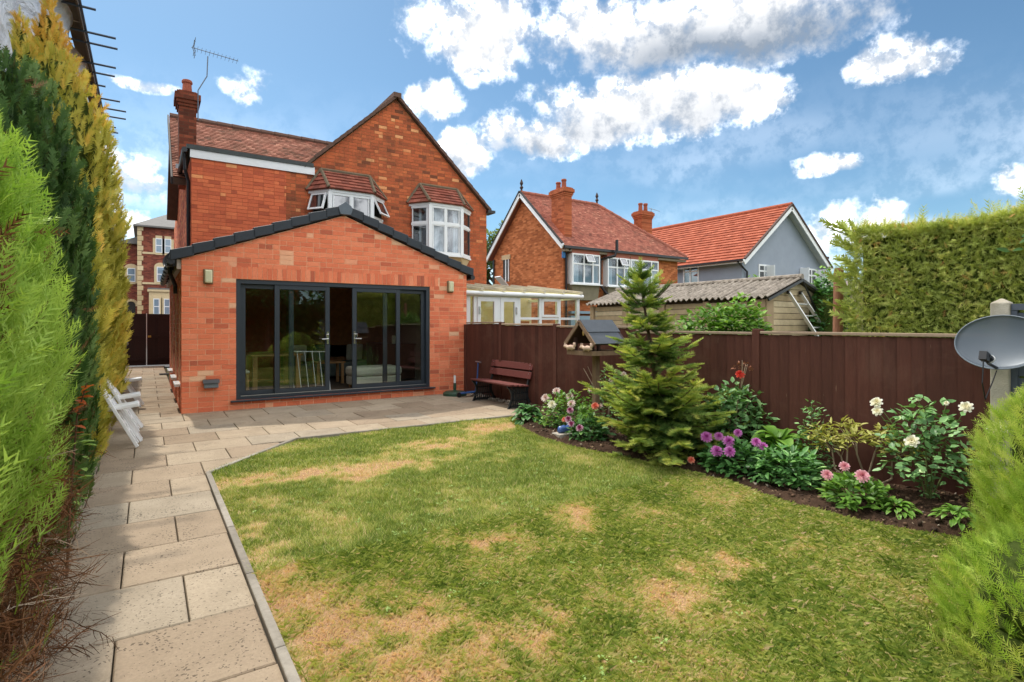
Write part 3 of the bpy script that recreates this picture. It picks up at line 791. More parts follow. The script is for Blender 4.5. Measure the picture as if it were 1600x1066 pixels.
# roof slabs and verge
rt = B()
for (xa, xb, za, zb) in ((EX0 - .16, RX, roofz(EX0) - .16 * sl, RZ), (EX1 + .12, RX, roofz(EX1) - .12 * sr, RZ)):
    rt.prism([(xa, EY - .03, za + .16), (xb, EY - .03, zb + .16), (xb, EY - .03, zb + .02), (xa, EY - .03, za + .02)], (0, -1, 0), 4.6)
rt.build('roof', M_SLATE, ext)
def verge(xa, za, xb, zb, n):
    for i in range(n):
        t0, t1 = i / n, (i + 1) / n
        x0, x1 = xa + (xb - xa) * t0, xa + (xb - xa) * t1 + (xb - xa) * .012; z0, z1 = za + (zb - za) * t0, za + (zb - za) * t1
        q = B()   # each piece kicks up a little over the one below it
        q.prism([(x0, EY - .075, z0 + .012), (x1, EY - .075, z1 - .004), (x1, EY - .075, z1 + .165), (x0, EY - .075, z0 + .19)], (0, -1, 0), .16)
        q.build('verge_tile', M_SLATE, ext, bevel=.012)
verge(EX0 - .17, roofz(EX0) - .19 * sl + .015, RX - .06, RZ + .015, 9)
verge(EX1 + .15, roofz(EX1) - .17 * sr + .015, RX + .06, RZ + .015, 9)
q = B()
q.prism([(RX - .135, EY - .10, RZ + .10), (RX - .10, EY - .10, RZ + .0), (RX + .10, EY - .10, RZ + .0), (RX + .135, EY - .10, RZ + .10), (RX + .115, EY - .10, RZ + .17), (RX, EY - .10, RZ + .26), (RX - .115, EY - .10, RZ + .17)], (0, -1, 0), .3)
q.build('ridge_end', plain('ridge_cap_grey', C(88, 98, 108), .5, .1, 8), ext, bevel=.01)
# gutter, fascia and downpipe on the left eave
B().box(EX0 - .07, EX0 - .005, EY + .02, 16.5, EZ - .17, EZ - .01).build('fascia', plain('fascia_stained', C(176, 160, 146), .6, .1, 5), ext)
gt = B(); gt.tube([(EX0 - .15, EY - .06, EZ - .05), (EX0 - .15, 16.5, EZ - .07)], .058, 10)
for k in range(7): gt.box(EX0 - .215, EX0 - .08, EY + .1 + k * .85, EY + .16 + k * .85, EZ - .12, EZ + .01)
gt.build('gutter', M_BLACK, ext)
dp = B(); dp.tube([(EX0 - .15, EY + .62, EZ - .1), (EX0 - .15, EY + .62, EZ - .2), (EX0 - .06, EY + .85, EZ - .4), (EX0 - .06, EY + .85, EZ - .55)], .034, 8)
dp.build('downpipe', M_BLACK, ext)
dp = B(); dp.tube([(EX1 + .13, EY - .07, EZ - .06), (EX1 + .13, 14.6, EZ - .07)], .055, 10); dp.build('gutter', M_BLACK, ext)
# ---- sliding doors
dr = B()
f0, f1 = EY + .02, EY + .15
dr.box(DX0, DX0 + .075, f0, f1, DZ0, DZ1); dr.box(DX1 - .075, DX1, f0, f1, DZ0, DZ1)
dr.box(DX0 + .075, DX1 - .075, f0, f1, DZ1 - .075, DZ1); dr.box(DX0 + .075, DX1 - .075, f0, f1, DZ0, DZ0 + .055)
frame = dr.build('door_frame', M_ANTH, ext)
B().box(DX0 - .09, DX1 + .10, EY - .075, EY + .10, DZ0 - .032, DZ0 - .004).build('door_sill', M_ANTH, ext, bevel=.006)
B().box(DX0 + .08, DX1 - .08, EY + .03, EY + .045, DZ0 + .056, DZ0 + .066).build('door_track', plain('track_alu', C(190, 192, 194), .3, .05, 10, metal=.8), frame)
def leaf(x0, x1, y, fixed):
    z0, z1 = DZ0 + .06, DZ1 - .078; fr = .078; b = B()
    b.box(x0, x0 + fr, y, y + .045, z0, z1); b.box(x1 - fr, x1, y, y + .045, z0, z1)
    b.box(x0 + fr, x1 - fr, y, y + .045, z0, z0 + fr); b.box(x0 + fr, x1 - fr, y, y + .045, z1 - fr, z1)
    o = b.build('fixed_panel' if fixed else 'sliding_door', M_ANTH, ext, bevel=.004)
    B().box(x0 + fr, x1 - fr, y + .018, y + .026, z0 + fr, z1 - fr).build('pane', M_GLASS, o)
    g_ = B(); s_ = .012
    g_.box(x0 + fr, x0 + fr + s_, y + .004, y + .014, z0 + fr, z1 - fr); g_.box(x1 - fr - s_, x1 - fr, y + .004, y + .014, z0 + fr, z1 - fr)
    g_.box(x0 + fr, x1 - fr, y + .003, y + .013, z0 + fr, z0 + fr + s_)
    g_.build('gasket', M_BLACK, o)
    return o
leaf(DX0 + .078, 2.285, EY + .095, True); leaf(4.02, DX1 - .078, EY + .095, True)
for (a, b, hx) in ((1.94, 2.93, 2.89), (3.37, 4.36, 3.41)):
    o = leaf(a, b, EY + .035, False)
    h = B(); h.box(hx - .018, hx + .018, EY + .022, EY + .034, 1.12, 1.36)
    sgn = 1 if hx > 3 else -1
    h.tube([(hx, EY + .03, 1.22), (hx, EY - .03, 1.22), (hx + sgn * .12, EY - .035, 1.215)], .011, 8)
    h.tube([(hx, EY + .025, 1.30), (hx, EY - .025, 1.31), (hx + sgn * .04, EY - .028, 1.31), (hx + sgn * .04, EY - .028, 1.25)], .009, 6)
    h.build('handle', M_CHROME, o)
# ---- room behind the doors
M_RWALL = plain('room_paint', C(150, 140, 126), .9, .05, 2); M_OAK = plain('oak', C(176, 128, 80), .5, .2, 3, grain=(2, 2, 20))
rm = B(); rm.box(EX0 + .29, EX1 - .29, EY + .29, 20.0, -.06, DZ0 - .04); rm.build('room_floor', plain('room_carpet', C(96, 80, 66), .95, .2, 30), ext)
rm = B(); rm.box(EX0 + .285, EX1 - .285, 19.9, 20.0, .14, 2.5); rm.box(EX1 - .4, EX1 - .285, EY + .6, 19.9, .14, 2.5); rm.box(EX0 + .285, EX0 + .4, 16.6, 19.9, .14, 2.5)
rm.box(EX0 + .29, EX1 - .29, EY + .29, 19.9, 2.45, 2.52); rm.box(2.3, 2.55, 14.8, 19.9, .14, 2.45); rm.build('room_wall', M_RWALL, ext)
# ---------------------------------------------------------------- furniture seen through the doors
FZ = DZ0 - .04
M_CREAM = plain('cream_fabric', C(214, 206, 190), .95, .06, 20, bmp=.2, spec=.1)
M_GREYF = plain('grey_green_fabric', C(116, 124, 118), .95, .1, 20, bmp=.2, spec=.1)
def cushion(b, x0, x1, y0, y1, z0, z1): b.box(x0, x1, y0, y1, z0, z1)
fs = thing('footstool', 'cream upholstered footstool just inside the right hand sliding door', 'footstool', (4.0, 11.75, FZ))
b = B(); b.box(3.62, 4.66, 11.45, 12.05, FZ + .07, FZ + .26); b.build('base', M_CREAM, fs, bevel=.03)
b = B(); b.box(3.60, 4.68, 11.43, 12.07, FZ + .265, FZ + .46); b.build('cushion', M_CREAM, fs, bevel=.06)
for xx in (3.7, 4.58):
    for yy in (11.52, 11.98): B().lathe([(.03, 0), (.04, .07)], (xx, yy, FZ), 8).build('foot', M_OAK, fs)
so = thing('sofa', 'grey green sofa with scatter cushions deep inside the room', 'sofa', (3.9, 14.2, FZ))
b = B(); b.box(2.9, 5.2, 14.0, 14.9, FZ + .06, FZ + .42); b.build('seat', M_GREYF, so, bevel=.05)
b = B(); b.box(2.9, 5.2, 14.7, 15.0, FZ + .43, FZ + .9); b.build('backrest', M_GREYF, so, bevel=.08)
for xx in (2.78, 5.1): B().box(xx, xx + .22, 13.98, 14.95, FZ + .06, FZ + .62).build('arm', M_GREYF, so, bevel=.06)
for i, xx in enumerate((3.15, 3.75, 4.6)):
    q = B(); q.obox((xx, 14.55, FZ + .64), (.22, 0, 0), (0, .05, .02), (0, -.05, .21)); q.build('scatter_cushion', [M_CREAM, plain('teal_fabric', C(92, 122, 116), .9, .1, 8), M_CREAM][i], so, bevel=.06)
ct = thing('side_table', 'small oak side table in the gap between the open doors', 'table', (3.5, 13.1, FZ))
b = B(); b.box(3.2, 3.85, 12.85, 13.35, FZ + .47, FZ + .51); b.build('table_top', M_OAK, ct, bevel=.005)
for xx in (3.24, 3.79):
    for yy in (12.89, 13.29): B().box(xx - .03, xx + .03, yy - .03, yy + .03, FZ, FZ + .469).build('leg', M_OAK, ct)
dt = thing('dining_table', 'oak dining table behind the left fixed glass panel', 'table', (1.9, 12.7, FZ))
b = B(); b.box(1.75, 2.75, 12.2, 13.6, FZ + .71, FZ + .75); b.build('table_top', M_OAK, dt, bevel=.005)
for xx in (1.83, 2.67):
    for yy in (12.28, 13.52): B().box(xx - .045, xx + .045, yy - .045, yy + .045, FZ, FZ + .709).build('leg', M_OAK, dt)
dc = thing('dining_chair', 'oak dining chair with cream seat beside the dining table', 'chair', (1.45, 11.8, FZ))
b = B(); b.box(1.22, 1.64, 11.6, 12.02, FZ + .43, FZ + .48); b.build('seat', M_CREAM, dc, bevel=.015)
for xx in (1.25, 1.61):
    B().box(xx - .02, xx + .02, 11.62, 11.66, FZ, FZ + .429).build('leg', M_OAK, dc)
    B().beam((xx, 11.99, FZ), (xx, 12.04, FZ + .98), .04, .04, (0, 1, 0)).build('leg', M_OAK, dc)
for z in (.62, .78, .93): B().box(1.26, 1.60, 12.0, 12.025, FZ + z, FZ + z + .07).build('back_slat', M_OAK, dc)
cb = thing('dresser', 'dark wooden dresser seen through the far right pane', 'cabinet', (5.1, 13.3, FZ))
M_DKW = plain('dark_wood', C(84, 56, 42), .5, .2, 3, grain=(2, 2, 20))
b = B(); b.box(4.75, 5.48, 12.6, 14.0, FZ + .05, FZ + .86); b.build('carcass', M_DKW, cb, bevel=.008)
for k in range(3): B().box(4.735, 4.752, 12.63 + k * .46, 13.05 + k * .46, FZ + .1, FZ + .8).build('door', M_DKW, cb, bevel=.004)
B().box(4.73, 5.5, 12.56, 14.04, FZ + .862, FZ + .9).build('top', M_DKW, cb)
tag(B().lathe([(.05, 0), (.055, .1), (.05, .2)], (5.0, 12.75, FZ + .9), 12).build('candle', plain('candle_wax', C(226, 220, 206), .6, .03, 5)), 'white pillar candle on the dark dresser', 'candle')
ai = thing('safety_gate', 'white tubular child gate leaning inside the left sliding door', 'gate', (2.75, 11.5, FZ))
M_WM = plain('white_metal', (.78, .79, .8), .35, .03, 5)
b = B(); b.tube([(2.42, 11.45, FZ + .02), (2.36, 11.6, FZ + .83), (3.12, 11.75, FZ + .80), (3.16, 11.6, FZ + .02), (2.42, 11.45, FZ + .02)], .014, 8); b.build('frame', M_WM, ai)
for k in range(1, 5):
    t = k / 5; B().tube([(2.42 + .74 * t, 11.45 + .15 * t, FZ + .02), (2.36 + .76 * t, 11.6 + .15 * t, FZ + .82)], .007, 6).build('bar', M_WM, ai)

# ---------------------------------------------------------------- lights and small fittings on the extension wall
M_LAMP = plain('lamp_diffuser', C(206, 202, 166), .35, .06, 8); M_BRZ = plain('lamp_surround', C(118, 100, 66), .5, .15, 9)
for lx, lab in ((.87, 'cream bulkhead wall lamp to the left of the sliding doors'), (5.49, 'cream bulkhead wall lamp to the right of the sliding doors')):
    t = thing('wall_lamp', lab, 'wall lamp', (lx, EY, 2.2), 'bulkhead lamps on the extension')
    B().box(lx - .075, lx + .075, EY - .035, EY - .009, 2.19, 2.445).build('backplate', M_BRZ, t, bevel=.02)
    B().box(lx - .058, lx + .058, EY - .10, EY - .036, 2.205, 2.43).build('diffuser', M_LAMP, t, bevel=.022)
t = thing('wall_vent', 'small grey hooded flue box low on the brick wall left of the doors', 'vent', (.9, EY, .45))
B().box(.80, 1.02, EY - .10, EY - .009, .415, .50).build('box', plain('grey_plastic', C(112, 122, 128), .45, .06, 8), t, bevel=.01)
B().prism([(.785, EY - .135, .50), (1.035, EY - .135, .50), (1.035, EY - .10, .56), (.785, EY - .10, .56)], (0, -1, 0), .09).build('hood', M_BLACK, t)

# ---------------------------------------------------------------- main house
HY = 14.7; HX0, HX1 = 0.85, 8.78; GX, GZ = 5.83, 7.82; SLP = .94; FLZ = 5.35
BK_OLD = [(0.0, C(106, 69, 51)), (0.2, C(159, 85, 57)), (0.5, C(195, 101, 64)), (0.8, C(218, 120, 74)), (1.0, C(237, 168, 115))]
BK_NEW = [(0.0, C(172, 85, 60)), (0.25, C(202, 101, 69)), (0.55, C(223, 115, 76)), (0.85, C(237, 133, 87)), (1.0, C(248, 175, 115))]
M_BOLD = toned('old_house_brick', BK_OLD, .92, .22, 30, .6, dirt=C(78, 60, 46), dirt_amt=.55)
M_BNEW = toned('house_brick', BK_NEW, .92, .14, 40, .5, dirt=C(150, 78, 56), dirt_amt=.35)
M_MOLD = plain('old_mortar', C(161, 110, 76), .95, .2, 9, bmp=.3, spec=.15); M_MNEW = plain('red_mortar', C(193, 106, 74), .95, .12, 9, spec=.15)
M_TILE = toned('clay_tile', [(0, C(96, 66, 54)), (.35, C(142, 92, 74)), (.7, C(172, 116, 96)), (1, C(198, 144, 120))], .9, .25, 25, .4, dirt=C(92, 86, 66), dirt_amt=.5)
M_RIDGE = plain('ridge_tile', C(98, 72, 60), .9, .2, 10, bmp=.3)
hs = thing('brick_house', 'tall red brick house with steep gable and two bay windows behind the extension', 'house', (4.8, HY, 0))
w = B()
w.prism([(3.42, HY, 0), (HX1, HY, 0), (HX1, HY, GZ - (HX1 - GX) * SLP), (GX, HY, GZ), (3.42, HY, GZ - (GX - 3.42) * SLP)], (0, -1, 0), .3)
w.prism([(2.91, HY, 0), (3.42, HY, 0), (3.42, HY, FLZ), (2.91, HY, FLZ)], (0, -1, 0), .3)
w.build('wall', M_MOLD, hs)
w = B(); w.prism([(HX0, HY - .012, 0), (2.91, HY - .012, 0), (2.91, HY - .012, FLZ), (HX0, HY - .012, FLZ)], (0, -1, 0), .31)
w.box(HX0, HX0 + .3, HY + .3, 16.6, 2.3, FLZ); w.build('wall', M_MNEW, hs)
w = B(); w.box(HX0 + .02, HX0 + .3, 16.6, 25, 0, 5.2); w.prism([(HX0 + .02, 16.6, 5.2), (HX0 + .02, 19.5, 7.7), (HX0 + .02, 24.4, 5.2)], (-1, 0, 0), .28); w.box(HX0 + .3, HX1, 24.7, 25, 0, 5.2)
w.build('side_wall', brick_tex('side_brick', 'Y', BK_NEW, C(168, 110, 84)), hs)
w = B(); w.box(HX1 - .3, HX1, HY + .3, 24.7, 0, GZ - (HX1 - GX) * SLP); w.build('side_wall', brick_tex('side_brick_old', 'Y', BK_OLD, C(140, 100, 72)), hs)
left_b = lay_bricks(HX0, 2.91, 2.43, FLZ, [], [], .088, .238, 11, pale=.03)
raise_bricks(left_b, (0, HY - .012, 0), (1, 0, 0), (0, -1, 0), M_BNEW, hs, 120, seed=4)
gabhp = [(SLP, 1, GZ + SLP * GX - .02), (-SLP, 1, GZ - SLP * GX - .02)]
bays = [(3.50, 5.44, 3.2, 5.46), (6.25, 8.19, 3.2, 5.46)]
right_b = lay_bricks(2.91, 3.42, 2.43, FLZ, [], [], .088, .238, 12) + lay_bricks(3.42, HX1, 2.43, GZ, gabhp, [(a + .25, b - .25, c + .1, d - .35) for a, b, c, d in bays], .088, .238, 13)
raise_bricks(right_b, (0, HY, 0), (1, 0, 0), (0, -1, 0), M_BOLD, hs, 180, seed=5)
raise_bricks(lay_bricks(HY, 16.6, 2.43, FLZ, [], [], .088, .238, 14), (HX0, 0, 0), (0, 1, 0), (-1, 0, 0), M_BNEW, hs, 0, seed=6)
# fascia and flat roof of the left block
B().box(HX0 - .03, 3.60, HY - .05, HY - .014, FLZ, FLZ + .19).build('fascia', M_WHITE, hs)
B().box(HX0 - .10, 3.57, HY - .075, 16.7, FLZ + .191, FLZ + .29).build('flat_roof', plain('roof_felt', C(74, 78, 78), .9, .15, 9, bmp=.3), hs)
gt = B(); gt.tube([(HX0 - .14, HY - .06, FLZ + .16), (HX0 - .14, 17.2, FLZ + .10)], .06, 10); gt.tube([(HX0 - .14, HY + .1, FLZ + .1), (HX0 - .12, HY + .12, FLZ - .25), (HX0 - .05, HY + .2, FLZ - .5), (HX0 - .05, HY + .2, 2.5)], .038, 8)
gt.build('gutter', M_BLACK, hs)
# main roof: ridge along the street side and the rear gable
RF = B(); vv = Vector((0, 2.9, 2.45)); Lr = vv.length
tile_slope(RF, (0.55, 16.6, 5.30), (1, 0, 0), vv, [(-1, 0, 0), (1, 0, 6.6), (0, -1, 0), (0, 1, Lr)], .17, .10, seed=31)
stuff(RF.build('roof_tiles', M_TILE, hs))
rb = B(); rb.prism([(.56, 16.58, 5.26), (.56, 19.5, 7.73), (.56, 22.4, 5.26), (.56, 22.4, 5.1), (.56, 19.5, 7.56), (.56, 16.58, 5.1)], (-1, 0, 0), 8.3)
for sg, xe in ((-1, 3.35), (1, HX1 + .14)):
    za = GZ - abs(xe - GX) * SLP
    rb.prism([(xe, HY - .06, za + .02), (GX, HY - .06, GZ + .02), (GX, HY - .06, GZ + .115), (xe, HY - .06, za + .115)], (0, -1, 0), 5.6)
rb.build('roof', plain('old_tile_underside', C(96, 76, 62), .9, .2, 6), hs)
for xe in (3.62, HX1 + .12):
    za = GZ - abs(xe - GX) * SLP; n = 14
    for i in range(n):      # verge tiles: pale mortar bed under dark tile ends
        t0, t1 = i / n, (i + .985) / n
        x0, x1 = xe + (GX - xe) * t0, xe + (GX - xe) * t1; z0, z1 = za + (GZ - za) * t0, za + (GZ - za) * t1
        B().prism([(x0, HY - .11, z0 + .04), (x1, HY - .11, z1 + .02), (x1, HY - .11, z1 + .125), (x0, HY - .11, z0 + .145)], (0, -1, 0), .2, random.random()).build('verge_tile', M_RIDGE, hs)
B().beam((GX - .01, HY - .14, GZ + .08), (GX - .01, HY + 5.0, GZ + .08), .22, .13).build('ridge_tile', M_RIDGE, hs)
for i in range(15):
    a = .56 + i * .42; B().tube([(a, 19.5, 7.76), (a + .41, 19.5, 7.76)], [.11, .10], 8).build('ridge_tile', M_RIDGE, hs)
B().prism([(.50, 16.5, 5.08), (.50, 19.5, 7.62), (.50, 19.5, 7.80), (.50, 16.5, 5.27)], (-1, 0, 0), .04).build('bargeboard', plain('dark_barge', C(40, 34, 32), .7, .15, 6), hs)
# eave bracket at the right corner
B().box(HX1 - .02, HX1 + .24, HY - .14, HY + .3, GZ - (HX1 - GX) * SLP - .10, GZ - (HX1 - GX) * SLP - .02).build('gutter_end', M_BLACK, hs)

def chimney(x0, x1, y0, y1, zb, zt, pots, parent, mat, potmat, name='chimney', corb=.06):
    b = B(); h = zt - zb
    b.box(x0, x1, y0, y1, zb, zt - .42)
    for i, (e, dz) in enumerate(((.03, .08), (corb, .09), (corb + .04, .16), (corb - .01, .06), (.0, .03))):
        z0 = zt - .42 + sum(d for _, d in ((.03, .08), (corb, .09), (corb + .04, .16), (corb - .01, .06), (.0, .03))[:i])
        b.box(x0 - e, x1 + e, y0 - e, y1 + e, z0 + .0005, z0 + dz)
    o = b.build(name, mat, parent)
    for (px_, py_, ph) in pots:
        B().lathe([(.13, zt - .03), (.12, zt + .06), (.105, zt + ph * .75), (.13, zt + ph * .8), (.13, zt + ph * .92), (.115, zt + ph)], (px_, py_, 0), 12).build('chimney_pot', potmat, o, smooth=False)
    return o
M_CHB = brick_tex('chimney_brick', 'X', [(0, C(88, 48, 36)), (.5, C(124, 62, 44)), (1, C(150, 80, 56))], C(96, 66, 50), .085, .23, dirt=C(60, 44, 34), dirt_amt=.5)
M_POT = plain('terracotta_pot', C(150, 80, 58), .85, .15, 6)
chimney(.70, 1.10, 17.0, 17.6, 5.2, 7.72, [(.9, 17.3, .38)], hs, M_CHB, M_POT)
B().box(.62, 1.16, 16.93, 16.995, 5.55, 5.72).build('lead_flashing', plain('lead', C(150, 152, 156), .55, .1, 6), hs)
M_AER = plain('aerial_alloy', C(96, 104, 116), .5, .1, 9, metal=.4)
ae = thing('television_aerial', 'grey television aerial on a cranked pole fixed to the left chimney', 'aerial', (1.15, 16.9, 7.0))
b = B(); b.tube([(1.13, 16.9, 6.95), (1.13, 16.9, 7.75), (1.34, 16.9, 8.18), (1.36, 16.9, 8.72)], .014, 8); b.build('mast', M_AER, ae)
b = B(); b.tube([(.98, 16.9, 8.86), (2.1, 16.88, 8.78)], .009, 6); b.build('boom', M_AER, ae)
for k in range(11):
    xx = 1.12 + k * .095; B().tube([(xx, 16.72, 8.85 - (xx - .98) * .07), (xx, 17.08, 8.85 - (xx - .98) * .07)], .004, 5).build('element', M_AER, ae)
for z in (8.70, 8.76, 8.95, 9.02):
    dx_ = abs(z - 8.86) * .35; B().tube([(1.0 + dx_, 16.62, z), (1.0 + dx_, 17.18, z)], .007, 5).build('reflector_rod', M_AER, ae)
B().tube([(1.0, 16.9, 8.86), (1.07, 16.9, 9.05)], .008, 5).build('reflector_arm', M_AER, ae); B().tube([(1.0, 16.9, 8.86), (1.07, 16.9, 8.66)], .008, 5).build('reflector_arm', M_AER, ae)
# small black dish on the side wall
dsh = thing('small_dish', 'small black satellite dish on the side of the house above the gate', 'satellite dish', (.6, 15.6, 2.95))
def dish_bowl(c, n, rw, rh, depth, rings=6, seg=28, up=(0, 0, 1)):
    c, n = Vector(c), Vector(n).normalized(); u = Vector(up).cross(n).normalized(); v = n.cross(u); b = B(); V = []; F = []
    for side in (0, 1):
        for i in range(rings + 1):
            r = i / rings
            for k in range(seg):
                a = 2 * math.pi * k / seg
                V.append(c + u * rw * r * math.cos(a) + v * rh * r * math.sin(a) + n * (depth * r * r - .006 * side))
    m = (rings + 1) * seg
    for s_ in (0, 1):
        for i in range(rings):
            for k in range(seg):
                q = [s_ * m + i * seg + k, s_ * m + i * seg + (k + 1) % seg, s_ * m + (i + 1) * seg + (k + 1) % seg, s_ * m + (i + 1) * seg + k]
                F.append(tuple(q if s_ else q[::-1]))
    for k in range(seg): F.append((rings * seg + k, rings * seg + (k + 1) % seg, m + rings * seg + (k + 1) % seg, m + rings * seg + k))
    b.add(V, F); return b
dish_bowl((.52, 15.6, 3.05), (-.5, -.5, .35), .24, .24, .05).build('bowl', M_BLACK, dsh, smooth=True)
b = B(); b.tube([(.83, 15.75, 2.95), (.56, 15.65, 2.97), (.54, 15.62, 3.04)], .02, 8); b.build('bracket', M_BLACK, dsh)
b = B(); b.tube([(.52, 15.58, 2.84), (.36, 15.42, 2.98)], .012, 6); b.box(.32, .39, 15.38, 15.46, 2.96, 3.03); b.build('feed_arm', M_BLACK, dsh)

# ---- bay windows
M_BTILE = toned('bay_tile', [(0, C(104, 60, 50)), (.5, C(146, 82, 66)), (1, C(168, 102, 84))], .9, .2, 25, .4, dirt=C(84, 72, 58), dirt_amt=.5)
M_LEADR = plain('hip_tile', C(112, 98, 78), .9, .2, 8, bmp=.3); M_CREAMR = plain('bay_render', C(206, 184, 146), .85, .08, 5)
M_CURT = plain('net_curtain', C(206, 212, 216), .95, .12, 3, grain=(40, 40, .5))
def bay(x0, x1, f0, f1, dep, z0, z1, zr, parent, left, front, right, yw=HY, front_bars=(), tr=None, opens=(), tiles=True, name='bay_window', curtain=False):
    yf = yw - dep
    A, Bp, Cc, Dd = Vector((x0, yw, 0)), Vector((f0, yf, 0)), Vector((f1, yf, 0)), Vector((x1, yw, 0))
    fr = B()
    Z = lambda v, z: Vector((v.x, v.y, z))
    # corner posts, head and sill rails
    faces = [(A, Bp, left), (Bp, Cc, front), (Cc, Dd, right)]
    e = .05; root = None
    out = [(x0 - e, yw), (f0 - e * .4, yf - e), (f1 + e * .4, yf - e), (x1 + e, yw)]
    for zz0, zz1, nm in ((z1 + .001, z1 + .07, name), (z0 - .055, z0 - .001, 'sill')):
        m_ = len(out); hd = B(); hd.add([(a, b_, zz0) for a, b_ in out] + [(a, b_, zz1) for a, b_ in out], [(3, 2, 1, 0), (4, 5, 6, 7)] + [(i, (i + 1) % 4, (i + 1) % 4 + 4, i + 4) for i in range(4)])
        ho = hd.build(nm, M_WHITE, root or parent); root = root or ho
    for v in (A, Bp, Cc, Dd): B().box(v.x - .05, v.x + .05, v.y - .05 + (.05 if v in (A, Dd) else 0), v.y + .05, z0, z1).build('corner_post', M_WHITE, root)
    gi = 0
    for (a, b_, cfg) in faces:
        d = (b_ - a); L = d.length; U = d.normalized(); N = Vector((U.y, -U.x, 0))
        bars, trs = cfg
        xs = [.05] + [t * L for t in bars] + [L - .05]; zs = [z0] + [z0 + t * (z1 - z0) for t in trs] + [z1]
        for t in xs[1:-1]: B().obox(Z(a + U * t, (z0 + z1) / 2), U * .035, Vector((0, 0, (z1 - z0) / 2)), N * .035).build('mullion', M_WHITE, root)
        for t in zs[1:-1]: B().obox(Z(a + U * L / 2, t), U * (L / 2 - .05), Vector((0, 0, .035)), N * .033).build('transom', M_WHITE, root)
        for t in (z0 + .035, z1 - .035): B().obox(Z(a + U * L / 2, t), U * (L / 2 - .05), Vector((0, 0, .034)), N * .034).build('rail', M_WHITE, root)
        for i in range(len(xs) - 1):
            for k in range(len(zs) - 1):
                xa, xb = xs[i] + .02, xs[i + 1] - .02; za, zb = zs[k] + .03, zs[k + 1] - .03
                key = (faces.index((a, b_, cfg)), i, k)
                if key in opens:
                    g2 = a + U * xa
                    open_light((g2.x, g2.y, za), U, N, xb - xa, zb - za, opens[key], root)
                    continue
                if xb - xa > .05:
                    sash = B(); s_ = .035   # sash rim round each pane
                    for (p0, p1, q0, q1) in ((xa, xa + s_, za, zb), (xb - s_, xb, za, zb), (xa + s_, xb - s_, za, za + s_), (xa + s_, xb - s_, zb - s_, zb)):
                        sash.obox(Z(a + U * (p0 + p1) / 2, (q0 + q1) / 2), U * (p1 - p0) / 2, Vector((0, 0, (q1 - q0) / 2)), N * .022)
                    sash.build('sash', M_WHITE, root)
                    B().obox(Z(a + U * (xa + xb) / 2, (za + zb) / 2), U * ((xb - xa) / 2 - s_ * .5), Vector((0, 0, (zb - za) / 2 - s_ * .5)), N * .004).build('pane', M_GLASSB if curtain else M_GLASSD, root)
    if curtain:
        # gathered curtain behind the glass and the dark room
        pts = []; n_ = 60
        for (a, b_) in ((A, Bp), (Bp, Cc), (Cc, Dd)):
            for i in range(n_):
                t = i / n_; p_ = a.lerp(b_, t); inn = Vector((x0 / 2 + x1 / 2, yw, 0)) - p_; inn.normalize()
                pts.append(p_ + inn * (.14 + .02 * math.sin(i * 1.7) + .01 * math.sin(i * .6)))
        V = []; F = []
        for p_ in pts: V += [(p_.x, p_.y, z0 + .02), (p_.x, p_.y, z1 - .02)]
        for i in range(len(pts) - 1):
            if (i // 22) % 3 != 1: F.append((2 * i, 2 * i + 2, 2 * i + 3, 2 * i + 1))
        B().add(V, F).build('curtain', M_CURT, root)
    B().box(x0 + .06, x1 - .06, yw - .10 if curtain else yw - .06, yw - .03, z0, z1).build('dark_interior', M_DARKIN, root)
    # roof
    ze = z1 + .07; ov = .10
    t0, t1 = x0 + (f0 - x0) * .95 - .08, x1 - (x1 - f1) * .95 + .08
    E = [Vector((x0 - ov, yw - .0, ze)), Vector((f0 - ov * .5, yf - ov, ze)), Vector((f1 + ov * .5, yf - ov, ze)), Vector((x1 + ov, yw, ze))]
    T = [Vector((t0, yw - .01, zr)), Vector((t1, yw - .01, zr))]
    core = B(); core.add(E + T, [(0, 1, 4), (1, 2, 5, 4), (2, 3, 5), (3, 2, 1, 0), (0, 4, 5, 3)]); ro = core.build('bay_roof', M_BTILE, root)
    tl = B()
    for face in ([E[0], E[1], T[0]], [E[1], E[2], T[1], T[0]], [E[2], E[3], T[1]]):
        U = (face[1] - face[0]).normalized(); nrm = U.cross(face[2] - face[0]).normalized(); Vv = nrm.cross(U)
        p2 = [((p_ - face[0]).dot(U), (p_ - face[0]).dot(Vv)) for p_ in face]
        hp = []
        for i in range(len(p2)):
            a, b_ = p2[i], p2[(i + 1) % len(p2)]; ex, ey = b_[0] - a[0], b_[1] - a[1]; hp.append((ey, -ex, ey * a[0] - ex * a[1]))
        tile_slope(tl, face[0] + nrm * .004, U, Vv, hp, .21, .145, lift=.03, seed=int(x0 * 10))
    stuff(tl.build('bay_roof_tiles', M_BTILE, ro))
    for a, b_ in ((E[1], T[0]), (E[2], T[1]), (E[0], T[0]), (E[3], T[1]), (T[0], T[1])): B().tube([a + Vector((0, -.01, .03)), b_ + Vector((0, -.01, .03))], .045, 6).build('hip_tile', M_LEADR, ro)
    # corbelled underside
    lo = z0 - .36; m0, m1 = (x0 * .62 + x1 * .38), (x0 * .38 + x1 * .62)
    cb_ = B(); cb_.add([(x0, yw - .001, z0 - .056), (f0, yf + .02, z0 - .056), (f1, yf + .02, z0 - .056), (x1, yw - .001, z0 - .056), (x0 + .2, yw - .001, lo), (f0 + .14, yw - .08, lo), (f1 - .14, yw - .08, lo), (x1 - .2, yw - .001, lo)],
                    [(0, 1, 5, 4), (1, 2, 6, 5), (2, 3, 7, 6), (7, 4, 5, 6), (3, 2, 1, 0), (0, 4, 7, 3)])
    cb_.build('corbel', M_CREAMR, root)
    return root
M_GLASSB = glass('curtained_pane', tint=(.84, .88, .9), ior=1.9)
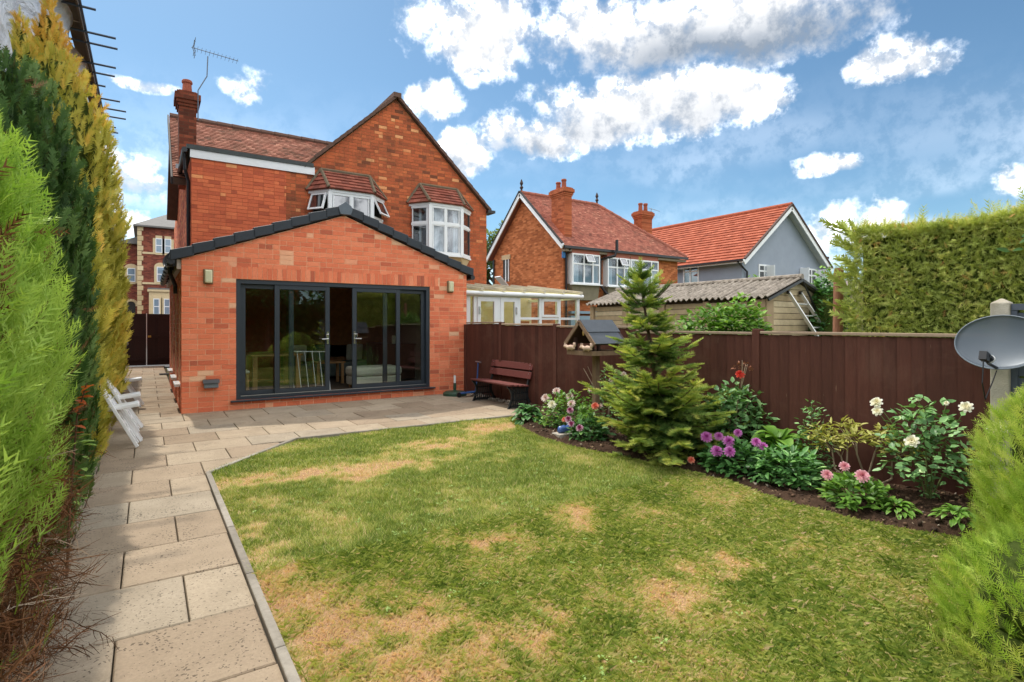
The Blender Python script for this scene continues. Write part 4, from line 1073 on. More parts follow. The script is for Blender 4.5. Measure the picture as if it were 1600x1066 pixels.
bay(3.50, 5.44, 3.86, 4.95, .5, 3.5, 4.86, 5.50, hs, ((), (.62,)), ((.5,), ()), ((), (.62,)), opens={(0, 0, 1): .35, (2, 0, 1): .45})
bay(6.25, 8.19, 6.63, 7.63, .5, 3.5, 4.86, 5.50, hs, ((), (.63,)), ((.48,), (.63,)), ((), (.63,)), curtain=True)

# ---------------------------------------------------------------- side gate and the house across the street
M_GATE = toned('gate_brown', [(0, C(44, 25, 24)), (1, C(54, 32, 30))], .6, .2, 20, .3)
for gi, (xa, xb, lab) in enumerate(((-.82, -.035, 'left leaf of the dark brown side gate'), (-.005, .80, 'right leaf of the dark brown side gate with brass latch'))):
    t = thing('side_gate', lab, 'gate', ((xa + xb) / 2, 23.8, 0), 'dark brown gates at the end of the path')
    n = 7; wd = (xb - xa) / n
    for i in range(n): B().box(xa + i * wd + .0005, xa + (i + 1) * wd - .0005, 23.8 + .004 * (i % 2), 23.825, .03, 1.88, random.random()).build('board', M_GATE, t)
    B().box(xa, xb, 23.826, 23.84, .03, 1.87).build('backing', M_GATE, t)
    for z in (.2, 1.0, 1.75): B().box(xa, xb, 23.77, 23.799, z, z + .09).build('rail', M_GATE, t)
    if gi: B().box(xa + .02, xa + .12, 23.74, 23.768, 1.03, 1.10).build('latch', plain('brass', C(190, 150, 80), .3, .1, 6, metal=.9), t)
B().box(-.03, -.01, 23.75, 23.79, .05, 1.9).build('gap_daylight_strip', M_WHITE, t)  # white strip standing in for daylight showing between the two leaves
VY = 48.0
BKV = [(0, C(96, 52, 44)), (.5, C(124, 66, 54)), (1, C(150, 84, 66))]
M_VIC = brick_tex('victorian_brick', 'X', BKV, C(124, 84, 70), .09, .24); M_STONE = toned('bath_stone', [(0, C(196, 172, 132)), (1, C(222, 202, 164))], .85, .12, 8, .2)
vh = thing('victorian_house', 'dark red Victorian house with pale stone quoins beyond the side gate', 'house', (1, VY, 0))
M_VROOF = plain('slate_roof', C(110, 108, 106), .8, .12, 5, bmp=.2)
w = B(); w.box(-.58, 6, VY, VY + 8, 0, 8.65); w.build('wall', M_VIC, vh)
w = B(); w.box(-1.63, -.581, VY + .8, VY + 7, 0, 7.35); w.build('side_wing', M_VIC, vh)
b = B(); b.add([(-.85, VY - .3, 8.66), (6.3, VY - .3, 8.66), (6.3, VY + 8.3, 8.66), (-.85, VY + 8.3, 8.66), (2.9, VY + 4, 11.0)], [(0, 1, 4), (1, 2, 4), (2, 3, 4), (3, 0, 4), (3, 2, 1, 0)]); b.box(-.85, 6.3, VY - .3, VY + 8.3, 8.55, 8.659); b.build('roof', M_VROOF, vh)
b = B(); b.add([(-1.9, VY + .5, 7.36), (-.585, VY + .5, 7.36), (-.585, VY + 7.2, 7.36), (-1.9, VY + 7.2, 7.36), (-.585, VY + .5, 7.9), (-.585, VY + 7.2, 7.9)], [(0, 1, 4), (0, 4, 5, 3), (2, 3, 5), (3, 2, 1, 0)]); b.build('wing_roof', M_VROOF, vh)
for k in range(24):
    z = k * .36; ww = .30 if k % 2 else .20
    B().box(-.60, -.60 + ww + .06, VY - .03, VY - .001, z + .01, z + .34, random.random()).build('quoin', M_STONE, vh)
for z in (4.42, 6.62): B().box(-.3, 6.02, VY - .035, VY - .001, z, z + .14).build('stone_band', M_STONE, vh)
def vwin(x, z, ww, hh, arch=True, y=VY):
    s_ = B(); s_.box(x - .16, x - .0, y - .05, y - .001, z - .1, z + hh); s_.box(x + ww, x + ww + .16, y - .05, y - .001, z - .1, z + hh); s_.box(x, x + ww, y - .06, y - .001, z - .16, z - .02)
    if arch:
        pts = [(x - .16, y - .05, z + hh)] + [(x + ww / 2 + (ww / 2 + .16) * math.cos(a), y - .05, z + hh + (ww / 2 + .16) * .75 * math.sin(a)) for a in np.linspace(math.pi, 0, 9)][1:-1] + [(x + ww + .16, y - .05, z + hh)]
        s_.prism(pts, (0, -1, 0), .049)
    else: s_.box(x, x + ww, y - .05, y - .001, z + hh, z + hh + .2)
    so_ = s_.build('window_surround', M_STONE, vh)
    f_ = casement('window', (x, y - .055, z), (1, 0, 0), (0, -1, 0), ww, hh, so_, transoms=(hh * .5,), fr=.05, sill=False) if False else None
    fr_ = B(); fr_.box(x, x + .05, y - .08, y - .052, z, z + hh); fr_.box(x + ww - .05, x + ww, y - .08, y - .052, z, z + hh); fr_.box(x + .05, x + ww - .05, y - .08, y - .052, z, z + .06); fr_.box(x + .05, x + ww - .05, y - .08, y - .052, z + hh - .06, z + hh); fr_.box(x + .05, x + ww - .05, y - .08, y - .052, z + hh * .48, z + hh * .53)
    fr_.build('frame', M_WHITE, so_); B().box(x + .05, x + ww - .05, y - .07, y - .06, z + .06, z + hh - .06).build('pane', M_GLASSV, so_)
M_GLASSV = glass('pale_pane', ior=1.6, body=C(120, 140, 156))
vwin(-1.22, 4.6, .5, 1.0, True, VY + .8)
for x in (.50, 1.06): vwin(x, 6.75, .42, 1.05, False)
vwin(.58, 4.62, .5, 1.1, True)
b = B(); b.box(.1, 3.2, VY - .9, VY - .002, 0, 3.85); b.build('stone_bay', M_STONE, vh); B().box(0, 3.3, VY - 1.0, VY - .002, 3.851, 4.0).build('bay_cornice', M_STONE, vh)
B().box(.03, 3.27, VY - .95, VY - .01, 4.001, 4.12).build('bay_flat_roof', M_VROOF, vh)
for x in (.36, 1.0): vwin(x, 2.2, .38, 1.15, True, VY - .9)
b = B(); b.prism([(-1.26, VY + .78, 0), (-.72, VY + .78, 0), (-.72, VY + .78, 2.9)] + [(-.99 + .27 * math.cos(a), VY + .78, 2.9 + .27 * math.sin(a)) for a in np.linspace(0, math.pi, 9)][1:-1] + [(-1.26, VY + .78, 2.9)], (0, -1, 0), .02); b.build('porch_arch', M_DARKIN, vh)
b = B()
for a in np.linspace(0, math.pi, 9): b.obox((-.99 + .36 * math.cos(a), VY + .77, 2.9 + .36 * math.sin(a)), (.09 * math.cos(a), 0, .09 * math.sin(a)), (-.07 * math.sin(a), 0, .07 * math.cos(a)), (0, .04, 0), random.random())
b.build('arch_stones', M_STONE, vh)
b = B(); b.tube([(-1.72, VY + .7, 0), (-1.72, VY + .7, 7.2)], .05, 8); b.build('downpipe', plain('grey_pipe', C(170, 172, 176), .5, .05, 5), vh)
# ---------------------------------------------------------------- neighbour's brick house
NX0, NX1, NY0, NY1 = 16.0, 23.9, 19.9, 26.0; NE, NR, NYM = 5.15, 8.1, 23.0
BKN = [(0, C(150, 84, 50)), (.5, C(184, 106, 64)), (1, C(208, 130, 84))]
nb = thing('neighbour_house', 'orange brick neighbouring house with clay tiled hipped roof and two chimneys', 'house', (20, NY0, 0))
M_NBX = brick_tex('neighbour_brick_x', 'X', BKN, C(176, 112, 74), .088, .235, dirt=C(140, 82, 54), dirt_amt=.3); M_NBY = brick_tex('neighbour_brick_y', 'Y', BKN, C(176, 112, 74), .088, .235, dirt=C(140, 82, 54), dirt_amt=.3)
B().box(NX0 + .3, NX1, NY0, NY0 + .3, 0, NE).build('rear_wall', M_NBX, nb); B().box(NX0 + .3, NX1, NY1 - .3, NY1, 0, NE).build('street_wall', M_NBX, nb)
w = B(); w.prism([(NX0, NY0, 0), (NX0, NY1, 0), (NX0, NY1, NE), (NX0, NYM, NR - .1), (NX0, NY0, NE)], (-1, 0, 0), .3); w.build('gable_wall', M_NBY, nb); B().box(NX1 - .3, NX1 + .001, NY0 + .3, NY1 - .3, 0, NE).build('end_wall', M_NBY, nb)
M_NT = toned('neighbour_clay_tile', [(0, C(122, 72, 60)), (.4, C(160, 96, 80)), (.75, C(180, 114, 94)), (1, C(200, 138, 114))], .9, .2, 25, .4, dirt=C(112, 92, 74), dirt_amt=.4)
sv = Vector((0, NYM - NY0 + .35, NR - NE + .1)); Ls = sv.length; RE = 20.9 - (NX0 - .25)
wid = NX1 + .35 - (NX0 - .25)
T_ = B(); tile_slope(T_, (NX0 - .25, NY0 - .35, NE - .06), (1, 0, 0), sv, [(-1, 0, 0), (0, -1, 0), (0, 1, Ls), (Ls, (wid - RE), Ls * wid)], .17, .105, seed=41)
stuff(T_.build('roof_tiles', M_NT, nb))
b = B(); e0 = (NX0 - .25, NY0 - .35, NE - .1); e1 = (NX1 + .35, NY0 - .35, NE - .1); e2 = (NX1 + .35, NY1 + .35, NE - .1); e3 = (NX0 - .25, NY1 + .35, NE - .1); r0 = (NX0 - .25, NYM, NR); r1 = (20.9, NYM, NR)
b.add([e0, e1, e2, e3, r0, r1], [(0, 1, 5, 4), (1, 2, 5), (2, 3, 4, 5)]); b.build('roof', M_NT, nb)
for (a, c) in ((e0, r0), (e3, r0)):
    a, c = Vector(a), Vector(c); d = Vector((-.05, 0, -.0)); B().beam(a + d + Vector((0, 0, -.02)), c + d + Vector((0, 0, -.02)), .06, .24, (0, 0, 1)).build('bargeboard', M_WHITE, nb)
    B().beam(a + d + Vector((-.01, 0, .13)), c + d + Vector((-.01, 0, .13)), .12, .05, (0, 0, 1)).build('verge', plain('dark_barge', C(52, 46, 44)), nb)
for i in range(12):
    a = NX0 - .25 + i * .43; B().tube([(a, NYM, NR + .07), (a + .42, NYM, NR + .07)], [.11, .10], 8).build('ridge_tile', M_NT, nb)
d = (Vector(e1) - Vector(r1)) / 11
for i in range(11): B().tube([Vector(r1) + d * i + Vector((0, 0, .06)), Vector(r1) + d * (i + .97) + Vector((0, 0, .06))], [.09, .11], 8).build('ridge_tile', M_NT, nb)
M_FIN = plain('dark_finial', C(62, 46, 42), .8, .1, 5)
for fx in (NX0 - .2, 20.9): B().lathe([(.06, 0), (.05, .12), (.1, .2), (.04, .3), (.09, .42), (.02, .62)], (fx, NYM, NR + .12), 8).build('finial', M_FIN, nb)
B().box(NX0 - .25, NX1 + .35, NY0 - .45, NY0 - .36, NE - .18, NE - .06).build('gutter', M_BLACK, nb); B().box(NX0 - .1, NX1 + .3, NY0 - .33, NY0 - .001, NE - .3, NE - .19).build('fascia', plain('fascia_dark_cream', C(150, 132, 112), .7, .1, 5), nb)
M_CH2 = brick_tex('neighbour_chimney_brick', 'Y', [(0, C(140, 74, 48)), (.5, C(170, 90, 58)), (1, C(190, 108, 72))], C(150, 96, 68), .088, .23)
chimney(16.25, 16.68, 20.1, 21.1, 4.9, 7.95, [(16.45, 20.4, .42), (16.45, 20.82, .36)], nb, M_CH2, M_POT)
chimney(22.55, 23.35, 21.2, 21.8, 5.0, 7.75, [(22.75, 21.5, .45), (23.15, 21.5, .48)], nb, M_CH2, M_POT)
b = B(); b.tube([(23.5, 21.4, 6.0), (23.5, 21.4, 8.0)], .02, 6); b.tube([(23.3, 21.4, 7.98), (24.2, 21.4, 7.9)], .015, 5); b.build('aerial', M_GALV, nb)
# rear bays with brown rendered aprons
M_NREND = plain('apron_render', C(120, 112, 92), .9, .12, 5)
def nbay(xa, xb, z0, z1, opens=()):
    yf = NY0 - .34
    b = B(); b.box(xa, xb, yf, NY0 - .001, z1, z1 + .33); b.build('bay_head', M_NT, nb)
    b = B(); b.prism([(xa, yf, z0 - .02), (xb, yf, z0 - .02), (xb - .12, yf, z0 - .75), (xa + .12, yf, z0 - .75)], (0, -1, 0), .45); b.build('bay_apron', M_NREND, nb)
    L = xb - xa; f = casement('bay_window', (xa, yf, z0), (1, 0, 0), (0, -1, 0), L, z1 - z0, nb, bars=(L * .42, L * .74), transoms=((z1 - z0) * .66,), fr=.07, gl=M_GLASSB)
    B().box(xa + .01, xa + .07, yf + .04, NY0 - .002, z0, z1).build('bay_cheek', M_WHITE, f); B().box(xb - .07, xb - .01, yf + .04, NY0 - .002, z0, z1).build('bay_cheek', M_WHITE, f)
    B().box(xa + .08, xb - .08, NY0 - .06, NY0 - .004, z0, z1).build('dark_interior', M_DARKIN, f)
    # drawn-back curtains and leaded upper lights
    for k, (u0, u1) in enumerate(((.06, .32), (.78, .94))):
        V = []; n_ = 16
        for i in range(n_ + 1):
            t = i / n_; xx = xa + L * (u0 + (u1 - u0) * t); yq = yf + .16 + .03 * math.sin(i * 2.1); V += [(xx, yq, z0 + .05), (xx, yq, z1 - .05)]
        B().add(V, [(2 * i, 2 * i + 2, 2 * i + 3, 2 * i + 1) for i in range(n_)]).build('curtain', M_CURT, f)
    ld = B(); zt0, zt1 = z0 + (z1 - z0) * .70, z1 - .08
    for i in range(14):
        x_ = xa + .1 + (L - .2) * i / 14; s_ = .27
        if x_ + s_ < xb - .05:
            ld.beam((x_, yf + .005, zt0), (x_ + s_, yf + .005, zt1), .006, .008, (0, 1, 0)); ld.beam((x_ + s_, yf + .006, zt0), (x_, yf + .006, zt1), .006, .008, (0, 1, 0))
    ld.build('leading', plain('lead_came', C(70, 74, 78), .5, .1, 5), f)
    for (u, zz) in opens: open_light((xa + L * u, yf - .02, z0 + (z1 - z0) * .68), (1, 0, 0), (0, -1, 0), L * .28, (z1 - z0) * .3, .5, f)
nbay(16.25, 17.95, 3.38, 4.78, [(.44, 0)]); nbay(18.45, 19.95, 3.35, 4.74, [(.5, 0)]); nbay(20.0, 22.0, 3.35, 4.74)
b = B(); b.tube([(18.82, NY0 - .6, NE - .1), (18.82, NY0 - .6, 5.55)], .075, 10); b.tube([(18.82, NY0 - .58, NE - .1), (18.75, NY0 - .55, 4.8), (18.2, NY0 - .12, 4.62), (18.2, NY0 - .1, 3.4), (18.4, NY0 - .3, 3.0), (18.75, NY0 - .35, 2.8)], .07, 10); b.build('soil_pipe', M_BLACK, nb)
b = B(); b.tube([(16.12, NY0 - .42, NE - .15), (16.12, NY0 - .08, 4.7), (16.12, NY0 - .08, .1)], .05, 8); b.build('downpipe', M_BLACK, nb)
b = B(); b.tube([(NX0 - .07, NY1 - .1, NE - .1), (NX0 - .07, NY1 - .1, .1)], .05, 8); b.build('downpipe', M_BLACK, nb)
tag(B().box(15.9, 16.05, NY0 - .12, NY0 - .01, 4.55, 4.85).build('alarm_box', plain('alarm_blue', C(40, 110, 170), .4, .05, 5), None, bevel=.02), 'blue burglar alarm box high on the neighbouring house corner', 'alarm box')
b = B(); b.box(NX0 - .03, NX0 - .001, 24.4, 25.0, 3.78, 4.95); ww_ = b.build('gable_window', M_DARKIN, nb)
B().box(NX0 - .06, NX0 - .001, 24.3, 25.1, 4.951, 5.2).build('lintel', plain('lintel_stone', C(196, 168, 130), .85, .1, 5), ww_)
b = B(); b.box(NX0 - .07, NX0 - .031, 24.4, 24.46, 3.78, 4.95); b.box(NX0 - .07, NX0 - .031, 24.67, 24.73, 3.78, 4.95); b.build('frame', M_WHITE, ww_)
b = B(); b.obox((NX0 - .32, 24.68, 3.78), (.26, 0, -.24), (0, .27, 0), (.02, 0, .022)); b.build('open_sash', M_WHITE, ww_)
# ground floor door canopy glimpsed behind the conservatory
b = B(); b.box(16.3, 18.3, NY0 - .25, NY0 - .002, 2.0, 2.12); b.box(16.3, 18.3, NY0 - .2, NY0 - .003, 1.0, 1.9); b.build('ground_floor_window', M_GLASSV, nb)

# ---------------------------------------------------------------- grey rendered house
GX0, GX1, GY0, GY1 = 28.8, 37.45, 19.3, 31.0; GE, GR, GM = 5.45, 8.75, 33.15
gh = thing('grey_house', 'grey rendered house with white bargeboards and new orange tiled roof', 'house', (33, GY0, 0))
M_REND = plain('grey_render', C(150, 158, 172), .9, .05, 1.5, bmp=.15, spec=.2, dirt=C(160, 166, 176), dirt_amt=.4)
w = B(); w.prism([(GX0, GY0, 0), (GX1, GY0, 0), (GX1, GY0, GE), (GM, GY0, GR), (GX0, GY0, GE)], (0, -1, 0), GY1 - GY0); w.build('wall', M_REND, gh)
M_GT = toned('new_orange_tile', [(0, C(140, 70, 48)), (.5, C(164, 86, 60)), (1, C(182, 104, 78))], .85, .12, 12, .3)
sv = Vector((GM - GX0 + .5, 0, GR - GE + .38)); Ls = sv.length
T_ = B(); tile_slope(T_, (GX0 - .5, GY1 + .3, GE - .25), (0, -1, 0), sv, [(-1, 0, 0), (1, 0, GY1 - GY0 + .75), (0, -1, 0), (0, 1, Ls)], .30, .33, lift=.06, seed=51, bond=False)
stuff(T_.build('roof_tiles', M_GT, gh))
b = B()
for xe in (GX0 - .5, GX1 + .5):
    ze = GR + .13 - abs(xe - GM) * (GR - GE + .38) / (GM - GX0 + .5)
    b.prism([(xe, GY0 - .45, ze - .16), (GM, GY0 - .45, GR - .03), (GM, GY0 - .45, GR + .125), (xe, GY0 - .45, ze - .005)], (0, -1, 0), GY1 - GY0 + .75)
b.build('roof', plain('soffit_white', C(186, 190, 196), .6, .05, 4), gh)
for xe in (GX0 - .52, GX1 + .52):
    ze = GR + .13 - abs(xe - GM) * (GR - GE + .38) / (GM - GX0 + .5)
    B().beam((xe, GY0 - .48, ze - .17), (GM, GY0 - .48, GR - .05), .05, .28, (0, 0, 1)).build('bargeboard', M_WHITE, gh)
    B().beam((xe, GY0 - .5, ze + .04), (GM, GY0 - .5, GR + .17), .14, .09, (0, 0, 1)).build('verge', plain('brown_verge', C(78, 54, 48), .8, .1, 5), gh)
for i in range(26):
    a = GY0 - .5 + i * .45; B().tube([(GM, a, GR + .17), (GM, a + .44, GR + .17)], .13, 8).build('ridge_tile', M_GT, gh)
B().box(GX0 - .52, GX0 - .42, GY0 - .45, GY1, GE - .42, GE - .24).build('fascia', M_WHITE, gh); B().box(GX0 - .64, GX0 - .525, GY0 - .4, GY1, GE - .34, GE - .22).build('gutter', M_BLACK, gh)
b = B(); b.tube([(GX0 - .55, GY0 - .1, GE - .35), (GX0 + .3, GY0 - .12, GE - .9), (GX0 + .3, GY0 - .08, .2)], .06, 8); b.build('downpipe', M_BLACK, gh)
f = casement('window', (GX0 - .01, 23.5, 3.9), (0, -1, 0), (-1, 0, 0), 1.2, 1.35, gh, bars=(.55,), transoms=(.95,), fr=.09); open_light((GX0 - .04, 23.45, 4.85), (0, -1, 0), (-1, 0, 0), .55, .36, .9, f)
casement('window', (30.4, GY0 - .01, 3.7), (1, 0, 0), (0, -1, 0), 1.3, 1.4, gh, bars=(.6,), transoms=(1.0,), fr=.1)
B().beam((31.2, GY0 - .3, 3.75), (31.2, GY0 - .3, 5.05), .5, .05, (1, 0, 0)).build('open_casement', M_WHITE, gh)
f = casement('window', (35.0, GY0 - .01, 3.7), (1, 0, 0), (0, -1, 0), 1.9, 1.45, gh, bars=(.7, 1.3), transoms=(1.0,), fr=.1)
B().box(34.9, 34.96, GY0 - .6, GY0 - .02, 3.75, 5.1).build('open_casement', M_WHITE, f); B().box(36.95, 37.01, GY0 - .6, GY0 - .02, 3.75, 5.1).build('open_casement', M_WHITE, f)
w = B(); w.box(37.46, 40.2, GY0 + 1.0, GY0 + 6, 0, 6.15); w.build('flat_roofed_block', M_REND, gh); B().box(37.3, 40.4, GY0 + .9, GY0 + 6.1, 6.151, 6.3).build('parapet', plain('brown_verge', C(78, 54, 48)), gh)
b = B(); b.tube([(38.3, GY0 + .9, 4.9), (38.3, GY0 + .9, 1)], .07, 8); b.box(38.2, 38.4, GY0 + .8, GY0 + .98, 4.9, 5.2); b.build('hopper_and_pipe', M_BLACK, gh)
# low far roofs at the right
fh = thing('far_terrace', 'far low roofline glimpsed between the grey house and the hedge', 'house', (52, 24, 0))
B().box(48, 75, 24, 32, 0, 4.4).build('wall', plain('far_wall', C(150, 130, 116), .9, .1, 1), fh); B().prism([(47.5, 23.6, 4.401), (47.5, 32.4, 4.401), (47.5, 28, 6.0)], (-1, 0, 0), 28).build('roof', plain('far_roof', C(126, 112, 104), .9, .1, 1), fh)
for x_ in (55, 60): B().tube([(x_, 26, 5.1), (x_, 26, 8.2)], .04, 5).build('aerial', M_GALV, fh)

# ---------------------------------------------------------------- conservatory over the fence
CY = 11.5
cv = thing('conservatory', 'low white conservatory with polycarbonate roof showing over the fence', 'conservatory', (8, CY, 0))
M_CVB = plain('conservatory_inside', C(222, 202, 170), .9, .1, 2)
b = B(); b.box(6.0, 9.85, CY + 2.3, CY + 2.4, 0, 2.6); b.box(6.0, 9.85, CY + .1, CY + 2.3, -.02, .03); b.build('back_wall', M_CVB, cv)
B().box(6.05, 9.8, CY + .0, CY + .1, 0, .75).build('dwarf_wall', M_NBX, cv)
f = B()
def post(x, z0=.76, z1=2.17, w_=.05): f.box(x - w_, x + w_, CY + .0, CY + .07, z0, z1)
for x, w_ in ((6.37, .05), (6.56, .045), (7.22, .05), (7.82, .05), (8.50, .04), (9.13, .035), (9.77, .05)): post(x, w_=w_)
f.box(6.0, 9.82, CY - .005, CY + .075, 2.171, 2.27); f.box(7.87, 9.72, CY + .01, CY + .06, 1.62, 1.68)
f.box(9.73, 9.81, CY + .08, CY + 2.29, 2.17, 2.25); f.box(9.75, 9.80, CY + .9, CY + .98, .76, 2.169)
f.build('frame', M_WHITE, cv)
for (x0, x1) in ((6.61, 7.17), (7.27, 7.77)):
    d_ = B(); d_.box(x0, x0 + .09, CY - .02, CY + .05, .1, 2.165); d_.box(x1 - .09, x1, CY - .02, CY + .05, .1, 2.165); d_.box(x0 + .09, x1 - .09, CY - .02, CY + .05, 2.06, 2.165); d_.box(x0 + .09, x1 - .09, CY - .02, CY + .05, .1, .3)
    o = d_.build('door', M_WHITE, cv); B().box(x0 + .09, x1 - .09, CY + .01, CY + .02, .3, 2.06).build('pane', M_GLASS, o)
    B().box(x0 + .03 if x0 < 7 else x1 - .06, x0 + .06 if x0 < 7 else x1 - .03, CY - .05, CY - .021, 1.75, 1.93).build('handle', M_CHROME, o)
for (x0, x1, z0, z1) in ((6.42, 6.51, .8, 2.17), (7.87, 8.46, .8, 1.62), (7.87, 8.46, 1.68, 2.17), (8.54, 9.09, .8, 1.62), (8.54, 9.09, 1.68, 2.17), (9.17, 9.72, .8, 1.62), (9.17, 9.72, 1.68, 2.17)):
    B().box(x0, x1, CY + .03, CY + .04, z0, z1).build('pane', M_GLASS, cv)
b = B(); b.box(8.54, 8.60, CY - .012, CY + .02, 1.69, 2.16); b.box(9.04, 9.09, CY - .012, CY + .02, 1.69, 2.16); b.box(8.6, 9.04, CY - .012, CY + .02, 1.69, 1.75); b.box(8.6, 9.04, CY - .012, CY + .02, 2.1, 2.16); b.build('top_hung_sash', M_WHITE, cv)
B().tube([(5.98, CY - .08, 2.25), (9.86, CY - .08, 2.25)], .055, 10).build('gutter', M_WHITE, cv)
b = B(); b.add([(5.98, CY - .1, 2.305), (9.83, CY - .1, 2.305), (9.83, CY + 2.35, 2.61), (5.98, CY + 2.35, 2.61)], [(0, 1, 2, 3)]); b.build('roof_sheet', foliage('polycarbonate', [(0, C(236, 232, 214)), (1, C(236, 232, 214))], .8, .4, .3), cv)
for k in range(7):
    x_ = 6.05 + k * .62; B().beam((x_, CY - .15, 2.345), (x_, CY + 2.35, 2.66), .075, .06).build('glazing_bar', plain('dirty_white', C(206, 196, 172), .5, .1, 4), cv)
# things inside the conservatory that show through the panes
B().box(7.35, 7.62, CY + 2.2, CY + 2.29, .1, 2.1).build('inner_door', plain('oak', C(176, 128, 80)), cv); B().box(9.2, 9.7, CY + 2.2, CY + 2.29, .1, 1.6).build('inner_brick', M_NBX, cv)

# ---------------------------------------------------------------- sectional concrete garage with ladder
gx0, gx1, gy0, gy1 = 10.12, 12.35, 6.25, 11.2; ge, gr_, gm = 2.02, 2.42, 11.2
ga = thing('concrete_garage', 'old sectional concrete garage with mossy corrugated roof behind the fence', 'garage', (11.2, 6.25, 0))
M_PANEL = toned('concrete_panel', [(0, C(176, 154, 122)), (.5, C(196, 176, 142)), (1, C(212, 194, 162))], .9, .18, 10, .4, dirt=C(140, 124, 100), dirt_amt=.5)
M_GPOST = plain('garage_post', C(170, 146, 116), .9, .12, 6, bmp=.3)
b = B(); b.prism([(gx0 + .04, gy0 + .04, 0), (gx1, gy0 + .04, 0), (gx1, gy0 + .04, ge), (gm, gy0 + .04, gr_ - .02), (gx0 + .04, gy0 + .04, ge)], (0, -1, 0), gy1 - gy0 - .06); b.build('core', plain('panel_joint', C(84, 72, 58), .95, .1, 5), ga)
PH = .122
for r in range(20):
    z0, z1 = .02 + r * PH, .02 + (r + 1) * PH - .010
    q = clip([(gx0 + .22, z0), (gx1 - .05, z0), (gx1 - .05, z1), (gx0 + .22, z1)], [((gr_ - ge) / (gx1 - gm), 1, ge + (gr_ - ge) / (gx1 - gm) * gx1 - .04), (-(gr_ - ge) / (gm - gx0), 1, ge - (gr_ - ge) / (gm - gx0) * gx0 - .04)])
    if z0 > .9 and len(q) > 2 and area(q) > .01: B().prism([(a, gy0, z) for a, z in q], (0, -1, 0), .038, random.random()).build('panel', M_PANEL, ga, bevel=.006)
    if z0 > .9 and z0 < ge - .05:
        for k in range(4):
            ya = gy0 + .25 + k * 1.22; zz1 = min(z1, ge - .005); B().prism([(gx0, ya, z0), (gx0, ya + 1.05, z0), (gx0, ya + 1.05, zz1), (gx0, ya, zz1)], (-1, 0, 0), .038, random.random()).build('panel', M_PANEL, ga, bevel=.006)
for k in range(5): B().box(gx0 - .05, gx0 + .04, gy0 + .1 + k * 1.22 - (.1 if k == 0 else 0), gy0 + .25 + k * 1.22 - .015, 0, ge - .03).build('post', M_GPOST, ga, bevel=.01)
B().box(gx0 - .03, gx0 + .2, gy0 - .03, gy0 + .0, 0, ge - .02).build('corner_post', M_GPOST, ga, bevel=.01)
m, nt, p = nodes('asbestos_cement'); P = pos(nt)
c = ramp(nt, noise(nt, 6, 8, .72, P), [(.3, C(92, 84, 76)), (.5, C(142, 132, 120)), (.7, C(172, 162, 150))])
c = mixc(nt, rng_map(nt, noise(nt, 14, 6, .7, P), .52, .66, 0, .75), c, C(78, 72, 56))
nt.links.new(c, p.inputs['Base Color']); p.inputs['Roughness'].default_value = .95; nt.links.new(bump(nt, noise(nt, 40, 6, .7, P), .6, .01), p.inputs['Normal'])
def corrugated(xe, ze, xr, zr, y0, y1, pitch=.15, amp=.028):
    n = int((y1 - y0) / pitch * 8); V = []; F = []
    for i in range(n + 1):
        y = y0 + (y1 - y0) * i / n; o = amp * math.sin(2 * math.pi * (y - y0) / pitch)
        V += [(xe, y, ze + o), (xr, y, zr + o), (xe, y, ze + o - .012), (xr, y, zr + o - .012)]
    for i in range(n):
        a = 4 * i; F += [(a, a + 4, a + 5, a + 1), (a + 2, a + 3, a + 7, a + 6), (a, a + 2, a + 6, a + 4), (a + 1, a + 5, a + 7, a + 3)]
    F += [(0, 1, 3, 2), (4 * n, 4 * n + 2, 4 * n + 3, 4 * n + 1)]
    b_ = B(); b_.add(V, F); return b_
for k in range(5):   # sheets lapped along the roof
    ya, yb = gy0 - .1 + k * 1.05, gy0 + .98 + k * 1.05; z_ = .012 * (k % 2)
    corrugated(gx0 - .14, ge + .02 + z_, gm + .02, gr_ + .05 + z_, ya, yb).build('roof_sheet', m, ga); corrugated(gx1 + .14, ge + .02 + z_, gm - .02, gr_ + .05 + z_, ya, yb).build('roof_sheet', m, ga)
B().tube([(gm, gy0 - .12, gr_ + .06), (gm, gy1 + .3, gr_ + .06)], .06, 8).build('ridge_cap', m, ga)
b = B(); b.beam((gx0 - .14, gy0 - .12, ge - .045), (gm, gy0 - .12, gr_ - .01), .035, .05); b.beam((gm, gy0 - .12, gr_ - .01), (gx1 + .1, gy0 - .12, ge - .03), .035, .05); b.build('black_trim', M_BLACK, ga)
tag(B().tube([(11.2, gy0 - .14, 2.36), (11.45, gy0 - .15, 2.05), (12.0, gy0 - .16, 1.3), (12.3, gy0 - .15, .1)], .022, 6).build('black_cable', M_BLACK), 'black cable hanging down the garage gable beside the ladder', 'cable')
la = thing('ladder', 'aluminium ladder leaning against the concrete garage gable', 'ladder', (11.9, 5.6, 0))
M_ALU = plain('ladder_aluminium', C(206, 206, 202), .35, .05, 8, metal=.5)
l0 = (Vector((12.0, 5.45, 0.0)), Vector((10.80, gy0 - .05, 2.15))); l1 = (Vector((12.46, 5.45, 0.0)), Vector((11.25, gy0 - .05, 2.15)))
for a, c in (l0, l1):
    B().beam(a, c, .03, .065, (0, -1, 0)).build('stile', M_ALU, la); B().obox(c, (.03, 0, 0), (0, .025, 0), (0, 0, .035)).build('end_cap', M_BLACK, la)
for k in range(1, 9):
    t = k / 9; B().tube([l0[0].lerp(l0[1], t), l1[0].lerp(l1[1], t)], .016, 8).build('rung', M_ALU, la)
